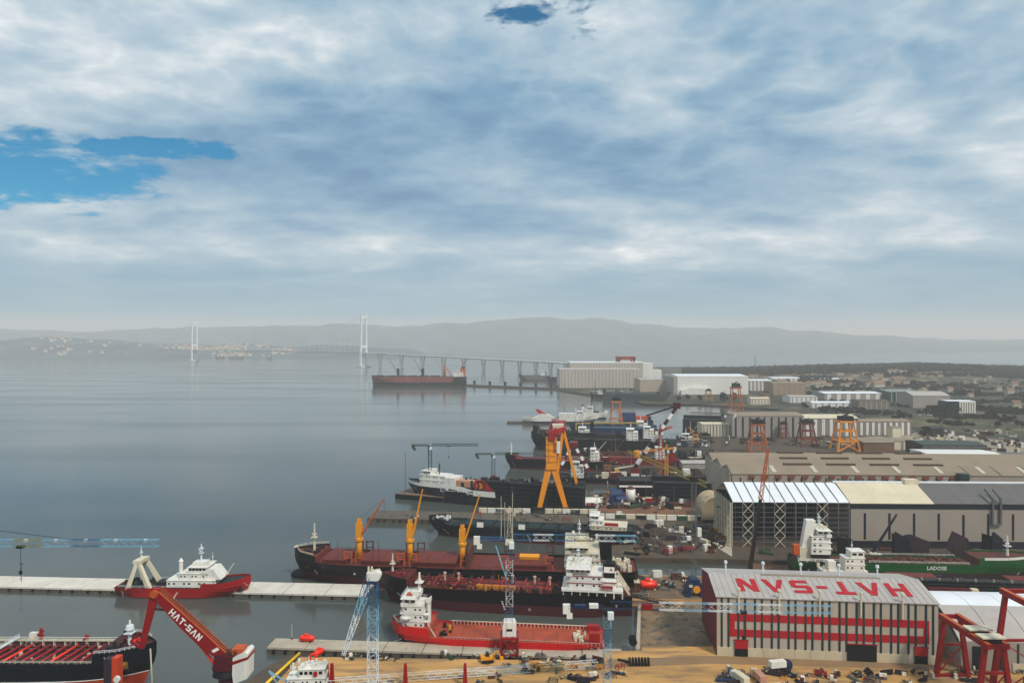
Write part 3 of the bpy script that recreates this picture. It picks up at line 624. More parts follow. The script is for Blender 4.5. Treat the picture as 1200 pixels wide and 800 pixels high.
for i in range(26): m_.box(-L / 2 + 10 + i * 4, -L / 2 + 10.3 + i * 4, 5.7, 6.9, zd_, zd_ + 2.2)
m_.rail([(-L / 2 + 8, 5.6, zd_ + 2.5), (L / 2 - 18, 5.6, zd_ + 2.5)], 1.1, 1.6, .12).build('catwalk', cream, r)
MB().rail([(-L / 2 + 8, 9.2, zd_ + .9), (L / 2 - 17, 9.2, zd_ + .9)], 1.3, 1.5, .14).build('railing', cwhite, r)
MB().rail([(-L / 2 + 8, -9.4, zd_ + .9), (L / 2 - 17, -9.4, zd_ + .9)], .9, 2.0, .12).build('railing', cream, r)
for x, hh in ((L / 2 - 45.5, 6.5), (L / 2 - 29, 4.2), (L / 2 - 62, 4)): MB().tube((x, 6.6, zd_), (x, 6.6, zd_ + hh), .7, .5, 8).bar((x, 5, zd_ + hh * .75), (x, 8.2, zd_ + hh * .75), .5).bar((x - 1.2, 6.6, zd_ + hh * .6), (x + 1.2, 6.6, zd_ + hh * .6), .5).build('vent_post', red, r)
ubox('deck_locker', white, r, (L / 2 - 49, 8, zd_ + 2.6), (2.6, 1.6, 3.6))
MB().bar((L / 2 - 58, -8, zd_ + 1), (L / 2 - 53, 6, zd_ + 3.6), .9, .5).rail([(L / 2 - 58, -8, zd_ + 1.2), (L / 2 - 53, 6, zd_ + 3.8)], 1, 1.2, .1).build('access_stair', cwhite, r)
clutter(MB(), L / 2 - 60, L / 2 - 20, -8.6, -7, zd_, 26, .7, 1.8, 1.6, 21).build('deck_fittings', dark, r); clutter(MB(), L / 2 - 62, L / 2 - 20, -8.8, 8, zd_, 34, .4, 1.1, 1.4, 22).build('deck_valves', cream, r)
clutter(MB(), L / 2 - 15, L / 2 - 5, -5, 5, 15.2, 22, .6, 1.6, 1.5, 23).build('anchor_winches', dark, r); clutter(MB(), L / 2 - 12, L / 2 - 5, -3.5, 3.5, 15.2, 9, .5, 1.2, 1.4, 24).build('bollards', lifeorange, r)
mast(r, L / 2 - 9.5, 0, 15.2, 8.5, cwhite, .75, 1); MB().tube((L / 2 - 9.5, 0, 20.6), (L / 2 - 9.5, 0, 22), 1.5, 1.2, 10).build('lookout', cwhite, r)
MB().rail([(L / 2 - 16.5, -9.6, 15.9), (L / 2 - 10, -8.4, 15.9), (L / 2 - 4, -4.4, 16)], 1, 1.4, .12).rail([(L / 2 - 16.5, 9.6, 15.9), (L / 2 - 10, 8.4, 15.9), (L / 2 - 4, 4.4, 16)], 1, 1.4, .12).build('railing', cwhite, r)
m_ = MB().tube((L / 2 - 7.5, -7.35, 11.2), (L / 2 - 6.8, -8.1, 10.9), 1.3, .9, 12)
for k in range(5): m_.bar((L / 2 - 7.6, -7.9, 10.6), (L / 2 - 7.6 + 1.9 * math.cos(k), -7.9, 10.6 + 1.9 * math.sin(k)), .35)
m_.build('anchor', M('anchor_gold', (150, 116, 48), .5), r)
MB().bar((L / 2 - 13, -9.7, 15), (L / 2 - 8, -11, 3), .12).bar((L / 2 - 10, -8.9, 15), (L / 2 - 6.5, -10, 6), .12).build('mooring_ropes', cream, r)
MB().tube((L / 2 - 1.2, -2.0, 14.6), (L / 2 + .3, -3.4, 0), .28, n=6).build('anchor_chain', cream, r)
# ---------------------------------------------------------------- black bulk carrier with three yellow cranes
r, L, top, pt, ts = ship('bulk_carrier', 'long black bulk carrier with three yellow deck cranes and rust red hatches', near(333, 686), near(748, 699), 27, 11, black, boot_red, deck_red, bootz=4.6, fc=3.0, fcl=.085, sheer=1.2, rake=4, bulb=True, full=2.8)
zd_ = 10.1; xs = [L / 2 - 40, L / 2 - 83, L / 2 - 128]
for i, (a, c) in enumerate(((L / 2 - 31, L / 2 - 18), (L / 2 - 58, L / 2 - 38), (L / 2 - 86, L / 2 - 64), (L / 2 - 131, L / 2 - 114))): hatch(r, a, c, 9.2, zd_, deck_red, 3)
azs = (math.pi + .35, math.pi + 1.2, math.pi + 1.0)
deck_crane(r, L / 2 - 34.5, 1, zd_, 20, 22, yellow, orange2, R(58), math.pi, 1.5); deck_crane(r, L / 2 - 61, 1, zd_, 20, 24, yellow, yellow, R(78), math.pi, 1.5); deck_crane(r, L / 2 - 88, 1, zd_, 18, 24, yellow, yellow, R(72), math.pi, 1.5)
for x in (L / 2 - 33, L / 2 - 38.5, L / 2 - 60, L / 2 - 66, L / 2 - 92, L / 2 - 112, L / 2 - 134):
    for y in (-10.5, 8.6): MB().box(x - .3, x + .3, y - .3, y + .3, zd_, zd_ + 6.6).box(x + 3.2, x + 3.8, y - .3, y + .3, zd_, zd_ + 6.6).box(x, x + 3.4, y - .2, y + .2, zd_ + 5.9, zd_ + 6.4).box(x, x + 3.4, y - .2, y + .2, zd_ + 3, zd_ + 3.4).build('mast_house_frame', orange2 if y > 0 else rusty, r)
for x in (L / 2 - 26, L / 2 - 44, L / 2 - 47): mast(r, x, 9, zd_, 12, rusty, .22, 0, 'stanchion')
ubox('plated_bulkhead', rusty, r, (L / 2 - 92, 0, zd_ + 4), (1, 20, 8))
mast(r, L / 2 - 10.5, 0, 14, 14, cream, .7, 1)
MB().rail([(L / 2 - 14, -11, 14.6), (L / 2 - 6, -7.5, 15), (L / 2 - .8, 0, 15.4), (L / 2 - 6, 7.5, 15), (L / 2 - 14, 11, 14.6)], 1, 1.6, .14).build('bow_railing', cream, r)
clutter(MB(), L / 2 - 14, L / 2 - 5, -6, 6, 13.6, 26, .7, 2, 1.7, 31).build('windlass_gear', dark, r); clutter(MB(), L / 2 - 14, L / 2 - 5, -6, 6, 13.6, 8, .7, 1.6, 1.4, 32).build('mooring_bollards', rusty, r)
ubox('bow_bulwark_cap', cream, r, (L / 2 - .9, 0, 15.9), (1.2, 3.4, .5))
MB().extr_x([(-3, 0), (3, 0), (3.4, 1.6), (1.2, 1.4), (0, 1.9), (-1.5, 1.2), (-3.4, 1.5)], -9, 9).build('yellow_tarpaulin', yellow, r).location = (L / 2 - 133 + 0, 0, zd_ + 3)
o = [c_ for c_ in r.children if c_.name.startswith('yellow_tarpaulin')][0]; o.location = (L / 2 - 122, 0, zd_ + 2.9); o.scale = (.55, .9, .9)
z = house(r, -L / 2 + 18, -L / 2 + 35, 11.5, zd_, 4, 2.9, cream, fwd=1, win=2.2, wing=2.4, trim=white, rail=True); funnel(r, -L / 2 + 12, -L / 2 + 18, 3.2, zd_ + 4, 11, black)
ubox('top_house', cream, r, (-L / 2 + 27, 0, z + 1), (5, 6, 2)); mast(r, -L / 2 + 28, 0, z + 1.5, 9, cwhite, .4, 2); MB().tube((-L / 2 + 31, 5, z), (-L / 2 + 31, 5, z + 4.6), .2).tube((-L / 2 + 31, 5, z + 4.4), (-L / 2 + 31, 5, z + 6), 1, .6, 10).build('satellite_dome', white, r)
clutter(MB(), -L / 2 + 3, -L / 2 + 12, -9, 9, zd_, 30, .8, 2.2, 3, 33).build('aft_deck_gear', cream, r); clutter(MB(), -L / 2 + 18, -L / 2 + 34, -9, 9, z, 30, .4, 1.2, 1.6, 34).build('monkey_island_gear', cream, r)
rails(r, L, top, pt, rusty, .1, .9, 20, rr=.1, step=3)
text_mesh('A', 1.6, 'hull_letter', signwhite, r, plane_mw((L / 2 - 36, 13.55, 7), (-1, 0, 0), (0, 0, 1)))
# ---------------------------------------------------------------- maroon tanker
r, L, top, pt, ts = ship('chemical_tanker', 'black and maroon tanker with tall white bridge block beside the red coaster', near(438, 711), near(741, 727), 19, 10, black, boot_red, deck_mar, bootz=4.4, fc=3.2, fcl=.13, sheer=.8, rake=5, full=2.5)
zd_ = 9.1
for i, y in enumerate((-4.5, -3, -1.5, 0, 1.5, 3.2, 4.6)): MB().tube((-L / 2 + 30, y, zd_ + 1.0), (L / 2 - 20, y, zd_ + 1.0), .36, n=7).build('deck_pipe', (dk_red, red, rusty)[i % 3], r, True)
for i in range(12): x = L / 2 - 22 - i * 5.2; MB().box(x - .3, x + .3, -7.5, 7.5, zd_ + 1.4, zd_ + 1.9).build('pipe_rack', (dk_red, crane_red)[i % 2], r)
for i in range(5): ubox('yellow_tray', M('pipe_tray_yellow', (196, 138, 52), .6, .2, .5), r, (L / 2 - 49 - i * 3.7, 6.6, zd_ + 1.6), (3.2, 1.4, 2.0))
clutter(MB(), -L / 2 + 32, L / 2 - 18, -8, 8, zd_, 130, .5, 1.6, 2.3, 41).build('deck_valves', M('valve_mix', (150, 96, 70), .7, .4, .8), r); clutter(MB(), -L / 2 + 32, L / 2 - 18, -8, 8, zd_, 60, .5, 1.8, 2.0, 42).build('deck_fittings', dark, r)
clutter(MB(), -L / 2 + 32, L / 2 - 18, -8, 8, zd_, 24, .4, .9, 2.4, 43).build('tank_cleaning_hatches', yellow, r)
for x in (L / 2 - 31, L / 2 - 37.5, L / 2 - 63, -L / 2 + 44, -L / 2 + 37): MB().tube((x, -1, zd_), (x, -1, zd_ + 4.6), .5, .45, 8).tube((x, -1, zd_ + 4.2), (x, -1, zd_ + 5), .75, .75, 8).build('vent_post', M('post_pale', (206, 176, 168), .6), r)
mast(r, L / 2 - 6, 0, 13, 9, cream, .6, 1); clutter(MB(), L / 2 - 14, L / 2 - 4, -5, 5, 12.6, 26, .6, 1.6, 1.5, 44).build('windlass_gear', rusty, r); clutter(MB(), L / 2 - 13, L / 2 - 5, -4, 4, 12.6, 12, .5, 1.4, 1.6, 45).build('bollards', crane_red, r)
m_ = MB().tube((-L / 2 + 33.5, 8.4, zd_ + 2.2), (-L / 2 + 33.5, 8.2, zd_ + 2.2), 1.9, 1.9, 16); m_.build('hose_reel', dark, r)
m_ = MB().box(-L / 2 + 4, -L / 2 + 31, -9.2, 9.2, 11.4, 12.2)
for x in range(8): m_.box(-L / 2 + 4 + x * 3.7, -L / 2 + 4.5 + x * 3.7, -9.1, -8.7, 9.0, 11.4).box(-L / 2 + 4 + x * 3.7, -L / 2 + 4.5 + x * 3.7, 8.7, 9.1, 9.0, 11.4)
m_.build('boat_deck', white, r)
z = house(r, -L / 2 + 13, -L / 2 + 29, 7.6, 12.2, 3, 2.8, white, fwd=1, win=2.3, wing=2.2, trim=red, rail=True)
house(r, -L / 2 + 7, -L / 2 + 14, 7.2, 12.2, 1, 3.4, white, fwd=-1, win=0, wheel=False, trim=red)
f_ = funnel(r, -L / 2 + 7.5, -L / 2 + 12.5, 2.6, 15.6, 6.6, black, black); ubox('funnel_panel', signwhite, f_, (-L / 2 + 10, 2.62, 19.6), (4.6, .12, 2.6)); text_mesh('A', 2.2, 'funnel_mark', dark, f_, plane_mw((-L / 2 + 9.2, -2.72, 19.6), (1, 0, 0), (0, 0, 1)))
for c_ in f_.children:
    if c_.name.startswith('funnel_mark'): c_.matrix_local = plane_mw((-L / 2 + 9.2, 2.72, 19.6), (-1, 0, 0), (0, 0, 1))
mast(r, -L / 2 + 24, 0, z, 8, cwhite, .4, 2); clutter(MB(), -L / 2 + 16, -L / 2 + 28, -5, 5, z, 20, .4, 1.2, 1.5, 46).build('bridge_roof_gear', cream, r)
m_ = MB()
for sy in (-1, 1): m_.bar((-L / 2 + 1, sy * 3.2, 9), (-L / 2 + 6.5, sy * 3.2, 17.5), 1.2, .9); m_.bar((-L / 2 + 4, sy * 3.2, 9), (-L / 2 + 8, sy * 3.2, 16), .8, .7)
m_.bar((-L / 2 + 3, -3.2, 12), (-L / 2 + 3, 3.2, 12), .6).build('free_fall_boat_ramp', cream, r)
ubox('rescue_boat', crane_red, r, (-L / 2 + 11, 8.2, 13.2), (5, 1.8, 1.6)); rails(r, L, top, pt, dark, .02, .86, 20, rr=.1); MB().rail([(-L / 2 + 4, 9.1, 12.2), (-L / 2 + 31, 9.1, 12.2)], 1.1, 1.5, .1).build('boat_deck_railing', cwhite, r)
text_mesh('A', 2.0, 'hull_mark', cream, r, plane_mw((L / 2 - 72, 9.62, 2.6), (-1, 0, 0), (0, 0, 1)))
# ---------------------------------------------------------------- red coaster
r, L, top, pt, ts = ship('coaster', 'bright red coaster with open orange deck and white bridge at its bow', near(452, 760.5), near(709, 772), 18, 5.2, M('coaster_red', (206, 20, 28), .42, .12, .2, 1, (130, 26, 30), .68), M('coaster_boot', (150, 24, 30), .5, .2, .2), deck_or, bootz=1.0, fc=3.6, fcl=.2, sheer=.6, rake=4, full=4)
zd_ = 4.3
z = house(r, L / 2 - 14.5, L / 2 - 5, 5.6, 7.2, 4, 2.75, white, fwd=1, win=1.7, wing=1.2, shrink=.6, rail=True)
ubox('top_house', white, r, (L / 2 - 10.5, 0, z + .9), (4, 4.4, 1.8)); mast(r, L / 2 - 11.5, 0, z + 1.4, 7.5, white, .8, 1); ubox('roof_locker', orange2, r, (L / 2 - 8, 1.5, z + .5), (2.4, 2.2, .9)); mast(r, L / 2 - 7, 2, z, 4, cwhite, .12, 1, 'aerial')
funnel(r, L / 2 - 16.2, L / 2 - 14.6, 1.4, 7, 11, white, white)
m_ = MB()
for k in range(3): m_.box(L / 2 - 16.8, L / 2 - 14.4, 3, 5.2, 7 + k * 2.8, 7.2 + k * 2.8)
m_.rail([(L / 2 - 16.8, 5.2, 7.2), (L / 2 - 16.8, 3, 12.8)], 1, 1, .1).bar((L / 2 - 16, 5.4, 9.5), (L / 2 - 19.5, 5.4, 4), .3).build('outside_stairs', white, r)
MB().tube((L / 2 - 5.5, 6.4, 11.6), (L / 2 - 8.5, 6.4, 11.6), .9, .8, 10).tube((L / 2 - 8.5, 6.4, 11.6), (L / 2 - 9.6, 6.4, 11.8), .8, .2, 10).build('lifeboat', white, r, True)
MB().rail([(L / 2 - 9, -6.6, 8.6), (L / 2 - 4, -4.6, 8.8), (L / 2 - .6, 0, 9.2), (L / 2 - 4, 4.6, 8.8), (L / 2 - 9, 6.6, 8.6)], 1, 1.2, .12).build('bow_railing', cwhite, r)
for sy in (-1, 1):
    m_ = MB()
    for i in range(40): x = -L / 2 + 2 + i * (L - 26) / 39; m_.box(x - .15, x + .15, sy * 8.3 - .25, sy * 8.3 + .25, zd_, zd_ + 1.5)
    m_.box(-L / 2 + 2, L / 2 - 23, sy * 8.3 - .15, sy * 8.3 + .15, zd_ + 1.2, zd_ + 1.45).build('bulwark_stays', M('rail_pink', (196, 150, 140), .6) if sy > 0 else cream, r)
for x in range(6): MB().box(-L / 2 + 10 + x * 9.4, -L / 2 + 18.6 + x * 9.4, -6.2, 6.2, zd_ - .1, zd_ + .22).build('deck_panel', deck_or, r)
ubox('deck_container', red, r, (-L / 2 + 4, 5.4, zd_ + 2.2), (4.2, 2.6, 4.4)); ubox('deck_container', red, r, (-L / 2 + 4.4, -5.4, zd_ + 1.6), (5, 2.6, 2.8))
clutter(MB(), -L / 2 + 7.5, -L / 2 + 12, -6, 6, zd_, 16, .5, 1.5, 2, 51).build('stern_gear', cream, r); clutter(MB(), L / 2 - 25, L / 2 - 21, -5, 5, zd_, 12, .6, 1.6, 2, 52).build('deck_gear', dark, r); ubox('yellow_locker', yellow, r, (L / 2 - 24, -1, zd_ + 1.1), (1, 1, 2.2))
# ================================================================ near quays and yard
def pier(name, label, a, c, width, ztop, n, mat, zbot=-2, fend=True, gap=.35, group=None, under=concrete_d):
    """a, c: near top edge end points (x, y)"""
    a, c = Vector((a[0], a[1], 0)), Vector((c[0], c[1], 0)); L = (c - a).length; r = root(name, label, 'pier', a, math.atan2(c.y - a.y, c.x - a.x), group); w_ = L / n
    MB().box(0, L, .3, width - .3, zbot, ztop - .55).build('pier_base', under, r)
    for i in range(n):
        MB().box(i * w_ + gap / 2, (i + 1) * w_ - gap / 2, 0, width, ztop - .8 - rnd.uniform(0, .03), ztop - rnd.uniform(0, .05)).build('slab', mat, r)
        if fend:
            for k in (.2, .5, .8): ubox('fender', fender, r, ((i + k) * w_, -.35, ztop - 1.5), (.9, .7, 1.5))
    return r
pr = pier('floating_pier', 'long pale concrete pier behind the red trawler', (-330, 352), (-69, 334.5), 15, 2.2, 13, piermat, -1.5)
p_ = G(25, 681, 2.2); m_ = MB().tube(p_, p_ + Vector((0, 0, 9)), .15, .1, 6).box(p_.x - .9, p_.x + .9, p_.y - .2, p_.y + .2, 11, 11.3); tag(m_.build('lamp_post', dark), 'thin dark lamp post on the pale pier near the left edge', 'lamp post')
pier('front_quay', 'weathered concrete quay along the near side of the red coaster', (-96, 277), (42, 267), 8.5, 2.6, 9, concrete, -2, True)
o = root('pole', 'slim pole at the seaward end of the front quay', 'pole', G(342, 748, 2.6)); MB().tube((0, 0, 0), (0, 0, 6), .12, .08, 6).build('pole_shaft', cream, o); MB().box(-.4, .4, -.4, .4, 0, .3).build('pole_foot', dark, o)
def lifeboat(label, p, Lb, rb, rz, tilt=0):
    o = root('lifeboat', label, 'lifeboat', p, rz); v = []; n = 12; prof_ = [(-.5, .25), (-.47, .7), (-.36, .95), (0, 1), (.3, .95), (.42, .75), (.5, .2)]; m_ = MB()
    for k, (x, s) in enumerate(prof_): m_.v += [(x * Lb, rb * s * math.cos(6.2832 * j / n), rb + rb * s * math.sin(6.2832 * j / n)) for j in range(n)]
    m_.f += [(i * n + j, i * n + (j + 1) % n, (i + 1) * n + (j + 1) % n, (i + 1) * n + j) for i in range(len(prof_) - 1) for j in range(n)] + [tuple(range(n)), tuple(range((len(prof_) - 1) * n, len(prof_) * n))]
    m_.build('boat_hull', lifeorange, o, True); MB().extr_z([(-.18 * Lb, -rb * .5), (.05 * Lb, -rb * .5), (.1 * Lb, 0), (.05 * Lb, rb * .5), (-.18 * Lb, rb * .5)], rb * 1.9, rb * 2.35).build('steering_cupola', lifeorange, o)
    MB().box(-Lb * .46, Lb * .46, -rb * 1.04, rb * 1.04, rb * .95, rb * 1.06).build('rubbing_strake', red, o); MB().box(-.3 * Lb, -.24 * Lb, -rb * .8, rb * .8, -.2, rb * .4).box(.24 * Lb, .3 * Lb, -rb * .8, rb * .8, -.2, rb * .4).build('cradle', dark, o); return o
lifeboat('orange enclosed lifeboat lying on the seaward end of the front quay', G(360, 751, 2.6), 6.2, 1.25, -.1)
lifeboat('orange enclosed lifeboat standing beside the front quay', G(374, 767, 3.0), 4.4, 1.2, 1.1)
o = root('float_ring', 'orange open drum float on sand below the lifeboats', 'float', G(367, 775, 3)); m_ = MB()
for k in range(14):
    a, c = 6.2832 * k / 14, 6.2832 * (k + 1) / 14; m_.bar((1.3 * math.cos(a), 0, 1.7 + 1.3 * math.sin(a)), (1.3 * math.cos(c), 0, 1.7 + 1.3 * math.sin(c)), .8, .7)
m_.build('ring', lifeorange, o); MB().box(-1.2, 1.2, -.5, .5, 0, .5).build('chock', dark, o)
a, c = G(306, 806, .8), G(351, 765, 3.2); tag(MB().tube(a, c, .55, n=10).tube(a.lerp(c, .3), a.lerp(c, .31), .7, n=10).tube(a.lerp(c, .7), a.lerp(c, .71), .7, n=10).build('pipe', M('pipe_yellow', (236, 200, 40), .45, .1, .3), smooth=True), 'long yellow pipe sloping across the muddy beach', 'pipe')
# ---------------------------------------------------------------- red knuckle crane with lettering
CD = 222.0; cx = xat(265, CD); zt = zat(768, CD)
r = root('harbour_crane', 'big red knuckle boom crane with white lettering on its arm', 'crane', (cx, CD, 3))
MB().tube((0, 0, 0), (0, 0, zt - 7), 2.6, 2.2, 20).build('pedestal', dk_red, r, True)
MB().tube((0, 0, zt - 8.5), (0, 0, zt - 6.6), 4.0, 3.6, 20).build('slew_ring', dark, r); MB().rail([(4 * math.cos(a * .524), 4 * math.sin(a * .524), zt - 6.6) for a in range(13)], 1, 1, .1).build('platform_railing', dk_red, r)
MB().extr_y([(-3.2, zt - 6.6), (3.4, zt - 6.6), (3.6, zt - 2.2), (-2.6, zt - 1.8)], -2.6, 2.6).build('machine_house', dk_red, r)
m_ = MB().extr_y([(3.0, zt - 7.5), (3.4, zt - 10.5), (7.6, zt - 8.8), (7.8, zt - 1.2), (7, zt - .6), (3.2, zt - 2.4)], -2.9, 2.9); m_.build('counterweight', white, r); MB().extr_y([(2.8, zt - 3.6), (7.9, zt - 2.0), (7.9, zt - 2.8), (2.8, zt - 4.6)], -3, 3).build('counterweight_band', crane_red, r)
ubox('winch_platform', orange2, r, (4.2, 0, zt - .9), (3.4, 4, 1.6)); clutter(MB(), -1, 4, -2, 2, zt - 2.2, 12, .5, 1.4, 1.8, 61).build('winch_gear', rusty, r)
k = CD / F; tip = Vector(((183 - 265) * k, 0, zt - 3 + (768 - 694) * k)); b0 = Vector((1.0, 0, zt - 4.2)); d = (tip - b0).normalized(); up = Vector((-d.z, 0, d.x)) * (-1 if d.x > 0 else 1); up = Vector((d.z, 0, -d.x)); Lb = (tip - b0).length
def bpt(s, h): v = b0 + d * s + up * h; return (v.x, v.z)
MB().extr_y([bpt(0, -1.3), bpt(Lb * .3, -2.6), bpt(Lb * .62, -2.3), bpt(Lb, -1.1), bpt(Lb, 1.1), bpt(Lb * .5, 1.4), bpt(0, 1.3)], -1.2, 1.2).build('main_boom', crane_red, r)
MB().extr_y([bpt(0, 1.32), bpt(Lb * .5, 1.42), bpt(Lb, 1.12), bpt(Lb, 1.24), bpt(Lb * .5, 1.54), bpt(0, 1.44)], -1.2, 1.2).build('boom_lit_top', orange2, r)  # thin orange layer: light from above painted onto the red boom
mid = b0 + d * Lb * .56 + Vector((0, -1.22, 0)) - up * .45; block_text('HAT-SAN', 2.1, .95, .32, signwhite, r, plane_mw(mid, -d, up), .05)
sl = b0 + d * Lb * .17 + Vector((0, -1.22, 0)); o = MB().extr_z([(-.8, -1), (.2, -1), (.9, 1), (-.1, 1)], 0, .05).build('white_flash', signwhite, r); o.matrix_local = plane_mw(sl, -d, up)
jt = Vector(((168 - 265) * k, -1.0, zt - 3 + (768 - 757) * k)); j0 = tip + Vector((-.3, 0, 0)); dj = (jt - j0).normalized()
MB().bar(j0 - dj * 1.5, jt, 2.0, 2.6, 1.2).build('knuckle_jib', crane_red, r); MB().tube(tip + Vector((0, -1.8, 0)), tip + Vector((0, 1.8, 0)), 1.2, n=14).build('knuckle_pin', orange2, r)
MB().bar(jt, jt + Vector((-3.5, 0, 2.0)), .7).bar(jt + Vector((-3.5, 0, 2)), jt + Vector((-.6, 0, 5)), .5).build('hook_frame', crane_red, r)
MB().tube(Vector((-2.6, 0, zt - 7)), b0 + d * Lb * .38 - up * 2.4, .45, n=8).build('luffing_cylinder', lifeorange, r); MB().tube(b0 + d * Lb * .8 - up * 1.7, j0 + dj * 5, .35, n=8).build('jib_cylinder', dk_red, r)
MB().rail([tuple(b0 + d * Lb * .05 + up * 1.5 + Vector((0, 1, 0))), tuple(tip + up * 1.3 + Vector((0, 1, 0)))], .9, 2, .09).build('boom_railing', orange2, r)
for k_ in (-.5, .5): MB().bar(b0 + d * 2 + up * 1.7 + Vector((0, k_, 0)), tip + up * 1.7 + Vector((0, k_, 0)), .14).build('boom_cable', dark, r)
MB().bar(tip + Vector((-1.2, -.6, 1)), jt + Vector((-.2, -.6, 1)), .12).build('hoist_rope', dark, r)
# post standing in the water by the tanker's side
p = Vector((xat(133, 226), 226, -2)); r = root('guide_post', 'square post with orange lit side and purple shaded side standing against the tanker bow', 'post', p)
zt2 = zat(770, 226) + 2; MB().box(-2.3, .2, -1.5, 1.5, 0, zt2).build('post_shaft', purple, r); MB().box(.2, 2.2, -1.45, 1.45, 0, zt2 + .4).build('lit_face', boot_orange, r); MB().tube((2.2, -1.6, zt2 - 6), (2.2, -2.4, zt2 - 6), 1.1, 1.0, 12).build('white_buoy', white, r)  # light painted in: orange for the lit side, purple for the shaded one
# ---------------------------------------------------------------- tower cranes
def tower_crane(name, label, px_, D, zb, zj, left, right, mats, mw=2.2, jh=1.8, dirx=None, mast_m=None, apex=6, cab=True, cw=True, nsec=None, jr=.105, head=None, cwm=None, trolley=.5, mast_sections=1, alt=None):
    x = xat(px_, D); r = root(name, label, 'crane', (x, D, zb)); d = Vector(dirx or (1, 0, 0)).normalized(); h = zj - zb
    ms = mast_sections
    for i in range(ms): MB().lattice((0, 0, h * i / ms), (0, 0, h * (i + 1) / ms), mw, mw, max(2, int(h / ms / (mw * 1.1))), jr * 1.05).build('mast_section', (mast_m if i % 2 == 0 or alt is None else alt), r)
    MB().extr_z([(-mw * .6, -mw * .6), (mw * .6, -mw * .6), (mw * .6, mw * .6), (-mw * .6, mw * .6)], h - .4, h + 1.2).build('slewing_unit', head or dark, r)
    n = nsec or len(mats)
    for i in range(n):
        MB().lattice(d * (mw * .5 + right * i / n) + Vector((0, 0, h + 1.2 + jh * .5)), d * (mw * .5 + right * (i + 1) / n) + Vector((0, 0, h + 1.2 + jh * .5)), 1.3, jh, max(3, int(right / n / (jh * 1.15))), jr).build('jib_section', mats[i % len(mats)], r)
    MB().lattice(-d * mw * .5 + Vector((0, 0, h + 1.7)), -d * left + Vector((0, 0, h + 1.7)), 1.4, 1.0, max(3, int(left / 1.6)), jr).build('counter_jib', mats[0], r)
    if cw: MB().cbox(-d * left + Vector((0, 0, h + .9)), (2.4, 1.6, 3.0)).build('counterweight', cwm or white, r); MB().cbox(-d * (left - 1.0) + Vector((0, 0, h - 1.4)), (1.9, 1.5, 1.6)).build('counterweight', cwm or white, r)
    if cab: MB().extr_z([(-.1, -mw * .6 - 1.6), (1.8, -mw * .6 - 1.6), (1.8, -mw * .6), (-.1, -mw * .6)], h - 1.4, h + .9).build('cab', cwhite, r)
    if apex:
        MB().lattice((0, 0, h + 1.2), (0, 0, h + 1.2 + apex), mw * .8, mw * .8, 4, jr, .3, .3).build('apex', head or mats[0], r)
        MB().bar((0, 0, h + 1.2 + apex), d * right * .65 + Vector((0, 0, h + 1.2 + jh)), .12).bar((0, 0, h + 1.2 + apex), -d * left * .9 + Vector((0, 0, h + 2)), .12).build('tie_bars', dark, r)
    if trolley:
        tp_ = d * right * trolley + Vector((0, 0, h + 1)); MB().cbox(tp_, (2, 1.6, .8)).build('trolley', dark, r); MB().bar(tp_, tp_ - Vector((0, 0, 8)), .1).cbox(tp_ - Vector((0, 0, 8.4)), (.8, .5, 1.2)).build('hook_block', dark, r)
    return r
# crane on the red portal beside the coaster
D = 271.5; zj = zat(636, D); BW = [tblue, cwhite, tblue, tgreen, cwhite, ltblue]
r = tower_crane('tower_crane', 'blue and white tower crane on a red portal beside the orange coaster deck', 597, D, zat(727, D), zj, 12.5, 47, BW, 2.6, 2.2, (1, -.04, 0), tblue, 13, mast_sections=5, alt=cwhite, head=cream, trolley=.35)
zb = zat(727, D) - 2.6; m_ = MB()
for sx in (-1, 1):
    for sy in (-1, 1): m_.box(sx * 3.2 - .35, sx * 3.2 + .35, sy * 3.2 - .35, sy * 3.2 + .35, -zb, -5.2)
for z_ in (-5.6, -zb + .6):
    for s in (-1, 1): m_.box(-3.4, 3.4, s * 3.2 - .3, s * 3.2 + .3, z_ - .3, z_ + .4).box(s * 3.2 - .3, s * 3.2 + .3, -3.4, 3.4, z_ - .29, z_ + .39)
for s in (-1, 1): m_.bar((-3.2, s * 3.2, -zb + .6), (3.2, s * 3.2, -5.6), .35).bar((3.2, s * 3.2, -zb + .6), (-3.2, s * 3.2, -5.6), .35).bar((s * 3.2, -3.2, -zb + .6), (s * 3.2, 3.2, -5.6), .35)
m_.build('portal', crane_red, r); MB().extr_y([(-2.6, -5.1), (2.6, -5.1), (2.6, -1), (2.0, .2), (-2.0, .2), (-2.6, -1)], -2.4, 2.4).build('ballast_block', white, r); ubox('ballast_window', glass, r, (0, -2.42, -2.6), (2.2, .1, .9))
MB().bar((-5.2, 0, zj - zat(727, D) - 1), (-1, 0, zj - zat(727, D) - 14), .45, .45).build('mast_stay', ltblue, r)
for dx_, hh in ((-3.2, 22), (-1.8, 19), (1.2, 24)): MB().tube((dx_, 2, zj - zat(727, D) + 1), (dx_, 2, zj - zat(727, D) + 1 + hh * .75), .14, .08, 6).build('lightning_pole', cream, r)
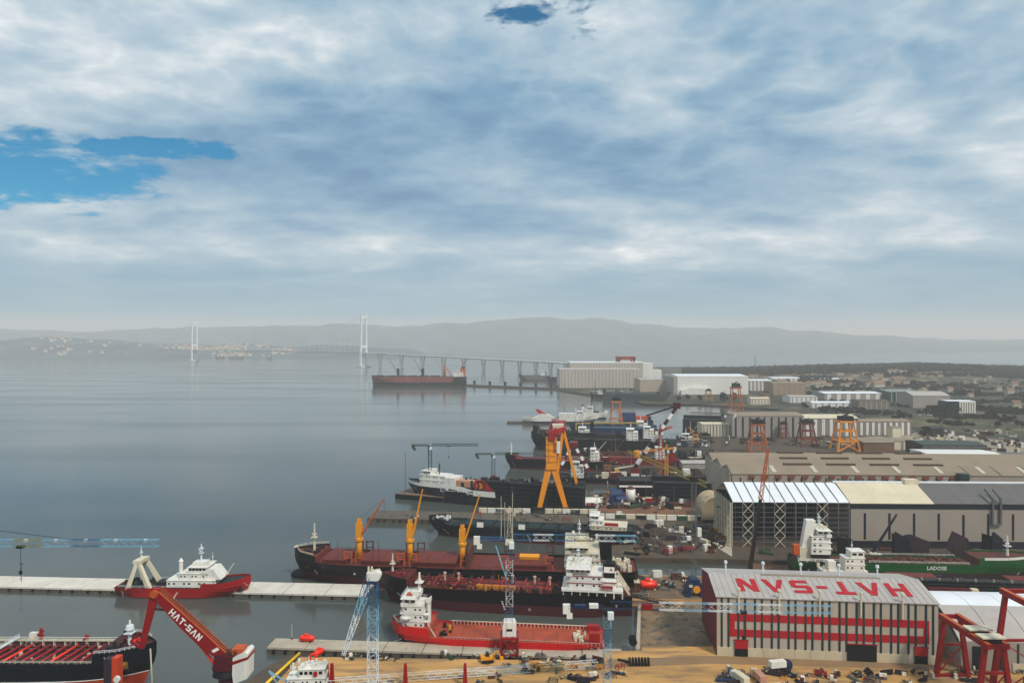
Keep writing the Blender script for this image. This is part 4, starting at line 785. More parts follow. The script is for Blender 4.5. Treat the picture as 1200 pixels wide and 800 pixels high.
# crane with the long jib before the lettered hall
D = 236.0; r = tower_crane('tower_crane', 'blue tower crane whose long jib reaches in front of the lettered hall', 711.5, D, 3, zat(717, D), 13.5, 72, [dkblue, dkblue, cwhite, ltblue, cwhite, ltblue, cwhite, ltblue, ltblue], 2.4, 2.4, (1, -.055, 0), tblue, 0, mast_sections=6, alt=ltblue, cab=True, trolley=.62, head=dark)
MB().cbox((13.2, -.7, zat(717, D) - 3 + 2.2), (3.4, 1.6, 1.8)).build('red_jib_panel', crane_red, r)
ubox('winch_cover', white, r, (-4.5, 0, zat(717, D) - 3 + 2.2), (3, 1.6, 1.3)); ubox('winch_cover', dkblue, r, (-9, 0, zat(717, D) - 3 + 2.0), (3.6, 1.6, 1.1))
# jib entering from the left edge
D = 232.0; r = tower_crane('tower_crane', 'pale blue lattice crane jib entering from the left edge above the water', -90, D, 0, zat(644, D), 14, 76, [ltblue, tblue, ltblue, M('jib_yellow_green', (150, 150, 96), .6), ltblue, tblue, ltblue, ltblue], 2.4, 2.2, (1, 0, 0), tblue, 8, trolley=.42)
for i in range(7): ubox('jib_lamp', white, r, (14 + i * 9.8, 0, zat(644, D) + 3.1), (.9, .9, .7))
# knuckle lattice crane
D = 205.0; x = xat(437, D); zt = zat(676, D); r = root('lattice_crane', 'pale blue and white lattice crane with its fly jib folded down', 'crane', (x, D, 3)); h = zt - 3
for i in range(6): MB().lattice((0, 0, h * i / 6), (0, 0, h * (i + 1) / 6), 2.7, 2.7, 4, .13).build('mast_section', (cwhite, cwhite, cwhite, cwhite, ltblue, tblue)[i], r)
k = D / F; tipj = Vector(((408 - 437) * k, -6, (676 - 757) * k + h))
for i in range(4):
    a, c = Vector((-.8, 0, h)).lerp(tipj, i / 4), Vector((-.8, 0, h)).lerp(tipj, (i + 1) / 4); MB().lattice(a, c, 2.2 - .35 * i, 2.0 - .35 * i, 4, .11, 1.85 - .35 * i, 1.65 - .35 * i).build('fly_jib_section', (tblue, ltblue, cwhite, cwhite)[i], r)
MB().box(-1.6, 1.8, -1.5, 1.5, h - .6, h + 1.6).tube((1, -1.4, h + .6), (1, 1.4, h + .6), 1.4, n=12).build('jib_head', white, r); clutter(MB(), -1.4, 1.8, -1.3, 1.3, h + 1.5, 6, .4, 1, 1.6, 71).build('head_sheaves', cream, r)
MB().bar((0, 0, h - 14), tipj + Vector((1, 0, 4)), .1).build('luffing_rope', tgreen, r)
# blue based luffing crane with the yellow jib
D = 333.0; x = xat(813, D); zt = zat(563, D); r = root('luffing_crane', 'grey lattice crane on a blue base with a yellow jib over the yard', 'crane', (x, D, 3)); h = zt - 3
MB().extr_y([(-4, 0), (-2.6, 0), (-1.8, 3.5), (1.8, 3.5), (2.6, 0), (4, 0), (3.6, 4), (1.9, 8), (-1.9, 8), (-3.6, 4)], -3, 3).build('base_portal', dkblue, r); MB().box(-4.6, -2.2, -3.4, 3.4, 0, 1.4).box(2.2, 4.6, -3.4, 3.4, 0, 1.4).build('bogies', dkblue, r)
MB().tube((.6, -3.0, 3.6), (.6, -3.4, 3.6), 1.7, 1.7, 18).build('cable_reel', yellow, r); ubox('white_cabinet', cream, r, (-2.2, -3.2, 5.2), (1.6, .8, 1.1))
MB().lattice((0, 0, 8), (0, 0, h), 2.0, 2.0, 18, .12).build('mast', steel, r); ubox('cab', white, r, (2.4, -.5, h - 24), (1.8, 2, 4)); MB().box(-1.6, 1.6, -1.6, 1.6, h, h + 2).build('slewing_unit', dark, r)
jt = Vector((xat(738, D) - x + 1, 12, h + 12)); ygm = M('jib_yellow', (160, 150, 72), .6, .2, .5); MB().lattice((6, -1, h - 1.8), jt.lerp((6, -1, h - 1.8), .5), 2, 2, 8, .13).build('jib_section', ygm, r); MB().lattice(jt.lerp((6, -1, h - 1.8), .5), jt, 2, 2, 8, .13, .8, .8).build('jib_section', ygm, r)
# ---------------------------------------------------------------- long crawler crane boom behind the hall
D = 344; x = xat(872, D); zt = zat(526, D); r = root('crawler_crane', 'crawler crane with black lower boom and orange lattice tip beside the scaffolded hall', 'crane', (x, D, 3))
for s in (-1, 1): MB().extr_y([(-4, .6), (-3.4, 0), (3.4, 0), (4, .6), (3.4, 1.5), (-3.4, 1.5)], s * 2.2 - .6, s * 2.2 + .6).build('track', dark, r)
MB().extr_y([(-5, 1.6), (3, 1.6), (3.4, 3), (2, 4.6), (-5, 4.4)], -1.8, 1.8).build('crane_body', yellow, r); ubox('cab', yellow, r, (2.6, -1.8, 3.6), (1.8, 1.3, 2)); k = D / F; top_ = Vector(((900 - 872) * k, 0, zt - 3)); b0 = Vector((2, 0, 3))
MB().bar(b0, b0.lerp(top_, .62), 1.7, 1.9, 1.2).build('lower_boom', M('boom_black', (36, 30, 36), .5, .2, .3), r); MB().lattice(b0.lerp(top_, .62), top_, 1.6, 1.6, 18, .14, .8, .8).build('upper_boom', orange2, r); MB().bar(b0, b0.lerp(top_, .06), 2.1, 2.3).build('boom_foot', yellow, r); MB().bar(top_, Vector((top_.x + .5, -1, 40)), .1).build('hoist_rope', dark, r)
# ================================================================ halls
def hall(name, label, p0, L, dep, ze, zr, ang, wallm, roofm, cat='building', bays=1, seams=0, ov=.5, roofname='roof', z0=3, group=None, seam_m=None, panels=0, side=None):
    r = root(name, label, cat, (p0[0], p0[1], z0), ang, group); ze -= z0; zr -= z0; w_ = dep / bays
    prof_ = [(0, 0)] + [(0, ze)]
    for b_ in range(bays): prof_ += [(b_ * w_ + w_ / 2, zr), ((b_ + 1) * w_, ze)]
    prof_ += [(dep, 0)]
    MB().extr_x(prof_, 0, L).build('wall', wallm, r)
    for b_ in range(bays):
        for s in (0, 1):
            ya, za, yb, zb_ = (b_ * w_ - (ov if b_ == 0 else 0), ze - (ov * (zr - ze) / (w_ / 2) if b_ == 0 else 0), b_ * w_ + w_ / 2, zr) if s == 0 else (b_ * w_ + w_ / 2, zr, (b_ + 1) * w_ + (ov if b_ == bays - 1 else 0), ze)
            n = max(1, panels if s == 0 else 1)
            for i in range(n):
                xa, xb = -ov + (L + 2 * ov) * i / n, -ov + (L + 2 * ov) * (i + 1) / n; g = .04 if n > 1 else 0
                MB().extr_x([(ya, za + .05), (yb, zb_ + .05), (yb, zb_ + .35), (ya, za + .35)], xa + g, xb - g).build('roof_panel' if n > 1 else roofname, roofm, r)
            if seams and s == 0:
                for i in range(seams): xa = L * (i + .5) / seams; MB().extr_x([(ya, za + .35), (yb, zb_ + .35), (yb, zb_ + .5), (ya, za + .5)], xa - .08, xa + .08).build('roof_seam', seam_m or roofm, r)
    return r
def strips(r, xs, w_, z0, z1, mat, y=-.08, name='wall_strip', d=.16):
    for x in xs: ubox(name, mat, r, (x, y, (z0 + z1) / 2), (w_, d, z1 - z0))
# ---- the lettered hall
p0 = Vector((77.8, 269)); p1 = Vector((157.2, 261.2)); ang = math.atan2(p1.y - p0.y, p1.x - p0.x); L = (p1 - p0).length
r = hall('ship_hall', 'beige and red ship hall with giant red letters on its grey roof', p0, L, 33, 25.2, 28.6, ang, beige_hs, roof_grey, panels=9, seams=34)
MB().extr_x([(.0, 0), (.0, 22.1), (16.5, 25.45), (33, 22.1), (33, 0)], -.12, -.02).build('gable_panel', gablem, r)
for i in range(13):
    for k in range(2): strips(r, [L * (i + .5) / 13 + (k - .5) * 2.5], .75, 3.4 if True else 0, 21.9, strip_teal)
for i in range(14): MB().box(L * i / 14 + .05, L * (i + 1) / 14 - .05, -.28, .02, 0, 3.3).build('plinth_block', M('plinth_cream', (206, 194, 170), .8, .12, .3, 1), r) if i not in (1, 8, 12) else None
s0, s1, t0, t1 = 4.6, L - 3.2, 7.4, 16.0
for nm, (xa, xb, za, zb_) in {'upper': (s0, s1, 13.2, t1), 'lower': (s0, s1, t0, 10.2), 'left': (s0, s0 + 2, 10.2, 13.2), 'right': (s1 - 2, s1, 10.2, 13.2)}.items(): MB().box(xa, xb, -.12, -.02, za, zb_).build('red_band', signred, r)
for xa, xb, zt_, top_red in ((6.6, 11.4, 6.0, 3.0), (47.5, 58.0, 6.2, 0), (71.4, 76, 6.0, 3.0)):
    MB().box(xa, xb, -.34, -.1, 0, zt_).build('doorway', M('dark_interior', (12, 16, 22), .9, .1), r)
    if top_red: MB().box(xa, xb, -.5, -.3, zt_ - top_red, zt_).build('roller_door', signred, r)
    MB().box(xa - .3, xb + .3, -.5, -.05, zt_, zt_ + .35).build('door_lintel', crane_red, r)
sl = Vector((0, 16.5, 3.4)).normalized(); mo_ = Vector((L * .515, 8.1, 22.2 + 8.1 * 3.4 / 16.5 + .38)); block_text('HAT-SAN', 9.0, 1.0, 2.3, signred, r, plane_mw(mo_, (-1, 0, 0), -sl), .2, 'roof_letter')
for i in range(5):
    x = L * (.10 + .185 * i); v = MB().tube((x, -.5, 16.6), (x, -.5, 25.2), .35, n=8).tube((x, -.5, 25.2), (x, -.5, 26), .7, .55, 10).bar((x, -.5, 17), (x, .1, 17), .5); v.build('vent_pipe', cream, r)
    x = L * (.09 + .185 * i); MB().tube((x, 20, 24.4), (x, 20, 29), .35, n=8).tube((x, 20, 29), (x, 20, 29.9), .75, .6, 10).build('ridge_vent', cwhite, r)
MB().box(20, L - 14, 15.6, 17.4, 25.5, 25.95).build('ridge_cap', roof_tan, r)
# ---- hall with the pale curved roof
r = hall('workshop_hall', 'workshop with pale curved white roof at the right edge beside the lettered hall', (163.2, 257.5), 74, 46, 13.0, 13.6, ang * .6, hallgrey, roof_grey)
for c_ in list(r.children):
    if c_.name.startswith('roof'): bpy.data.objects.remove(c_)
arc = [(46 * k / 12, 10 + 8.5 * math.sin(math.pi * k / 12) ** .9) for k in range(13)]
for k in range(12):
    (ya, za), (yb, zb_) = arc[k], arc[k + 1]
    for i in range(6):
        MB().extr_x([(ya, za), (yb, zb_), (yb, zb_ + .3), (ya, za + .3)], -.6 + i * 12.5 + .12, -.6 + (i + 1) * 12.5 - .12).build('roof_panel', roof_wh if k > 3 else roof_grey, r)
MB().extr_x([(0, 10)] + [(a, c - .02) for a, c in arc] + [(46, 10)], .2, 73).build('gable_infill', hallgrey, r)
m_ = MB()
for k in range(12): (ya, za), (yb, zb_) = arc[k], arc[k + 1]; m_.extr_x([(ya, za - .5), (yb, zb_ - .5), (yb, zb_ + .8), (ya, za + .8)], -1.0, -.62)
m_.build('verge_trim', strip_teal, r)
for xa, xb, m__ in ((4, 8.5, 'door_leaf'), (12, 16, 'door_leaf')): MB().box(xa, xb, -.2, -.02, 0, 8.5).build(m__, strip_navy, r)
strips(r, [20, 26, 32, 38], .7, 2.6, 9.6, strip_teal)
for i in range(6): MB().box(18 + i * 6, 23.9 + i * 6, -.25, .02, 0, 2.6).build('plinth_block', MATS['plinth_cream'], r)
# ---- big hall with scaffolded end
p0 = G(858, 640); A1 = R(-1.6); r = hall('assembly_hall', 'huge beige assembly hall with dark upright slots and scaffolded open end', (p0.x + 68, p0.y - 2), 190, 40, 28.6, 36.6, A1, beige, roof_cr, panels=12)
n_ = 0
for c_ in [c_ for c_ in r.children if c_.name.startswith('roof_panel')]:
    i = sorted([k for k in r.children if k.name.startswith('roof_panel')], key=lambda k: k.name).index(c_)
    if i >= 3: c_.data.materials[0] = roof_dk
MB().box(-.2, 190, -.3, -.02, 22.6, 25.4).build('navy_fascia', strip_navy, r); MB().box(-.2, 190, -.3, -.02, 0, 4.0).build('navy_plinth', strip_navy, r)
for i in range(9): ubox('slot_window', strip_navy, r, (8 + i * 14, -.1, 12.4 if i % 5 != 4 else 11), (1.2, .2, 15 if i % 5 != 4 else 16.5))
for i in range(2): MB().bar((80 + i * 4.5, -.9, 14), (80 + i * 4.5, -.9, 29), 1.0).bar((80 + i * 4.5, -.9, 29), (80 + i * 4.5, 6, 33), 1.0).build('exhaust_duct', steel, r)
MB().bar((80, -.9, 14), (84.5, -.9, 14), 1.0).build('duct_elbow', steel, r); ubox('roof_unit', cream, r, (44, 20, 34.4), (8, 5, 3)); MB().box(-2, 190, 19, 21, 33.6, 34.4).build('ridge_cap', roof_wh, r)
sc = root('scaffold_shelter', 'tall open steel frame with white roof joined to the beige hall', 'shelter', (p0.x, p0.y, 3), A1); Ls = 67; hs_ = 25.6
for i in range(12):
    x = Ls * i / 11
    for y in (0, 36): MB().box(x - .25, x + .25, y - .25, y + .25, 0, hs_).build('upright', steel, sc)
for i in range(9): MB().box(0, Ls, -.22, .22, hs_ * (i + 1) / 9 - .12, hs_ * (i + 1) / 9 + .12).build('cross_rail', steel, sc); MB().box(0, Ls, 35.8, 36.2, hs_ * (i + 1) / 9 - .12, hs_ * (i + 1) / 9 + .12).build('cross_rail', M('scaffold_green', (52, 78, 84), .6, .2, .3), sc)
for i in (1, 4, 8):
    m_ = MB(); x0_, x1_ = Ls * i / 11, Ls * (i + 1) / 11
    for k in range(4): m_.bar((x0_, -.3, hs_ * k / 4), (x1_, -.3, hs_ * (k + 1) / 4), .3).bar((x1_, -.3, hs_ * k / 4), (x0_, -.3, hs_ * (k + 1) / 4), .3)
    m_.build('cross_bracing', cream, sc)
m_ = MB()
for y in range(0, 37, 6): m_.lattice((-.6, y, 0), (-.6, y, hs_), 1.0, 1.0, 12, .2)
m_.build('end_frame', cream, sc); MB().box(.3, Ls, 36.4, 36.8, 0, hs_).build('back_sheeting', M('back_sheet', (30, 52, 60), .8, .3, .3), sc)
for i in range(11):
    xa, xb = Ls * i / 11, Ls * (i + 1) / 11
    for (ya, za, yb, zb_) in ((-.5, hs_ + .2, 20, 33.2), (20, 33.2, 40, hs_ + .2)): MB().extr_x([(ya, za), (yb, zb_), (yb, zb_ + .3), (ya, za + .3)], xa + .06, xb - .06).build('roof_sheet', roof_wh, sc)
    MB().bar((xa, -.2, hs_ + .8), (xa, 20, 33.9), .35).build('roof_rib', steel, sc)
# ---- long tan halls behind
D = 519; r = hall('long_hall', 'long tan multi bay hall roofs with rows of brown vents', (xat(858, D), D), 330, 84, 25, 29.5, R(-2.2), beige, roof_tan, bays=3)
strips(r, [6 + i * 8.8 for i in range(19)], 1.0, 4, 19.5, strip_navy)
for i in range(17): ubox('eave_vent', M('vent_brown', (150, 92, 70), .7, .2, .3), r, (14 + i * 9.6, -.6, 20.2), (4.2, 1.2, 2.0))
for k, (y, zz) in enumerate(((14, 27), (42, 27), (70, 27))):
    for i in range(4): ubox('roof_vent', M('vent_dark', (104, 88, 74), .8, .2, .3), r, (52 + i * 32 + k * 7, y, zz), (21, 2.4, 1.6))
for i in range(7): MB().extr_x([(-.5, 22.45), (14, 26.9), (14, 27.1), (-.5, 22.65)], 170 + i * 22, 170.4 + i * 22).build('roof_seam', roof_dk, r)
for i in range(9): MB().extr_x([(2, 23.1), (12, 26.2), (12, 26.5), (2, 23.4)], 30 + i * 30, 33 + i * 30).build('roof_light', M('roof_light_pale', (196, 190, 176), .5, .1, .1), r)
ubox('stair_tower', strip_teal, r, (163, -3, 13), (6, 6, 22)); ubox('end_frame', concrete, r, (-.8, 40, 11), (1.2, 78, 22))
D = 612; r = hall('teal_hall', 'grey roofed hall with a long teal eave behind the tan roofs', (xat(896, D), D), 135, 36, 20, 22.5, R(-2), strip_teal, roof_grey); MB().box(0, 135, -.3, -.05, 14.5, 17).build('teal_fascia', M('fascia_teal', (34, 92, 108), .6, .15, .1), r)
D = 633; r = hall('white_store', 'white store with upright ribs right of the tan roofs', (xat(1093, D), D), 65, 40, 19.5, 20.5, R(-3), hallwhite, hallwhite); strips(r, [4 + i * 6 for i in range(11)], .7, .5, 16, hallgrey, -.2); ubox('corner_post', hallgrey, r, (37, -.6, 8.5), (3, 1, 17))
D = 640; r = hall('dark_store', 'dark teal store with plants on its roof at the right edge', (xat(1181, D), D), 60, 30, 17, 17.5, R(-3), strip_teal, roof_dk); strips(r, [3 + i * 5 for i in range(10)], .8, 1, 13, strip_navy, -.15)
D = 705; r = hall('green_workshop', 'dark green workshop hall with flat roof behind the white store', (xat(1081, D), D), 62, 34, 19, 20.5, R(-3), M('dark_green_clad', (26, 54, 56), .6, .2, .1, 1), M('green_roof', (76, 92, 86), .7, .15, .05)); MB().box(0, 62, -.3, -.05, 13, 15.4).build('pale_fascia', steel, r); strips(r, [10 * i + 4 for i in range(6)], .5, 0, 13, strip_teal)
# ---- arched hut
p = G(823, 612); r = root('arched_hut', 'weathered arched hut beside the scaffolded hall', 'hut', p, R(-4)); W = 18.5; ar = [(W / 2 + W / 2 * math.cos(math.pi * (1 - k / 14)), 7 + 9.5 * math.sin(math.pi * k / 14)) for k in range(15)]
MB().extr_y([(0, 0)] + ar + [(W, 0)], 0, 22).build('end_wall', M('hut_wall', (170, 156, 132), .8, .15, .15, 1), r); m_ = MB()
for (xa, za), (xb, zb_) in zip(ar[:-1], ar[1:]): m_.extr_y([(xa, za), (xb, zb_), (xb + (xb - W / 2) * .04, zb_ + .4), (xa + (xa - W / 2) * .04, za + .4)], -.6, 22.5)
m_.build('arched_roof', M('hut_roof', (192, 176, 148), .75, .25, .15, 0, (132, 84, 58), .54), r); ubox('louvre', dark, r, (10.5, -.1, 11), (4, .3, 2)); ubox('rail_beam', dark, r, (9.5, -.5, 1.2), (19, .8, 1.4))
# ================================================================ red gantry cranes at the right
def red_gantry(label, xl, xr, yf, yn, zt_, splay=2.6, trol=True):
    r = root('gantry_crane', label, 'crane', ((xl + xr) / 2, (yf + yn) / 2, 3)); w_ = (xr - xl) / 2; hy = (yf - yn) / 2; z_ = zt_ - 3
    for s in (-1, 1): MB().box(s * w_ - .7, s * w_ + .7, -hy - 2, hy + 2, z_ - 1.8, z_).build('girder', crane_red, r); MB().box(s * w_ - .72, s * w_ + .72, -hy - 2, hy + 2, z_, z_ + .12).build('girder_lit_top', orange2, r)  # orange layer paints the light falling on the red girder tops
    for sy in (-1, 1):
        for s in (-1, 1): MB().bar((s * w_, sy * hy, z_ - 1.8), (s * (w_ + splay), sy * hy, 0), 1.3, 1.3, 1.5).build('leg', crane_red, r)
        m_ = MB()
        for f in (.42, .97): xx = w_ + splay * f; m_.bar((-xx, sy * hy, (z_ - 1.8) * (1 - f)), (xx, sy * hy, (z_ - 1.8) * (1 - f)), .8)
        xx, x2, zb_ = w_ + splay * .42, w_ + splay * .97, (z_ - 1.8); m_.bar((-xx, sy * hy, zb_ * .58), (x2, sy * hy, zb_ * .03), .35).bar((xx, sy * hy, zb_ * .58), (-x2, sy * hy, zb_ * .03), .35); m_.build('leg_bracing', crane_red, r)
        MB().bar((-w_, sy * (hy + 1.6), z_ - .9), (w_, sy * (hy + 1.6), z_ - .9), .9, 1.4).build('end_beam', crane_red, r)
    if trol:
        for yy in (-hy * .25, -hy * .85): t_ = MB().box(-w_ - .9, w_ + .9, yy - 2, yy + 2, z_ + .9, z_ + 1.3).build('trolley_roof', cream, r); MB().box(-w_ + .4, w_ - .4, yy - 1.6, yy + 1.6, z_ - 1.4, z_ + .9).build('trolley', dark, r)
    return r
red_gantry('red twin girder gantry crane standing between the two front halls', 153.6, 159.6, 252, 230, 24.6)
red_gantry('tall red gantry crane cut off by the right edge', 163, 186, 234, 220, 40, splay=5, trol=False)
# white lattice jib, red posts and machinery on the sand
a, c = G(372, 800, 4.6), G(700, 777, 4.6); r = root('lattice_boom', 'long white lattice boom lying across the sandy yard', 'crane boom', (a.x, a.y, 3)); d = c - a; d.z = 0
for i in range(8):
    m_ = MB().lattice(d * i / 8 + Vector((0, 0, 1.6)), d * (i + 1) / 8 + Vector((0, 0, 1.6)), 2, 2, 6, .1); m_.build('boom_section', (cwhite, cwhite, cream, cwhite, cwhite, ltblue, tgreen, cwhite)[i], r)
for i in range(0, 9, 2): MB().cbox(d * i / 8 + Vector((0, 0, .28)), (2.4, 2.2, .55)).build('trestle', rusty, r)
for j, (px_, lab) in enumerate(((383, 'red tapered steel post, left one of the close pair on the sand'), (389, 'red tapered steel post, right one of the close pair on the sand'), (475, 'red tapered steel post standing alone on the sand, middle of the row'), (545, 'red tapered steel post on the sand below the tower crane portal'))):
    p = G(px_, 804); r = root('steel_post', lab, 'post', p); MB().bar((0, 0, 0), (0, 0, 8), 1.7, 1.7, .9).build('post_shaft', red, r); MB().box(-1.2, 1.2, -1.2, 1.2, 0, .35).build('base_plate', dk_red, r); MB().bar((.2, -.9, 1), (.2, -.6, 7), .15).build('ladder', dk_red, r)
# white workboat top at the bottom edge
p = G(362, 838); r = root('workboat', 'white workboat superstructure showing at the bottom edge', 'boat', (p.x, p.y, 3), R(4)); MB().extr_z([(-11, -3.4), (6, -3.4), (11, 0), (6, 3.4), (-11, 3.4)], 1.2, 5).build('hull', dkblue, r); MB().box(-9, -8, -2.5, 2.5, 0, 1.2).box(5, 6, -2.5, 2.5, 0, 1.2).build('keel_blocks', dark, r)
z = house(r, -6.5, 5.5, 3, 5, 4, 2.5, white, win=1.3, shrink=.3); mast(r, 0, 0, z, 3, cwhite, .2, 1); clutter(MB(), -6, 5, -2.6, 2.6, z - .1, 30, .4, 1.2, 1.7, 81).build('roof_gear', white, r); MB().bar((-6, -1, 11), (-12, -2, 15.5), .4).bar((-12, -2, 15.5), (-9, -2, 11), .3).build('boat_davit', ltblue, r); ubox('red_flag_panel', signred, r, (2.6, -3.05, z - 1.4), (1.2, .1, 1.4))
# ================================================================ yard clutter: one object each
def dozer(p, mat, rz, label, s=1.0):
    r = root('loader', label, 'machine', p, rz)
    for k in (-1, 1): MB().extr_y([(-1.9, .4), (-1.5, 0), (1.5, 0), (1.9, .4), (1.5, .9), (-1.5, .9)], k * 1.0 - .3, k * 1.0 + .3).build('track', dark, r)
    MB().extr_y([(-2, .9), (1.4, .9), (1.6, 1.6), (.2, 1.8), (-2, 2)], -1, 1).build('body', mat, r); MB().extr_y([(-.6, 1.9), (.6, 1.8), (.4, 3), (-.5, 3)], -.8, .4).build('cab', glass, r); MB().bar((1.2, .6, 1.4), (3.2, .6, 2.8), .35).bar((3.2, .6, 2.8), (4.4, .6, .6), .3).box(3.9, 4.9, .1, 1.1, 0, .8).build('arm', mat, r); r.scale = (s,) * 3; return r
dozer(G(571, 775), yellow, .2, 'yellow excavator on the sand beside the tower crane portal', 1.25)
def truck(p, cabm, bodym, rz, label, group=None, s=1.0):
    r = root('truck', label, 'truck', p, rz, group); MB().box(-4.4, 1.6, -1.2, 1.2, 1.2, 3.4).build('cargo_box', bodym, r); MB().extr_y([(1.9, .6), (4, .6), (4, 1.9), (3.5, 3), (1.9, 3)], -1.15, 1.15).build('cab', cabm, r); ubox('windscreen', glass, r, (3.8, 0, 2.4), (.3, 2, .8))
    for x in (-3.4, -2.2, 3): 
        for y in (-1.1, 1.1): MB().tube((x, y - .15, .5), (x, y + .15, .5), .5, n=10).build('wheel', fender, r)
    ubox('chassis', dark, r, (-.3, 0, .9), (8, 1.6, .5)); r.scale = (s,) * 3; return r
truck(G(866, 799), white, cream, 1.9, 'white lorry parked on the sand at the lower left of the lettered hall'); truck(G(888, 797), cream, M('load_pink', (200, 160, 140), .7), 1.7, 'cream lorry with pinkish load on the sand below the lettered hall'); truck(G(915, 784), dkblue, white, .2, 'white box lorry parked near the left door of the lettered hall'); truck(G(795, 676), white, steel, .1, 'small white lorry on the quay behind the blue crane base', s=.8)
# stacks of black tyres
def tyres(p, n, label, rz=0):
    r = root('tyre_stack', label, 'tyres', p, rz)
    for i in range(n):
        m_ = MB()
        for k in range(10): a, c = .6283 * k, .6283 * (k + 1); m_.bar((i * 1.15, 1.2 * math.cos(a), 1.35 + 1.2 * math.sin(a)), (i * 1.15, 1.2 * math.cos(c), 1.35 + 1.2 * math.sin(c)), .5, .75)
        m_.build('tyre', fender, r)
tyres(G(738, 779), 7, 'row of large black tyres standing on the sand by the slipway'); tyres(G(742, 756), 4, 'black tyre fenders hanging at the edge of the slipway', 1.5)
# steel sections, pipes, pallets
def scrap(kind, p, s, rz, label, group):
    q_ = random.Random(int(p.x * 10) + int(p.y * 7)); mats = [dark, rusty, purple, steel, cream, tgreen, dkblue, deck_dk]
    if kind == 0:
        r = root('steel_section', label, 'steel section', p, rz, group); m1 = q_.choice(mats[:3]); MB().box(-2, 2, -.12, .12, 0, 1.8).build('plate', m1, r)
        for k in range(4): MB().extr_x([(-.1, 0), (1.6, 0), (.9, 1.2), (-.1, 1.7)], -1.9 + k * 1.25, -1.75 + k * 1.25).build('rib', m1, r)
    elif kind == 1:
        r = root('pipe_bundle', label, 'pipes', p, rz, group); m1 = q_.choice(mats)
        for k in range(5): MB().tube((-3, (k % 3) * .55, .3 + (k // 3) * .5), (3, (k % 3) * .55, .3 + (k // 3) * .5), .26, n=8).build('pipe', m1, r)
    elif kind == 2:
        r = root('crate_stack', label, 'crates', p, rz, group)
        for k in range(4): MB().cbox(((k % 2) * 1.5, 0, .6 + (k // 2) * 1.15), (1.35, 1.3 - .2 * (k // 2), 1.1)).build('crate', q_.choice([cream, white, rusty, steel]), r)
    elif kind == 3:
        r = root('scrap_heap', label, 'scrap', p, rz, group)
        for k in range(9):
            a = Vector((q_.uniform(-1.6, 1.6), q_.uniform(-1.2, 1.2), q_.uniform(.1, .8))); MB().bar(a, a + Vector((q_.uniform(-1.6, 1.6), q_.uniform(-1, 1), q_.uniform(.1, 1.0))), q_.uniform(.2, .7), q_.uniform(.15, .5)).build('scrap_piece', q_.choice(mats), r)
    else:
        r = root('storage_rack', label, 'frame', p, rz, group); m1 = q_.choice([red, rusty, steel, yellow, tgreen]); m_ = MB()
        for x in (-1.8, 1.8):
            for y in (-.9, .9): m_.box(x - .1, x + .1, y - .1, y + .1, 0, 1.9)
        m_.build('posts', m1, r); MB().rail([(-1.8, -.9, .8), (1.8, -.9, .8), (1.8, .9, .8), (-1.8, .9, .8), (-1.8, -.9, .8)], 1.05, 4, .18).build('rails', m1, r)
    r.scale = (s,) * 3; return r
ZN = [('on the open sand between the lattice boom and the slipway', (560, 735, 772, 800), 46, .9), ('on the sand in front of the lettered hall', (842, 1095, 786, 804), 60, .9), ('along the sandy edge of the front quay', (395, 690, 768, 774), 30, .8), ('on the brown yard beyond the finger pier', (692, 832, 581, 597), 110, 1.7), ('on the dark dirt yard by the arched hut', (735, 852, 616, 650), 84, 1.7), ('on the quay behind the slipway', (745, 830, 676, 699), 26, 1.1), ('by the gantries between the two front halls', (1110, 1195, 788, 800), 12, .9), ('along the long finger pier', (440, 740, 600, 610), 26, 1.1), ('on the outer finger piers', (710, 830, 541.5, 545.5), 44, 1.6), ('on the far finger piers', (710, 830, 521, 523.5), 34, 1.9), ('on the works ground among the orange cranes', (850, 1010, 513, 524), 44, 2.0), ('below the assembly hall front', (880, 1190, 645, 655), 26, 1.2)]
KN = ['dark steel section lying', 'bundle of pipes lying', 'stack of crates standing', 'heap of scrap lying', 'empty steel frame standing']
for where, (xa, xb, ya, yb), n, s in ZN:
    for i in range(n): k = rnd.choice((0, 1, 2, 3, 3, 4)); scrap(k, G(rnd.uniform(xa, xb), rnd.uniform(ya, yb), 3.05 if 'finger pier' not in where or 'long' not in where else 3.4), s * rnd.uniform(.6, 1.25), rnd.uniform(-.6, .6) + (1.57 if rnd.random() < .25 else 0), KN[k] + ' ' + where, 'yard goods ' + where)
def container(p, mat, rz, label, group, s=(6, 2.4, 2.6)):
    r = root('container', label, 'container', p, rz, group); MB().box(-s[0] / 2, s[0] / 2, -s[1] / 2, s[1] / 2, 0, s[2]).build('box', mat, r); MB().box(-s[0] / 2 - .05, s[0] / 2 + .05, -s[1] / 2 - .05, s[1] / 2 + .05, s[2], s[2] + .12).build('roof', cream, r); return r
for i in range(13):
    px_ = 566 + i * 10.2 + (6 if i > 5 else 0)
    if 628 < px_ < 640: continue
    container(G(px_, 600 + i * .12, 3.4), (cream, white, steel, cream)[i % 4], R(-3), 'pale site container in the row along the long finger pier', 'containers on the long finger pier', (5.4, 2.6, 2.8))
for i in range(11): container(G(703 + i * 12, 607 + i * .25), (cream, white, tgreen, cream, deck_dk, white)[i % 6], R(-3), 'site container in the row at the root of the finger pier', 'containers at the pier root', (6, 2.6, 3))
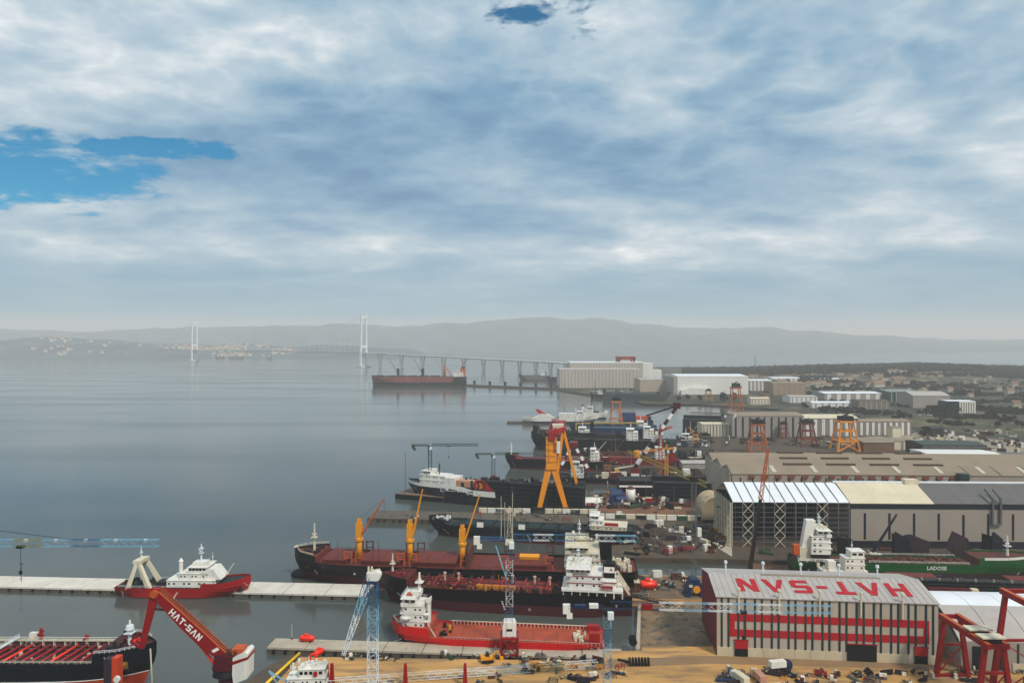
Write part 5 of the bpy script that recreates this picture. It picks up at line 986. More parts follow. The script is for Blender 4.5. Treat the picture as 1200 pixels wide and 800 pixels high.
# ================================================================ middle distance: piers, docks, ships
pier('finger_pier', 'long narrow concrete pier in front of the floating dock', tuple(G(430, 607, 3).xy), tuple(G(752, 615, 3).xy), 22, 3.35, 12, concrete_d, -2, True, .3)
def floating_dock(name, label, a, c, width, zw, mat, pz=3.5, wall=4, t0=0, t1=1, group=None, low=None, far=True):
    a, c = Vector((a[0], a[1], 0)), Vector((c[0], c[1], 0)); L = (c - a).length; r = root(name, label, 'floating dock', a, math.atan2(c.y - a.y, c.x - a.x), group)
    MB().box(0, L, 0, width, -2, pz).build('pontoon', mat, r); MB().box(.2, L - .2, wall, width - wall, pz, pz + .1).build('dock_floor', concrete_d, r)
    for y0 in ((0, width - wall) if far else (0,)):
        MB().box(L * t0, L * t1, y0 + .02, y0 + wall, pz, zw).build('wing_wall', mat, r); MB().rail([(L * t0, y0 + .3, zw), (L * t1, y0 + .3, zw)], 1.2, 3, .16).build('wall_railing', steel, r)
        if low: MB().box(L * low[0], L * t0 - .05, y0 + .03, y0 + wall, pz, low[1]).build('low_wall', mat, r)
    n = int((t1 - t0) * L / 6)
    for i in range(1, n): ubox('wall_rib', mat, r, (L * t0 + 6 * i, -.1, (zw + pz) / 2), (.5, .35, zw - pz - .3))
    for k in range(1, 5): MB().box(L * t0, L * t1, -.22, .0, pz + (zw - pz) * k / 5 - .12, pz + (zw - pz) * k / 5 + .12).build('wall_stringer', M('dock_stringer', (58, 78, 82), .6, .2, .3), r)
    return r, L
rd, Ld = floating_dock('floating_dock', 'long dark teal floating dock under the tall yellow goliath crane', near(463, 584), near(684, 603), 34, 18.5, teal_dk, 3.6, 5, .46, 1, low=(.28, 9), far=False)
clutter(MB(), Ld * .46, Ld - 4, .6, 4.4, 18.5, 60, .8, 3, 3, 91).build('wall_deck_gear', deck_dk, rd); clutter(MB(), Ld * .6, Ld - 6, 8, 26, 3.6, 40, 2, 6, 16, 92).build('scaffold_blocks', deck_dk, rd)
MB().box(Ld * .01, Ld * .27, .5, 5, 3.6, 4.1).build('entry_apron', M('apron_brown', (150, 126, 104), .85, .2, .2), rd)
# ferry in the dock
b_, s_ = G(472, 578, 3.7), G(594, 590, 3.7)
r, L, top, pt, ts = ship('car_ferry', 'dark blue and white car ferry with red funnel docked below the green crane', (b_.x, b_.y), (s_.x, s_.y), 15, 8.2, M('ferry_blue', (16, 30, 62), .4, .2, .2, 1), M('ferry_boot', (20, 32, 52), .5, .2, .2), deck_gn, bootz=1.2, fc=1.2, fcl=.42, sheer=1.2, rake=6, z0=3.7, full=1.9)
m_ = MB()
for sy in (-1, 1):
    for a, c in zip(ts[:-1], ts[1:]):
        if a < .5: continue
        z0_, z1_ = top(a) - 2.4, top(c) - 2.4; p0, p1, p2, p3 = pt(a, z0_, sy), pt(c, z1_, sy), pt(c, top(c), sy), pt(a, top(a), sy); m_.add([(v[0], v[1] + sy * .12, v[2]) for v in (p0, p1, p2, p3)], [(0, 1, 2, 3)])
m_.build('white_bow_band', white, r); h_ = MB().extr_y([(-L * .12, 5.5), (L * .12, 8), (L * .12, 9.4), (-L * .08, 9.4), (-L * .2, 7)], 7.5, 7.7).build('white_sheer_band', white, r)
z = house(r, L * .08, L * .34, 6.9, 9.0, 2, 3.2, white, fwd=1, win=2.0, shrink=.8, wheel=False); ubox('lounge_block', white, r, (L * .04, 0, 12), (L * .10, 14, 6.2)); house(r, L * .2, L * .32, 5.5, z, 1, 2.8, white, fwd=1, win=1.4, wing=1.5); mast(r, L * .18, 0, z, 9, dark, .4, 2); ubox('deck_house', M('deck_peach', (196, 160, 134), .7), r, (-L * .08, 1, 11), (L * .2, 8, 4.5)); clutter(MB(), -L * .3, L * .15, -5, 5, 8, 36, 1, 3, 6, 93).build('upper_deck_gear', deck_dk, r)
f_ = MB().extr_y([(-L * .38, 7.5), (-L * .2, 7.5), (-L * .2, 15), (-L * .29, 15)], 3, 6.9).build('funnel', signred, r); MB().tube((-L * .245, 6.95, 11), (-L * .245, 7.05, 11), 2.5, 2.5, 20).build('gold_disc', yellow, f_)
lion = [(-.5, -1.5), (-.2, -1.5), (0, -.6), (.4, -1.4), (.8, -1.4), (.5, -.3), (.9, .3), (1.3, .2), (1.3, .5), (.7, .7), (.7, 1.4), (.2, 1.7), (-.3, 1.4), (-.2, .8), (-.8, .9), (-1.1, .6), (-.5, .4), (-.6, -.2), (-.9, -.8)]
MB().extr_y([(x - L * .245, z_ + 11) for x, z_ in lion], 7.06, 7.16).build('lion_emblem', signred, f_); MB().box(-L * .39, -L * .19, 2.9, 7.75, 3.5, 7.5).build('white_base', white, f_)
for c_ in [f_]: pass
text_mesh('Caledonian MacBrayne', 3.0, 'hull_lettering', signwhite, r, plane_mw((-L * .03, 7.62, 5.2), (-1, 0, 0), (0, 0, 1)), .03, .03); MB().bar((-L * .3, 0, 8), (-L * .36, 1, 18), 3, 3).bar((-L * .22, 2, 8), (-L * .34, 2, 18), 1.2).build('stern_ramp_frame', dk_red, r)
tower_crane('tower_crane', 'green tower crane over the ferry in the floating dock', 504, 549, 4, zat(524, 549), 13, 36, [tgreen, tgreen], 2.6, 1.6, (1, 0, 0), tgreen, 0, cw=True, cwm=tgreen, jr=.22, trolley=.4); tower_crane('tower_crane', 'smaller green tower crane behind the floating dock', 578, 604, 0, zat(534, 604), 14, 44, [tgreen, steel], 3.0, 1.6, (1, 0, 0), tgreen, 0, cwm=tgreen, jr=.22, trolley=0)
# ---------------------------------------------------------------- goliath crane
D = 500.0; k = D / F; r = root('goliath_crane', 'giant yellow and red goliath crane straddling the floating dock', 'crane', (xat(648, D), D, 3)); zt = zat(512, D) - 3; y2 = 66
def lx(px_, dd=D): return xat(px_, dd) - xat(648, D)
MB().bar((lx(646), 0, zt), (lx(646), 0, zat(549, D) - 3), 7.4, 6).build('main_column', orange, r)
for f in (632, 663): MB().bar((lx(646) + (1.6 if f > 646 else -1.6), 0, zat(546, D) - 3), (lx(f), 0, 1.5), 4.2, 4.4, 3.0).build('leg', orange, r); MB().box(lx(f) - 4.4, lx(f) + 4.4, -2.2, 2.2, 0, 2.4).build('bogie', dark, r)
for k_ in range(6): MB().box(lx(646) - 3.85, lx(646) + 3.85, -3.15, 3.15, zat(546, D) + k_ * 4.2, zat(546, D) + k_ * 4.2 + .35).build('column_joint', M('joint_dark', (150, 96, 34), .6), r)
MB().rail([(lx(646) - 2, -3.4, zat(546, D)), (lx(646) - 2, -3.4, zt)], .6, .8, .12).build('column_ladder', dark, r)
MB().bar((lx(633), 0, 3.2), (lx(662), 0, 3.2), .8).build('sill_beam', dark, r)
for f in (-9, 9): MB().bar((lx(660, D + y2), y2, zt - 2), (lx(664, D + y2) + f, y2, 2), 2.2, 2.2).build('rear_leg', orange, r)
MB().bar((lx(660, D + y2) - 5, y2, 24), (lx(660, D + y2) + 7, y2, 24), .9).build('rear_tie', orange2, r)
MB().bar((lx(646), -4, zt + 1), (lx(660, D + y2), y2 + 6, zt + 1), 5, 6).build('girder', M('goliath_red', (170, 58, 48), .55, .2, .3), r); m_ = MB().lattice((lx(647), -3, zt + 5), (lx(658), y2, zt + 5), 5, 2.4, 12, .3); m_.build('girder_walkway', crane_red, r)
MB().box(lx(655) - 4, lx(655) + 4, 6, 14, zt + 4, zt + 8).build('trolley_house', cream, r); MB().extr_y([(lx(640), zt + 2), (lx(652), zt + 2), (lx(664), zt + 6), (lx(661), zt + 7.2), (lx(644), zt + 4.5)], -2, 2).build('red_boom_head', M('goliath_red2', (190, 66, 52), .55, .2, .3), r); ubox('hanging_cab', white, r, (lx(652), -1, zt - 7), (5, 4, 8)); MB().bar((lx(650), 0, zt - 2), (lx(640), 0, zt - 20), .7).bar((lx(652), 6, zt), (lx(660), 9, 20), .3).build('service_stair', crane_red, r)
# ---------------------------------------------------------------- ships and barges
r, L, top, pt, ts = ship('laid_up_ship', 'dark green laid up ship with white deckhouse aft behind the bulk carrier', near(497, 629), near(742, 643), 19, 8, teal_dk, boot_red, deck_gn, bootz=2.0, fc=2.5, fcl=.1, poop=2, pl=.22, sheer=1)
for y in (-6, -2, 3, 7): MB().rail([(-L / 2 + 32, y, 7.1), (L / 2 - 18, y, 7.1)], 1.6, 3.2, .25).build('deck_railing', deck_gn, r)
for i in range(7): MB().box(L / 2 - 32 - i * 10, L / 2 - 24 - i * 10, -6, 6, 7, 8.6).build('hatch', M('hatch_teal', (34, 62, 66), .7, .3, .3), r)
for x in (L / 2 - 36, L / 2 - 62): ubox('white_sign', signwhite, r, (x, 9.6 if math.cos(r.rotation_euler.z) < 0 else -9.6, 9.5), (4, .3, 3))
house(r, -L / 2 + 4, -L / 2 + 26, 7, 9.1, 1, 2.6, cream, wheel=False, win=2.4); house(r, -L / 2 + 18, -L / 2 + 26, 6, 11.9, 2, 2.6, white, win=1.8, wing=1); mast(r, -L / 2 + 22, 0, 17, 9, cwhite, .35, 2); ubox('workboat', red, r, (-L / 2 + 13, 5, 12.6), (8, 2.4, 1.4)); clutter(MB(), L / 2 - 14, L / 2 - 4, -4, 4, 9.6, 16, .8, 2.2, 2.2, 101).build('bow_gear', white, r); mast(r, L / 2 - 12, 0, 9.6, 9, steel, .25, 0, 'foremast')
r, L, top, pt, ts = ship('cargo_ship', 'navy cargo ship with red deck behind the yellow goliath crane', near(590, 549), near(706, 553), 17, 9.5, navy, boot_red, M('deck_crimson', (150, 46, 50), .7, .25, .3), bootz=2.0, fc=3, fcl=.12, sheer=1.5); mast(r, L / 2 - 6, 0, 12, 12, white, .9, 0); z = house(r, -L / 2 + 4, -L / 2 + 12, 7, 8.6, 4, 2.8, white, win=3, wing=1); hatch(r, -L / 2 + 18, L / 2 - 18, 6, 8.6, dk_red, 2); mast(r, -L / 2 + 8, 0, z, 6, cwhite, .3, 1); MB().rail([(L / 2 - 40, -6, 9), (-L / 2 + 14, -6, 9)], 2.5, 4, .3).build('deck_railing', cream, r)
def freighter(label, bow, stern, B, dk, mh, md, hx, tiers, group=None, hm=white, **kw):
    r, L, top, pt, ts = ship('freighter', label, bow, stern, B, dk, mh, kw.pop('boot', boot_red), md, **kw)
    z = house(r, -L / 2 + hx, -L / 2 + hx + 13, B * .42, dk - .9, tiers, 3, hm, win=3.5, wing=1.5); mast(r, -L / 2 + hx + 8, 0, z, 7, cwhite, .4, 1); funnel(r, -L / 2 + hx - 5, -L / 2 + hx - 1, 2, dk + 3, 8, mh); mast(r, L / 2 - 8, 0, dk, 10, steel, .4, 1, 'foremast'); clutter(MB(), -L / 2 + hx + 15, L / 2 - 14, -B * .35, B * .35, dk - 1, 40, 1, 3.5, 3, int(abs(bow[0]))).build('deck_gear', deck_dk, r); return r, L
freighter('high bowed black freighter, nearer of the two behind the goliath crane', near(621, 528), near(772, 532), 20, 14, black, deck_dk, 22, 4, sheer=3, fc=4)
freighter('dark freighter lying behind the other high bowed freighter', near(623, 519), near(700, 521), 18, 14, teal_dk, deck_dk, 10, 2, sheer=3, fc=4)
r, L = freighter('dark blue ship with pale deck stripe and yellow gangways beyond the freighters', near(666, 512), near(770, 514), 24, 15, dkblue, deck_gn, 12, 2, sheer=0, fc=1); MB().box(-L / 2, L / 2 - 12, -12.2, -11.9, 13, 13.8).box(-L / 2, L / 2 - 12, 11.9, 12.2, 13, 13.8).build('pale_stripe', ltblue, r); MB().bar((-L / 2 + 20, 13, 20), (L / 2 - 10, 14, 18), 1.5).bar((L / 2 - 10, 14, 18), (L / 2 - 10, 14, 2), 1.5).build('gangway', M('gangway_yellow', (186, 168, 96), .6), r)
freighter('offshore supply ship with tall white bridge in the middle of the yard', near(722, 522), near(800, 524), 18, 7, navy, deck_gn, 32, 5, sheer=3, fc=5, fcl=.3)
freighter('small white and grey vessel berthed right of the supply ship', near(792, 518.5), near(824, 519.5), 12, 5, steel, cream, 12, 2, sheer=1)
r, L, top, pt, ts = ship('red_tanker', 'crimson hulled ship with white aft bridge at the middle finger pier', near(695, 547.5), near(798, 550), 15, 9, M('crimson_hull', (138, 18, 52), .5, .2, .2, 1), boot_red, deck_red, bootz=1.5, fc=2.5, sheer=1.5); z = house(r, -L / 2 + 14, -L / 2 + 24, 6, 8.1, 4, 2.8, white, win=3); mast(r, -L / 2 + 18, 0, z, 8, cwhite, .4, 1); funnel(r, -L / 2 + 5, -L / 2 + 10, 2.4, 8, 8, crane_red); MB().tube((L / 2 - 42, 0, 8), (L / 2 - 42, 0, 16), 3, 3, 12).build('orange_tank', orange, r); mast(r, L / 2 - 4, 0, 11, 6, white, .6, 0, 'foremast'); hatch(r, -L / 2 + 28, L / 2 - 14, 5, 8.1, deck_red, 2)
r, L, top, pt, ts = ship('white_ferry', 'white ferry with red tail funnel on the far floating dock', near(702, 497), near(612, 496.5), 17, 9, white, M('ferry_teal', (36, 74, 76), .6, .2, .1), deck_gn, bootz=4, fc=1, sheer=1, rake=9); house(r, -L * .02, L * .33, 7.4, 8.5, 2, 3.2, white, win=3.2, wheel=False); house(r, L * .18, L * .3, 6, 15, 1, 3, white, win=2, wing=1.5); MB().extr_y([(-L * .38, 8), (-L * .08, 8), (-L * .14, 13), (-L * .25, 15)], -6, 6).build('swept_stern', white, r); MB().extr_y([(-L * .28, 14.5), (-L * .18, 13.5), (-L * .29, 21), (-L * .33, 21)], -3, 3).build('red_tail_funnel', signred, r); mast(r, L * .2, 0, 18, 6, white, .5, 1)
freighter('white passenger vessel berthed behind the white ferry', near(712, 491), near(676, 490.5), 14, 10, white, deck_gn, 12, 3, sheer=1, boot=teal_dk)
pier('far_jetty', 'low dark jetty under the white ferry', tuple(G(594, 494.5, 2).xy), tuple(G(640, 495, 2).xy), 14, 2.4, 4, concrete_d, -1, False)
# crane barge with banded booms
r, L, top, pt, ts = ship('crane_barge', 'navy crane barge with red and white banded booms', near(655, 566), near(768, 569), 24, 5, navy, boot_red, deck_dk, bootz=1, fc=0, fcl=.05, sheer=0, rake=2, flat_bow=.36)
wx = lambda px_, dd: xat(px_, dd)
loc = r.location; Dm = loc.y; rot = Matrix.Rotation(-r.rotation_euler.z, 3, 'Z')
def bl(px_, py_, dy=0): D_ = Dm + dy; return rot @ Vector((xat(px_, D_) - loc.x, D_ - loc.y, zat(py_, D_)))
def banded(r, a, c, n, w_, m1, m2, w2=None):
    a, c = Vector(a), Vector(c)
    for i in range(n): MB().bar(a.lerp(c, i / n), a.lerp(c, (i + 1) / n), w_ * (1 - .3 * i / n)).build('boom_band', m1 if i % 2 == 0 else m2, r)
bandred = M('band_red', (128, 22, 38), .55, .2, .3)
for dy in (-6, 6): banded(r, bl(655, 550, dy), bl(671, 521, dy), 5, 2.6, bandred, signwhite); banded(r, bl(691, 552, dy), bl(673, 521, dy), 7, 3.0, bandred, signwhite)
ubox('frame_head', bandred, r, bl(672, 520), (7, 14, 4)); house(r, *sorted((bl(684, 555).x, bl(669, 555).x)), 7, 4.1, 4, 3, white, win=3)
banded(r, bl(742, 550), bl(792, 478), 11, 3.2, M('boom_maroon', (84, 34, 44), .55, .2, .3), signwhite); ubox('boom_head', dk_red, r, bl(793, 475), (6, 5, 5)); ubox('crane_pedestal', bandred, r, bl(744, 553), (8, 8, 8)); ubox('crane_house', white, r, bl(744, 557), (7, 10, 5)); MB().bar(bl(791, 476), bl(757, 487), 1.2).build('backstay', dark, r); MB().bar(bl(745, 545), bl(720, 549), 1).build('boom_rest', cream, r)
MB().tube(bl(723, 553) + Vector((0, -1, 0)), bl(723, 553) + Vector((0, 1, 0)), 2.4, n=14).build('yellow_winch', yellow, r); clutter(MB(), -L / 2 + 4, L / 2 - 4, -9, 9, 4.2, 60, 1, 3, 3, 111).build('deck_gear', deck_dk, r)
# stern of a hull drawn up, and dark dock end
p = G(745, 582); r = root('drawn_up_hull', 'black ship stern with white stripe drawn up behind the blue tarpaulins', 'ship', (p.x, p.y, 3), R(-3)); MB().extr_x([(0, 4), (2, 0), (18, 0), (20, 4), (20, 12), (0, 12)], -12.5, 12.5).build('stern_plating', black, r); MB().box(-12.6, 12.6, -.12, .0, 7.4, 8.8).build('white_stripe', signwhite, r); MB().box(-12.3, 12.3, .2, 19.8, 12, 12.2).build('deck', deck_dk, r); MB().box(-5, 5, 4, 12, -.02, .6).build('keel_block', concrete_d, r)
floating_dock('floating_dock', 'dark navy floating dock end with tall wing walls beside the brown yard', near(766, 592), near(834, 594), 30, 17, M('dock_navy', (14, 30, 46), .65, .35, .15, 1, spec=.2), 3, 4, 0, 1)
p = G(739, 592); r = root('white_tank_unit', 'white rusty topped tank unit beside the blue tarpaulins', 'tank', p); MB().tube((0, 0, 3), (0, 0, 12), 3.6, 3.4, 14).build('tank_shell', white, r, True); MB().tube((0, 0, 12), (0, 0, 14), 3, 1.5, 12).build('tank_cap', rusty, r); MB().bar((-2, 0, 0), (-2, 0, 3), .6).bar((2, 0, 0), (2, 0, 3), .6).bar((0, -2, 0), (0, -2, 3), .6).build('tank_legs', dark, r)
for i, (px_, py_, w_, h_) in enumerate(((722, 590.5, 9, 11), (730, 591.5, 10, 7))): p = G(px_, py_); r = root('tarpaulin_stack', ('taller' if i == 0 else 'lower') + ' blue tarpaulin covered stack on the brown yard', 'tarpaulin', p); MB().extr_x([(-3, 0), (3, 0), (3.2, h_ * .8), (1, h_), (-2, h_ * .92), (-3.2, h_ * .7)], -w_ / 2, w_ / 2).build('cover', M('tarp_blue', (24, 74, 118), .6, .25, .3), r); MB().box(-w_ / 2 - .2, w_ / 2 + .2, -3.4, 3.4, 0, .4).build('pallet', rusty, r)
container(G(760, 591), red, R(-3), 'red container beside the dark navy dock', None, (4.5, 3, 5)); r = root('tent_shed', 'white rounded shed at the seaward corner of the brown yard', 'shed', G(694, 594)); MB().extr_x([(0, 0), (0, 3.5), (2.5, 6), (5.5, 6), (8, 3.5), (8, 0)], -6, 6).build('cover', white, r); ubox('doorway', dark, r, (0, -.05, 1.6), (2.4, .2, 3))
# ---------------------------------------------------------------- dock behind the lettered hall with the green ship
rd, Ld = floating_dock('floating_dock', 'navy floating dock behind the lettered hall carrying the green ship', near(1024, 702), near(1290, 711), 44, 9.6, M('dock_navy', (20, 40, 54)), 2.5, 4, 0, 1, far=False)
for a, c in ((9, 31), (63, 89)): MB().box(a, c, 4.4, 11, 9.0, 9.9).build('red_platform', deck_red, rd)
for i in range(12): ubox('bollard', cream, rd, (6 + i * 8, .8, 10.2), (.7, .7, 1.2))
for i, (a, c) in enumerate(((7, 10.5), (11, 17), (23, 41), (42, 45))): ubox('quay_container', (cream, dk_red, dk_red, cream)[i], rd, ((a + c) / 2, -2.6, 4.4), (c - a, 2.6, 6))
b_, s_ = (xat(1222, 352), 350), (xat(925, 366), 358)
r, L, top, pt, ts = ship('green_ship', 'green and rust red cargo ship with white stern house in front of the beige hall', b_, s_, 14, 10.0, grn, M('green_boot', (72, 48, 48), .7, .3, .2, 1), M('deck_rust', (112, 66, 56), .8, .3, .3), bootz=5.6, fc=3.6, fcl=.26, sheer=.8, z0=1, rake=6)
MB().extr_y([(L * .26, 14.2), (L * .5, 15.0), (L * .5, 15.8), (L * .26, 15.2)], -8.8, -8.6).build('white_bulwark', white, r); m_ = MB()
for sy in (-1, 1):
    for a, c in zip(ts[:-1], ts[1:]):
        if a < .741: continue
        p0, p1 = pt(a, top(a), sy), pt(c, top(c), sy); m_.add([(p0[0], p0[1] + sy * .1, top(a) - 1.3), (p1[0], p1[1] + sy * .1, top(c) - 1.3), (p1[0], p1[1] + sy * .1, top(c)), (p0[0], p0[1] + sy * .1, top(a))], [(0, 1, 2, 3)])
m_.build('white_bow_band', white, r); [bpy.data.objects.remove(c_) for c_ in list(r.children) if c_.name.startswith('white_bulwark')]
mast(r, L / 2 - 14, 0, 13, 10, white, .7, 1); text_mesh('LADOSE', 2.6, 'hull_lettering', signwhite, r, plane_mw((L * .07, -7.12, 7.9), (1, 0, 0), (0, 0, 1)), .03, .02)
MB().extr_y([(-L / 2 + 3, 9.6), (-L / 2 + 8, 9.6), (-L / 2 + 11, 30), (-L / 2 + 6.5, 30)], -4, 0).build('funnel_casing', white, r); ubox('casing_foot', cream, r, (-L / 2 + 5.6, -2.4, 13), (5.4, 4.6, 7)); z = house(r, -L / 2 + 8, -L / 2 + 18, 6.6, 13.5, 4, 2.8, white, win=2.6, wing=1.5, shrink=.4); mast(r, -L / 2 + 14, 0, z, 7, cwhite, .4, 2); clutter(MB(), -L / 2 + 9, -L / 2 + 17, -5, 5, z, 16, .5, 1.4, 1.8, 121).build('bridge_gear', cream, r); ubox('house_foot', dark, r, (-L / 2 + 13, 0, 11.6), (9, 11, 4)); ubox('lifeboat_station', orange2, r, (-L / 2 + 1.5, -3, 15), (3, 3, 5)); MB().rail([(-L / 2 + 1, -8.4, 10.2), (-L / 2 + 26, -8.6, 10.2)], 1.6, 4, .3).build('stern_railing', white, r); MB().box(-L / 2 + 27, -L / 2 + 31, -9.6, -8.9, 10, 14).build('white_screen', white, r); MB().bar((-L / 2 + 28, -10, 11), (-L / 2 + 20, -11, 1), 1.2, .3).rail([(-L / 2 + 28, -10.5, 11), (-L / 2 + 20, -11.5, 1)], 1.2, 1.4, .15).build('gangway', cream, r)
clutter(MB(), 8, 80, 5, 12, 2.6, 70, 1, 4, 7, 131).build('dock_gear', dark, rd)
clutter(MB(), -L / 2 + 34, L * .2, -5, 5, 9.0, 90, .6, 2.4, 1.6, 122).build('deck_gear', rusty, r); rails(r, L, top, pt, white, .3, .7, 10, rr=.12)
# white barge house and small boats behind the hall
p = Vector((xat(965, 343), 343, 0)); r = root('accommodation_barge', 'white accommodation barge moored behind the lettered hall roof', 'barge', (p.x, p.y, 0), R(-3)); MB().box(-2, 26, 0, 9, -1, 6).build('hull', navy, r); MB().box(0, 24, 1, 8, 6, 9.6).build('low_house', white, r); z = house(r, 12, 22.5, 3.5, 9.6, 3, 2.6, white, fwd=1, win=2.2, shrink=.2)
r.scale = (.9, 1, 1.12)
for c_ in r.children:
    if c_.name.split('.')[0] in ('accommodation_tier', 'wheelhouse', 'deck_edge', 'window'): c_.location.y += 4.5
ubox('white_locker', white, r, (5.5, 4, 11.4), (4, 4, 4)); mast(r, 17, 4.5, z, 4, cwhite, .25, 1); clutter(MB(), 0, 12, 1, 8, 9.6, 10, .6, 2, 2, 123).build('deck_gear', cream, r)
for i, (px_, lab) in enumerate(((898, 'small white launch at the quay left of the green ship stern'), (914, 'small white launch right under the green ship stern'))):
    D = 352 - i * 3; r = root('launch', lab, 'boat', (xat(px_, D), D, 0), R(5 + i * 160)); MB().extr_z([(-5, -1.6), (3, -1.6), (6, 0), (3, 1.6), (-5, 1.6)], -.3, 2.2).build('hull', navy, r); MB().extr_y([(-3, 2.2), (2.4, 2.2), (1.6, 4.2), (-3, 4.2)], -1.2, 1.2).build('cabin', white, r); ubox('windscreen', glass, r, (2.0, 0, 3.4), (.3, 2, .8)); MB().tube((-1, 0, 4.2), (-1, 0, 9), .15, n=6).build('mast', cwhite, r)
pier('barge_pontoon', 'brown decked pontoon by the green ship stern', tuple(G(884, 671, 2).xy), tuple(G(958, 676, 2).xy), 16, 2.4, 4, M('deck_brown', (124, 96, 76), .85, .25, .2), -1, True)
# hull blocks standing along the assembly hall
for i, (px_, py_, w_, h_, sk, lab) in enumerate(((1058, 657, 7, 11, -1, 'upright dark blue hull plate block leaning by the beige hall'), (1073, 657, 11, 10, 3, 'dark hull block with slanting top next to the blue plate block'), (1122, 658, 12, 10.5, -4, 'purple diamond shaped hull block tilted before the beige hall'), (1169, 657, 6, 11, 1, 'narrow dark hull block at the right end of the beige hall'), (998, 655, 6, 9, -2, 'dark hull block beside the scaffolded shelter'))):
    p = G(px_, py_); r = root('hull_block', lab, 'hull block', p, R(-12 + 9 * i)); m1 = (strip_navy, purple, purple, strip_navy, dark)[i]
    if i == 2: MB().extr_y([(-6, 5.5), (-2.5, 11.5), (5.5, 8.5), (2, 0)], 0, .5).build('shell_plate', m1, r); MB().extr_y([(5.6, 8.4), (2.1, 0), (7.5, 0), (8.5, 4)], .5, 9).build('inner_deck', dark, r); bars = ((2, 0), (5, 8))
    else: MB().extr_y([(-w_ / 2, 0), (w_ / 2, 0), (w_ / 2 + sk * .4, h_ * .72), (-w_ / 2 + max(0, sk), h_), (-w_ / 2, h_ * .95)], 0, .5).build('shell_plate', m1, r); MB().extr_y([(-w_ / 2 + .4, 0), (w_ / 2 - .4, 0), (w_ / 2 - .4, h_ * .6), (-w_ / 2 + .4, h_ * .85)], .5, 7).build('inner_deck', dark, r)
    for k in range(4): MB().bar((-w_ / 2 + 1 + k * w_ / 4.5, -.05, .4), (-w_ / 2 + 1 + k * w_ / 4.5, -.05, h_ * .6), .15).build('stiffener', dark, r)
    MB().box(-w_ / 2, w_ / 2, -.6, 2, 0, .5).build('support', concrete_d, r); r.scale = (1.15, 1, 1.45)
p = G(1024, 656); r = root('mobile_crane', 'white mobile crane with dark slanting boom before the beige hall', 'crane', p); MB().box(-4, 4, -1.3, 1.3, .8, 2).build('chassis', dkblue, r); MB().extr_y([(-2.4, 2), (1.5, 2), (1.5, 4.2), (-2, 4.4)], -1.3, 1.3).build('upper_body', white, r); ubox('cab', white, r, (3, 0, 2.6), (1.8, 2.4, 1.8)); MB().bar((-1, 0, 3.6), (12.5, 0, 25), 1.2, 1.3, .7).build('boom', strip_navy, r)
for x in (-3, -1, 1, 3): MB().tube((x, -1.4, .6), (x, 1.4, .6), .6, n=10).build('wheel', fender, r)
lifeboat('red enclosed lifeboat on the quay behind the maroon tanker stern', G(760, 690), 8.5, 2.2, .1)
container(G(770, 675.5), white, .1, 'white container at the water edge beside the red lifeboat', None, (4.5, 2.4, 3)); container(G(746, 689), rusty, 1.5, 'rusty container beside the red lifeboat', None, (6, 2.6, 3.6))
for i, ((xa, ya), (xb, yb), lab) in enumerate((((718, 663), (764, 683), 'upper dark gangway bridging from the tankers to the quay'), ((735, 697), (790, 710), 'lower dark gangway reaching across the slipway quay'))):
    a, c = G(xa, ya, 12 - i * 6), G(xb, yb, 4); r = root('gangway', lab, 'gangway', a); d = c - a; MB().bar((0, 0, 0), d, 1.4, .25).build('walkway', dark, r); MB().rail([(0, -.7, .1), tuple(d + Vector((0, -.7, .1)))], 1.2, 1.5, .14).rail([(0, .7, .1), tuple(d + Vector((0, .7, .1)))], 1.2, 1.5, .14).build('handrails', dark, r)
# ================================================================ orange yard cranes
def yard_crane(label, px_, yb, yt, mat, w_px, group=None, head=dark, boom=None):
    p = G(px_, yb); D = p.y; k = D / F; h = (yb - yt) * k; w_ = w_px * k / 2; r = root('portal_crane', label, 'crane', p, 0, group)
    for sx in (-1, 1):
        for sy in (-1, 1): MB().bar((sx * w_, sy * w_ * .8, 0), (sx * w_ * .55, sy * w_ * .45, h * .78), w_ * .15, w_ * .15, w_ * .12).build('leg', mat, r)
    m_ = MB()
    for f in (.28, .55):
        a = 1 - .45 * f / .78 * 1.0
        for s in (-1, 1): m_.bar((-w_ * a, s * w_ * .8 * a, h * f), (w_ * a, s * w_ * .8 * a, h * f), w_ * .12).bar((s * w_ * a, -w_ * .8 * a, h * f), (s * w_ * a, w_ * .8 * a, h * f), w_ * .12)
    m_.bar((-w_, -w_ * .8, 0), (w_ * .8, -w_ * .65, h * .28), w_ * .08).bar((w_, -w_ * .8, 0), (-w_ * .8, -w_ * .65, h * .28), w_ * .08).build('cross_beams', mat, r)
    MB().box(-w_ * .75, w_ * .75, -w_ * .6, w_ * .6, h * .78, h * .83).build('platform', mat, r); MB().box(-w_ * .5, w_ * .6, -w_ * .45, w_ * .45, h * .83, h * .95).build('machine_house', head, r); MB().rail([(-w_ * .75, -w_ * .6, h * .83), (w_ * .75, -w_ * .6, h * .83)], h * .05, w_ * .3, w_ * .05).bar((-w_ * .2, 0, h * .95), (w_ * .3, 0, h), w_ * .12).build('top_gear', head, r)
    if boom: MB().bar((0, 0, h * .85), (boom[0] * k, -2, h * .85 + boom[1] * k), w_ * .2, w_ * .25, w_ * .1).build('boom', mat, r)
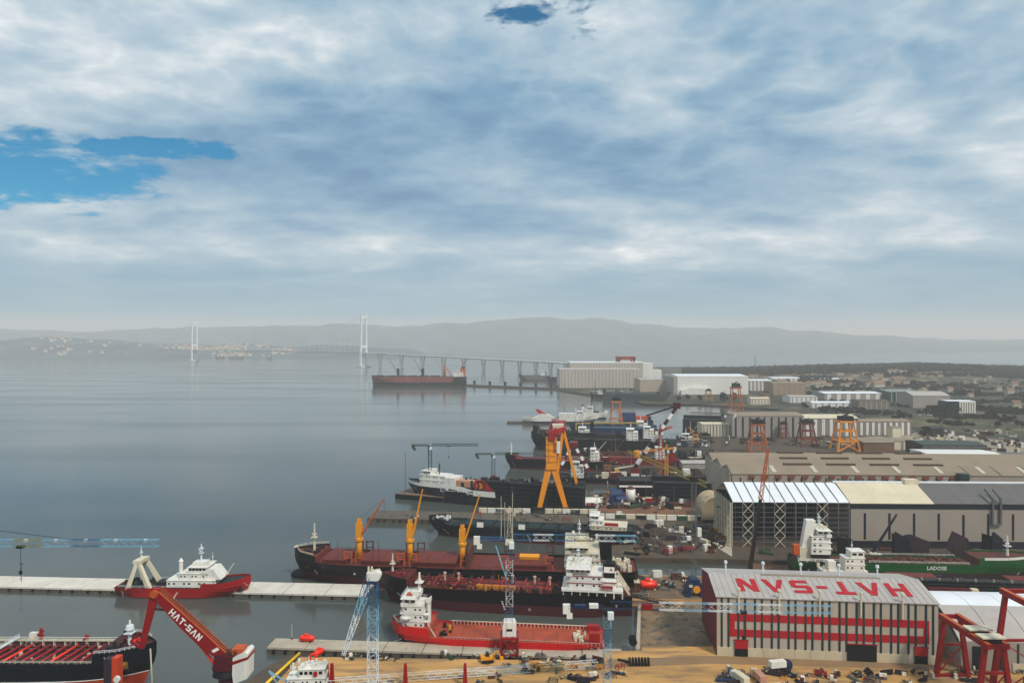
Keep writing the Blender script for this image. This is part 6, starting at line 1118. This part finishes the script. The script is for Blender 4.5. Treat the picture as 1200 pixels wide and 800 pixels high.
for a in (('orange portal crane with dark cabin at the far left of the works cranes', 887, 530.5, 489, M('crane_ochre', (184, 112, 58), .6, .2, .3), 21), ('orange portal crane with navy cabin, biggest of the works cranes', 990, 527.5, 485, orange, 26), ('maroon and orange portal crane leaning between two orange ones', 945, 522, 490, M('crane_rust', (150, 74, 50), .6, .3, .3), 20), ('small reddish portal crane before the grey ribbed hall', 918, 513, 493, M('crane_rust2', (140, 80, 64), .6, .3, .3), 11), ('tall orange crane tower behind the grey ribbed hall', 862, 484, 447, M('crane_ochre', (184, 112, 58)), 15), ('pale grey portal crane at the head of the piers', 826, 531, 506, steel, 14), ('slim pink orange A shaped crane behind the freighters', 722, 501, 463, M('crane_salmon', (206, 140, 100), .6, .2, .3), 15), ('small beige crane frame at the far shore below the white box hall', 830, 470, 455, M('crane_sand', (190, 160, 112), .6), 9), ('beige crane frame beside the inlet shore', 897, 472, 458, M('crane_sand', (190, 160, 112)), 9)): yard_crane(*a)
p = G(737, 494); r = root('covered_vessel', 'blue covered vessel with orange bow behind the salmon crane', 'ship', p); MB().box(-12, 10, 0, 14, 0, 13).build('blue_cover', M('tarp_blue', (24, 74, 118)), r); MB().extr_z([(10, 0), (34, 3), (34, 9), (10, 14)], 2, 8).build('bow_hull', M('bow_orange', (196, 104, 66), .6, .2, .2), r); MB().box(-13, 36, -1, 15, -3, 2).build('keel_platform', black, r)
# ---------------------------------------------------------------- halls beyond the piers
def far_hall(name, label, px0, px1, yb, yt, dep, wallm, roofm, rib=None, nr=0, rise=2.0, ang=0, z0=3.0):
    D = F * (H - z0) / (yb - 400); r = hall(name, label, (xat(px0, D), D), xat(px1, D) - xat(px0, D), dep, zat(yt, D), zat(yt, D) + rise, ang, wallm, roofm, z0=z0); L = xat(px1, D) - xat(px0, D); h = zat(yt, D) - z0
    if nr: strips(r, [L * (i + .5) / nr for i in range(nr)], L / nr * (.22 if rib is not hallwhite else .4), .3, h * .95, rib, -.2, 'wall_rib', .5)
    return r, L, h
far_hall('ribbed_works_hall', 'grey works hall with dark upright strips behind the orange cranes', 858, 942, 512, 487.5, 46, hallgrey, roof_tan, strip_navy, 10, 3)
far_hall('annex_hall', 'tan works annex with pale strips behind the biggest orange crane', 942, 1006, 511, 490, 40, M('annex_tan', (150, 142, 134), .7, .1, .05, 1), roof_cr, hallwhite, 7, 3)
far_hall('long_annex', 'long low annex with white upright strips right of the orange crane', 1006, 1068, 510, 494, 36, M('annex_tan', (150, 142, 134)), roof_tan, hallwhite, 9, 2)
far_hall('ribbed_shed', 'small cream ribbed shed left of the grey works hall', 823, 857, 511, 497, 24, cream, roof_cr, steel, 9, 1)
far_hall('dark_shed', 'dark small shed at the edge of the field', 1092, 1106, 512, 502, 20, M('dark_green_clad', (26, 54, 56)), M('shed_roof', (60, 74, 70), .7), None, 0, 2)
far_hall('portal_shed', 'pale gatehouse before the long annex', 1046, 1056, 513, 501, 14, cream, roof_tan, None, 0, 1)
far_hall('low_store', 'low tan store with flat roof behind the teal eaved hall', 1005, 1075, 527, 517, 30, cream, roof_tan, hallgrey, 6, 1)
far_hall('brick_store', 'low brown store beside the biggest orange crane', 1012, 1048, 529.5, 518.5, 18, M('brown_clad', (136, 110, 88), .8, .2, .1), roof_tan, None, 0, 1)
r, L, h = far_hall('great_ribbed_hall', 'huge white ribbed hall on the far shore', 656, 752, 454.5, 433, 120, hallrib, roof_grey, hallgrey, 24, 1)
D = r.location.y + 70; r2 = root('upper_hall', 'white upper hall with red crane frame behind the huge ribbed hall', 'building', (xat(670, D), D, 3)); W = xat(758, D) - xat(670, D); hh = zat(426, D) - 3; MB().box(0, W, 55, 140, 0, hh).build('wall', hallrib, r2); MB().box(-1, W + 1, 54, 141, hh, hh + 2.5).build('roof', roof_wh, r2)
for i in range(26): ubox('wall_rib', hallgrey, r2, (W * (i + .5) / 26, 54.8, hh * .55), (2.2, .8, hh * .85))
ubox('end_tower', hallwhite, r2, (W + 14, 90, hh * .5), (28, 60, hh * .98)); ubox('end_block', hallwhite, r2, (W + 40, 80, hh * .34), (24, 40, hh * .68)); zz = hh; m_ = MB()
for x in (W * .68, W * .88):
    for y in (60, 100): m_.box(x - 2.5, x + 2.5, y - 2, y + 2, zz - 25, zz + 16)
m_.box(W * .66, W * .90, 58, 64, zz + 9, zz + 17).box(W * .66, W * .90, 98, 104, zz + 9, zz + 17).box(W * .67, W * .70, 60, 102, zz + 10, zz + 16).build('red_crane_frame', M('roof_crane_red', (158, 62, 46), .6, .2, .1), r2)
r, L, h = far_hall('white_box_hall', 'large plain white box hall beyond the inlet', 794, 877, 462, 441, 120, hallwhite, roof_wh, None, 0, 3); MB().box(-9, -.2, 0, 118, 0, h - 1).build('grey_end_wall', hallgrey, r); MB().extr_y([(6, 0), (6, 10), (30, 16), (60, 14), (72, 8), (72, 0)], -10, -.3).build('white_sheds', white, r)
far_hall('lean_to_hall', 'beige lean to hall between the ribbed hall and the white box hall', 750, 788, 459, 445, 80, M('beige_far', (186, 174, 158), .7, .1, .03), roof_grey, None, 0, 2)
for lab, a in (('pale flat shed with white roof right of the white box hall', (878, 905, 458, 446, 70, hallgrey, roof_wh)), ('white topped shed on the skyline right of the white box hall', (905, 938, 450, 443, 60, hallwhite, roof_wh)), ('tan works with stepped roof by the far inlet', (906, 944, 463, 449, 60, M('tan_far', (168, 146, 122), .7, .15, .03), roof_tan)), ('low white workshop row on the inlet shore', (926, 958, 472, 465, 40, hallwhite, roof_grey)), ('long grey workshop with white end near the inlet', (966, 1034, 470, 461, 60, hallgrey, roof_wh)), ('beige concrete block before the grey workshop', (1006, 1042, 479.5, 470, 30, M('block_grey', (140, 132, 122), .8, .12, .05), concrete_d)), ('low round roofed white shed by the inlet', (952, 1000, 478, 472, 24, hallwhite, roof_wh)), ('dark teal factory behind the grey gabled hall', (1042, 1076, 471, 459, 70, strip_teal, M('roof_palegreen', (150, 160, 158), .7, .1, .03))), ('white stores along the foot of the wooded ridge', (946, 985, 448.5, 444, 30, hallwhite, roof_wh)), ('long white store below the ridge in the middle right', (1000, 1036, 446, 442.5, 30, hallwhite, roof_grey)), ('pale warehouse below the ridge before the gabled hall', (1036, 1070, 451, 447.5, 30, cream, roof_grey)), ('low grey shed on the near inlet shore', (880, 902, 474, 467, 22, cream, roof_cr))): r, L, h = far_hall('works_building', lab, *a, hallgrey if a[5] is not hallgrey else hallwhite, 6, 2)
r, L, h = far_hall('gabled_hall', 'grey gabled hall with dark base near the glazed office', 1070, 1113, 478, 463.5, 50, hallgrey, roof_grey, None, 0, 6); MB().box(L * .35, L * .98, -.5, -.05, 0, h * .25).build('dark_opening', dark, r)
r, L, h = far_hall('office_block', 'teal glazed office block with white columns', 1110, 1142, 484, 470, 26, tealglass, roof_wh, None, 0, .6); [ubox('column', white, r, (L * (.46 + .09 * i), -.8, h * .5), (L * .05, 1.2, h * 1.02)) for i in range(7)]; ubox('parapet', white, r, (L * .72, -.6, h * .95), (L * .6, 1.6, h * .12))
for i in range(14): ubox('window', glass, r, (L * (.03 + .03 * i), -.1, h * .5), (L * .012, .3, h * .9))
# white villas and farmhouses on the slope
vill = root('villa', None, 'house'); MB().box(-6, 6, -4.5, 4.5, -3, 6.5).build('wall', M('slope_walls', (186, 180, 166), .7, .25, .02), vill); MB().extr_x([(-5, 6.5), (5, 6.5), (0, 9.5)], -6.6, 6.6).build('roof', M('slope_roofs', (150, 124, 108), .8, .3, .02), vill); vf = True
for (a, c, s, lab) in ((1183, 459, 1.3, 'white pointed house alone among the dark trees'), (1190, 474, 1.2, 'narrow white house at the right edge below the trees'), (1113, 457, 1.1, 'pale house on the slope above the gabled hall'), (1170, 455, 1.0, 'tan house on the slope left of the pointed house'), (1188, 452, 1.3, 'small house high on the slope at the right')):
    D = F * 112 / (c - 400); o = vill if vf else copy_tree(vill); vf = False; o.location = (xat(a, D), D, ridge_h(xat(a, D), D) + .6); o.scale = (s, s, s * 1.3); tag(o, lab, 'house')
for i in range(18):
    a, c = rnd.uniform(1060, 1200), rnd.uniform(446, 470); D = F * 119 / (c - 400); o = copy_tree(vill); s = rnd.uniform(.6, 1.1); o.location = (xat(a, D), D, ridge_h(xat(a, D), D) + .4); o.scale = (s, s, s); o.rotation_euler = (0, 0, rnd.uniform(-.6, .6)); tag(o, 'small house scattered on the slope below the wooded ridge', 'house', 'houses on the far slope')
for i in range(44):
    a, c = rnd.uniform(880, 1060), rnd.uniform(444.5, 456); D = F * 119 / (c - 400); o = copy_tree(vill); s = rnd.uniform(.8, 1.6); o.location = (xat(a, D), D, ridge_h(xat(a, D), D) + .4); o.scale = (s * 1.6, s, s * .8); o.rotation_euler = (0, 0, rnd.uniform(-.3, .3)); tag(o, 'low white shed in the far industrial strip below the ridge', 'shed', 'sheds of the far industrial strip')
# parked cars
car = root('parked_car', None, 'car'); MB().box(-2.2, 2.2, -.9, .9, .3, 1.0).build('body', white, car); MB().extr_y([(-1.5, 1.0), (1.2, 1.0), (.7, 1.6), (-1.1, 1.6)], -.8, .8).build('cabin', glass, car); cf = True
for (xa, xb, ya, yb, n, lab, gr) in ((690, 760, 456.5, 460, 26, 'vehicle parked at the foot of the huge ribbed hall', 'vehicles by the ribbed hall'), (1076, 1140, 480, 488, 22, 'car parked around the glazed office and gabled hall', 'cars by the office'), (1040, 1190, 504, 522, 34, 'vehicle parked on the stony yard right of the works', 'vehicles on the stony yard'), (1100, 1180, 560, 566, 0, '', '')):
    for i in range(n):
        o = car if cf else copy_tree(car); cf = False; o.location = G(rnd.uniform(xa, xb), rnd.uniform(ya, yb), 3.3); s = rnd.uniform(1.0, 1.9); o.scale = (s, s, s); o.rotation_euler = (0, 0, rnd.uniform(-1.5, 1.5)); tag(o, lab, 'car', gr)
for i in range(60):
    a, c = rnd.uniform(1075, 1199), rnd.uniform(500, 532); scrap(rnd.choice((0, 2, 2, 3)), G(a, c, 3.25), rnd.uniform(1.2, 2.4), rnd.uniform(-.6, .6), 'pile of stone or crates on the stony yard', 'goods on the stony yard')
for i, (px_, yb, yt, lab) in enumerate(((885, 449, 416, 'tall thin radio mast on the skyline'), (957, 449, 438, 'short lattice mast below the ridge'), (661, 470, 448, 'light mast standing off the ribbed hall'), (475, 580, 530, 'thin lamp mast at the seaward end of the floating dock'), (697, 470, 445, 'thin mast above the far moored tug'))):
    p = G(px_, yb); k = p.y / F; tag(MB().lattice(p, p + Vector((0, 0, (yb - yt) * k)), 1.0 * k * .7, 1.0 * k * .7, 14, .12 * k, .3 * k, .3 * k).build('light_mast', steel), lab, 'mast')
# ---------------------------------------------------------------- far shipping
def small_r(px0, px1, y): return near(px0, y), near(px1, y)
b_, s_ = small_r(434, 546, 452.5); r, L, top, pt, ts = ship('ore_carrier', 'huge faded red bulk carrier at anchor below the bridge', b_, s_, 42, 26, M('faded_red_hull', (150, 92, 82), .6, .2, .03, 1), teal_dk, deck_gn, bootz=11, fc=3, fcl=.06, sheer=0, rake=3, full=5)
for i in range(6): MB().box(L / 2 - 34 - i * 30, L / 2 - 12 - i * 30, -13, 13, 25, 28.5).build('hatch', deck_gn, r)
for x, m1 in ((L / 2 - 72, dark), (L / 2 - 140, dark), (L / 2 - 200, orange2)): deck_crane(r, x, 0, 25, 22, 44, m1, m1, R(58), 0, 3.5)
z = house(r, -L / 2 + 8, -L / 2 + 36, 18, 25, 4, 4, white, win=8, wing=2); funnel(r, -L / 2 + 4, -L / 2 + 14, 5, 30, 22, orange2); MB().bar((-L / 2 + 22, 0, 30), (-L / 2 + 6, 0, 66), 2.5).bar((-L / 2 + 40, 4, 26), (-L / 2 + 60, 4, 60), 2).build('derrick_posts', orange2, r); ubox('quarter_plate', navy, r, (-L / 2 + 18, 0, 18), (34, 42.4, 15))
pier('far_jetty', 'long low jetty running from the bulk carrier to the far shore', tuple(G(546, 451.5, 2).xy), tuple(G(662, 456.5, 2).xy), 10, 5, 10, concrete_d, -1, False)
for i in range(6): p = G(556 + i * 18, 452.3 + i * .8, 0); tag(MB().tube((p.x, p.y - 3, -1), (p.x, p.y - 3, 13), 3.4, 3.4, 10).box(p.x - 4, p.x + 4, p.y - 7, p.y + 1, 13, 15).build('mooring_dolphin', dark), 'dark mooring dolphin along the far jetty', 'dolphin', 'dolphins of the far jetty')
freighter('blue hulled freighter moored just left of the ribbed hall', *small_r(641, 668, 448.5), 24, 16, dkblue, deck_dk, 10, 4, sheer=2); freighter('grey freighter with orange deck gear before the viaduct', *small_r(608, 643, 446), 26, 16, steel, orange2, 12, 4, sheer=2)
freighter('dark teal tug moored off the ribbed hall', *small_r(692, 712, 467), 14, 9, teal_dk, deck_dk, 8, 2, sheer=3)
floating_dock('floating_dock', 'long low grey floating dock moored off the ribbed hall', near(706, 470), near(780, 472), 46, 16, M('dock_greygreen', (84, 96, 96), .7, .2, .05), 4, 8, 0, 1)
MB_ = MB(); 
for lab, (px0, px1, y) in (('grey shape of a ship near the far shore between the bridge towers', (318, 312, 421)), ('pale far ship below the far town', (286, 268, 420.5)), ('dark far ship at anchor left of the far bridge tower', (252, 262, 420.4))): freighter(lab, near(px0, y), near(px1, y), 26, 18, steel, deck_dk, 8, 3, sheer=2)

# ---------------------------------------------------------------- more of the crowded middle yard
floating_dock('floating_dock', 'dark green floating dock left of the grey works hall', near(800, 509), near(862, 511), 60, 20, teal_dk, 4, 7, 0, 1)
floating_dock('floating_dock', 'dark teal floating dock under the far freighters', near(648, 517), near(742, 519), 34, 10, teal_dk, 4, 5, 0, 1, far=False)
for i, (px0, px1, y, lab) in enumerate(((702, 832, 563, 'long dark work barge along the near finger pier'), (706, 760, 539.5, 'short dark barge left under the crimson ship'), (770, 832, 539, 'dark barge moored at the right of the crimson ship'), (742, 828, 528, 'rusty barge below the supply ship'), (640, 700, 536, 'low black barge beside the nearer freighter'), (800, 836, 517, 'small dark barge at the head of the far pier'))):
    a, c = near(px0, y), near(px1, y); L = c[0] - a[0]; r = root('work_barge', lab, 'barge', (a[0], a[1], 0), 0); MB().extr_y([(0, -1), (L, -1), (L, 3.6), (0, 3.6), (-1.5, 2)], 0, 12).build('hull', (black, teal_dk, navy, rusty, black, navy)[i], r); MB().box(.2, L - .2, .2, 11.8, 3.6, 3.75).build('deck', deck_dk, r); clutter(MB(), 2, L - 2, 1, 11, 3.7, 44, 1, 4.5, 6, 200 + i).build('deck_cargo', (deck_dk, rusty, dark, deck_gn, dark, rusty)[i], r); ubox('deckhouse', (white, cream, white, steel, cream, white)[i], r, (L * .8, 6, 6.4), (6, 6, 5.4)); MB().tube((L * .3, 6, 3.7), (L * .3, 6, 24), .4, .2, 6).bar((L * .3, 6, 8), (L * .3 + 9, 4, 21), .5).build('derrick', (orange2, steel, crane_red, yellow, steel, cream)[i], r)
far_hall('pier_workshop', 'tan roofed workshop at the root of the near finger pier', 825, 856, 566, 556, 30, M('brown_clad', (136, 110, 88)), roof_tan, None, 0, 2)
far_hall('pier_store', 'low grey store between the finger piers', 800, 838, 549, 543, 18, hallgrey, roof_grey, None, 0, 1)
tower_crane('tower_crane', 'slim red tower crane standing among the supply ships', 774, F * 119 / 162, 3, zat(507, F * 119 / 162), 10, 30, [crane_red, orange2], 2.6, 1.5, (.5, .85, 0), M('mast_salmon', (176, 92, 70), .6), 6, jr=.24, trolley=0)
tower_crane('tower_crane', 'slim grey tower crane left of the grey works hall', 848, F * 119 / 128, 3, zat(487, F * 119 / 128), 12, 34, [steel, steel], 3, 1.6, (-.9, .4, 0), steel, 6, jr=.28, trolley=0)
tower_crane('tower_crane', 'slim yellow tower crane on the near finger pier', 781, F * 119 / 160, 3, zat(528, F * 119 / 160), 10, 26, [yellow, yellow], 2.4, 1.5, (-.8, -.5, 0), yellow, 5, jr=.22, trolley=0)
yard_crane('small orange jib crane on the near finger pier', 712, 560, 540, orange2, 8, None, dark, (14, 10)); yard_crane('pale jib crane beside the crimson ship bow', 700, 545, 526, cream, 8, None, steel, (10, 12)); yard_crane('green jib crane between the far piers', 790, 541, 520, tgreen, 8, None, dark, (-10, 12)); yard_crane('red jib crane by the arched hut', 838, 560, 538, crane_red, 7, None, dark, (-8, 14)); yard_crane('yellow jib crane at the far pier head', 815, 523, 505, yellow, 8, None, dark, (-9, 8))
for i, (px_, yb, hh) in enumerate(((700, 600, 34), (728, 612, 38), (757, 600, 60), (768, 640, 40), (790, 606, 34), (842, 640, 46), (690, 560, 30), (735, 545, 30), (752, 547, 34), (805, 547, 36), (716, 523, 26), (768, 523, 24), (835, 523, 30), (870, 527, 30), (905, 524, 26), (965, 524, 30), (1030, 520, 24), (600, 608, 46), (560, 604, 30), (640, 608, 26), (520, 603, 28), (745, 700, 30), (790, 698, 40), (900, 660, 40))):
    p = G(px_, yb); k = p.y / F; r = root('lamp_mast', 'thin lamp mast standing on the works piers and yards', 'lamp mast', p, 0, 'lamp masts of the yard'); MB().tube((0, 0, 0), (0, 0, hh * k), .17 * k ** .3, .1 * k ** .3, 6).build('shaft', steel, r); MB().box(-1.1, 1.1, -.3, .3, hh * k, hh * k + .5).build('lamp_head', dark, r)
q = random.Random(5); heap = M('heap_earth', (92, 80, 68), .95, .35, .2, 0, (56, 52, 48), .5)
for i, (px_, yb, w_) in enumerate(((770, 624, 9), (790, 630, 12), (815, 634, 10), (760, 636, 8), (800, 642, 11), (832, 628, 8), (780, 646, 9))):
    p = G(px_, yb); v = []; f = []; n = 12
    for j in range(5):
        for k in range(n): rr_ = w_ * (1 - j / 5) * q.uniform(.8, 1.15); v.append((rr_ * math.cos(6.2832 * k / n), rr_ * .6 * math.sin(6.2832 * k / n), 3.2 * (j / 4) ** .8 * q.uniform(.8, 1.1) if j else -.2))
    f = [(j * n + k, j * n + (k + 1) % n, (j + 1) * n + (k + 1) % n, (j + 1) * n + k) for j in range(4) for k in range(n)] + [tuple(range(4 * n, 5 * n))]
    o = MB().add(v, f).build('earth_heap', heap); o.location = p; tag(o, 'low heap of dark earth on the dirt yard by the arched hut', 'earth heap', 'earth heaps')

STUFF = {'deck_gear', 'roof_gear', 'deck_cargo', 'hanger_cables', 'deck_valves', 'deck_fittings', 'anchor_winches', 'bollards', 'windlass_gear', 'mooring_bollards', 'aft_deck_gear', 'monkey_island_gear', 'tank_cleaning_hatches', 'bridge_roof_gear', 'stern_gear', 'trawl_gear', 'winch_gear', 'head_sheaves', 'wall_deck_gear', 'scaffold_blocks', 'upper_deck_gear', 'bow_gear', 'bridge_gear', 'bulwark_stays', 'dock_gear', 'draught_marks'}
for o in bpy.data.objects:
    if o.parent and o.name.split('.')[0] in STUFF: o['kind'] = 'stuff'

# mooring ropes between ships and quays
for (a, c, lab) in (((-128, 338, 7), (-120, 340, 2.3), 'bow mooring rope of the red trawler'), ((-188, 341, 5), (-196, 345, 2.3), 'stern mooring rope of the red trawler'), (tuple(G(470, 748, 7)), tuple(G(440, 755, 2.7)), 'bow mooring rope of the red coaster'), (tuple(G(700, 758, 5)), tuple(G(716, 766, 3)), 'stern mooring rope of the red coaster')):
    a, c = Vector(a), Vector(c); m_ = MB(); pr_ = a
    for i in range(1, 9): k = i / 8; q_ = a.lerp(c, k) - Vector((0, 0, 1.2 * math.sin(math.pi * k) * .5)); m_.bar(pr_, q_, .12); pr_ = q_
    tag(m_.build('mooring_rope', cream), lab, 'rope')

for i in range(26):
    k = i % 3; container(G(rnd.uniform(700, 832), (542.5, 522, 561)[k] + rnd.uniform(-.6, .8), 3.1), (rusty, dkblue, cream, tgreen, white, dk_red)[i % 6], rnd.uniform(-.2, .2), ('container among the gear on the middle finger pier', 'container among the gear on the far finger pier', 'container among the gear on the near finger pier')[k], ('containers on the middle finger pier', 'containers on the far finger pier', 'containers on the near finger pier')[k], (rnd.choice((6, 9)), 3, rnd.choice((3, 6))))
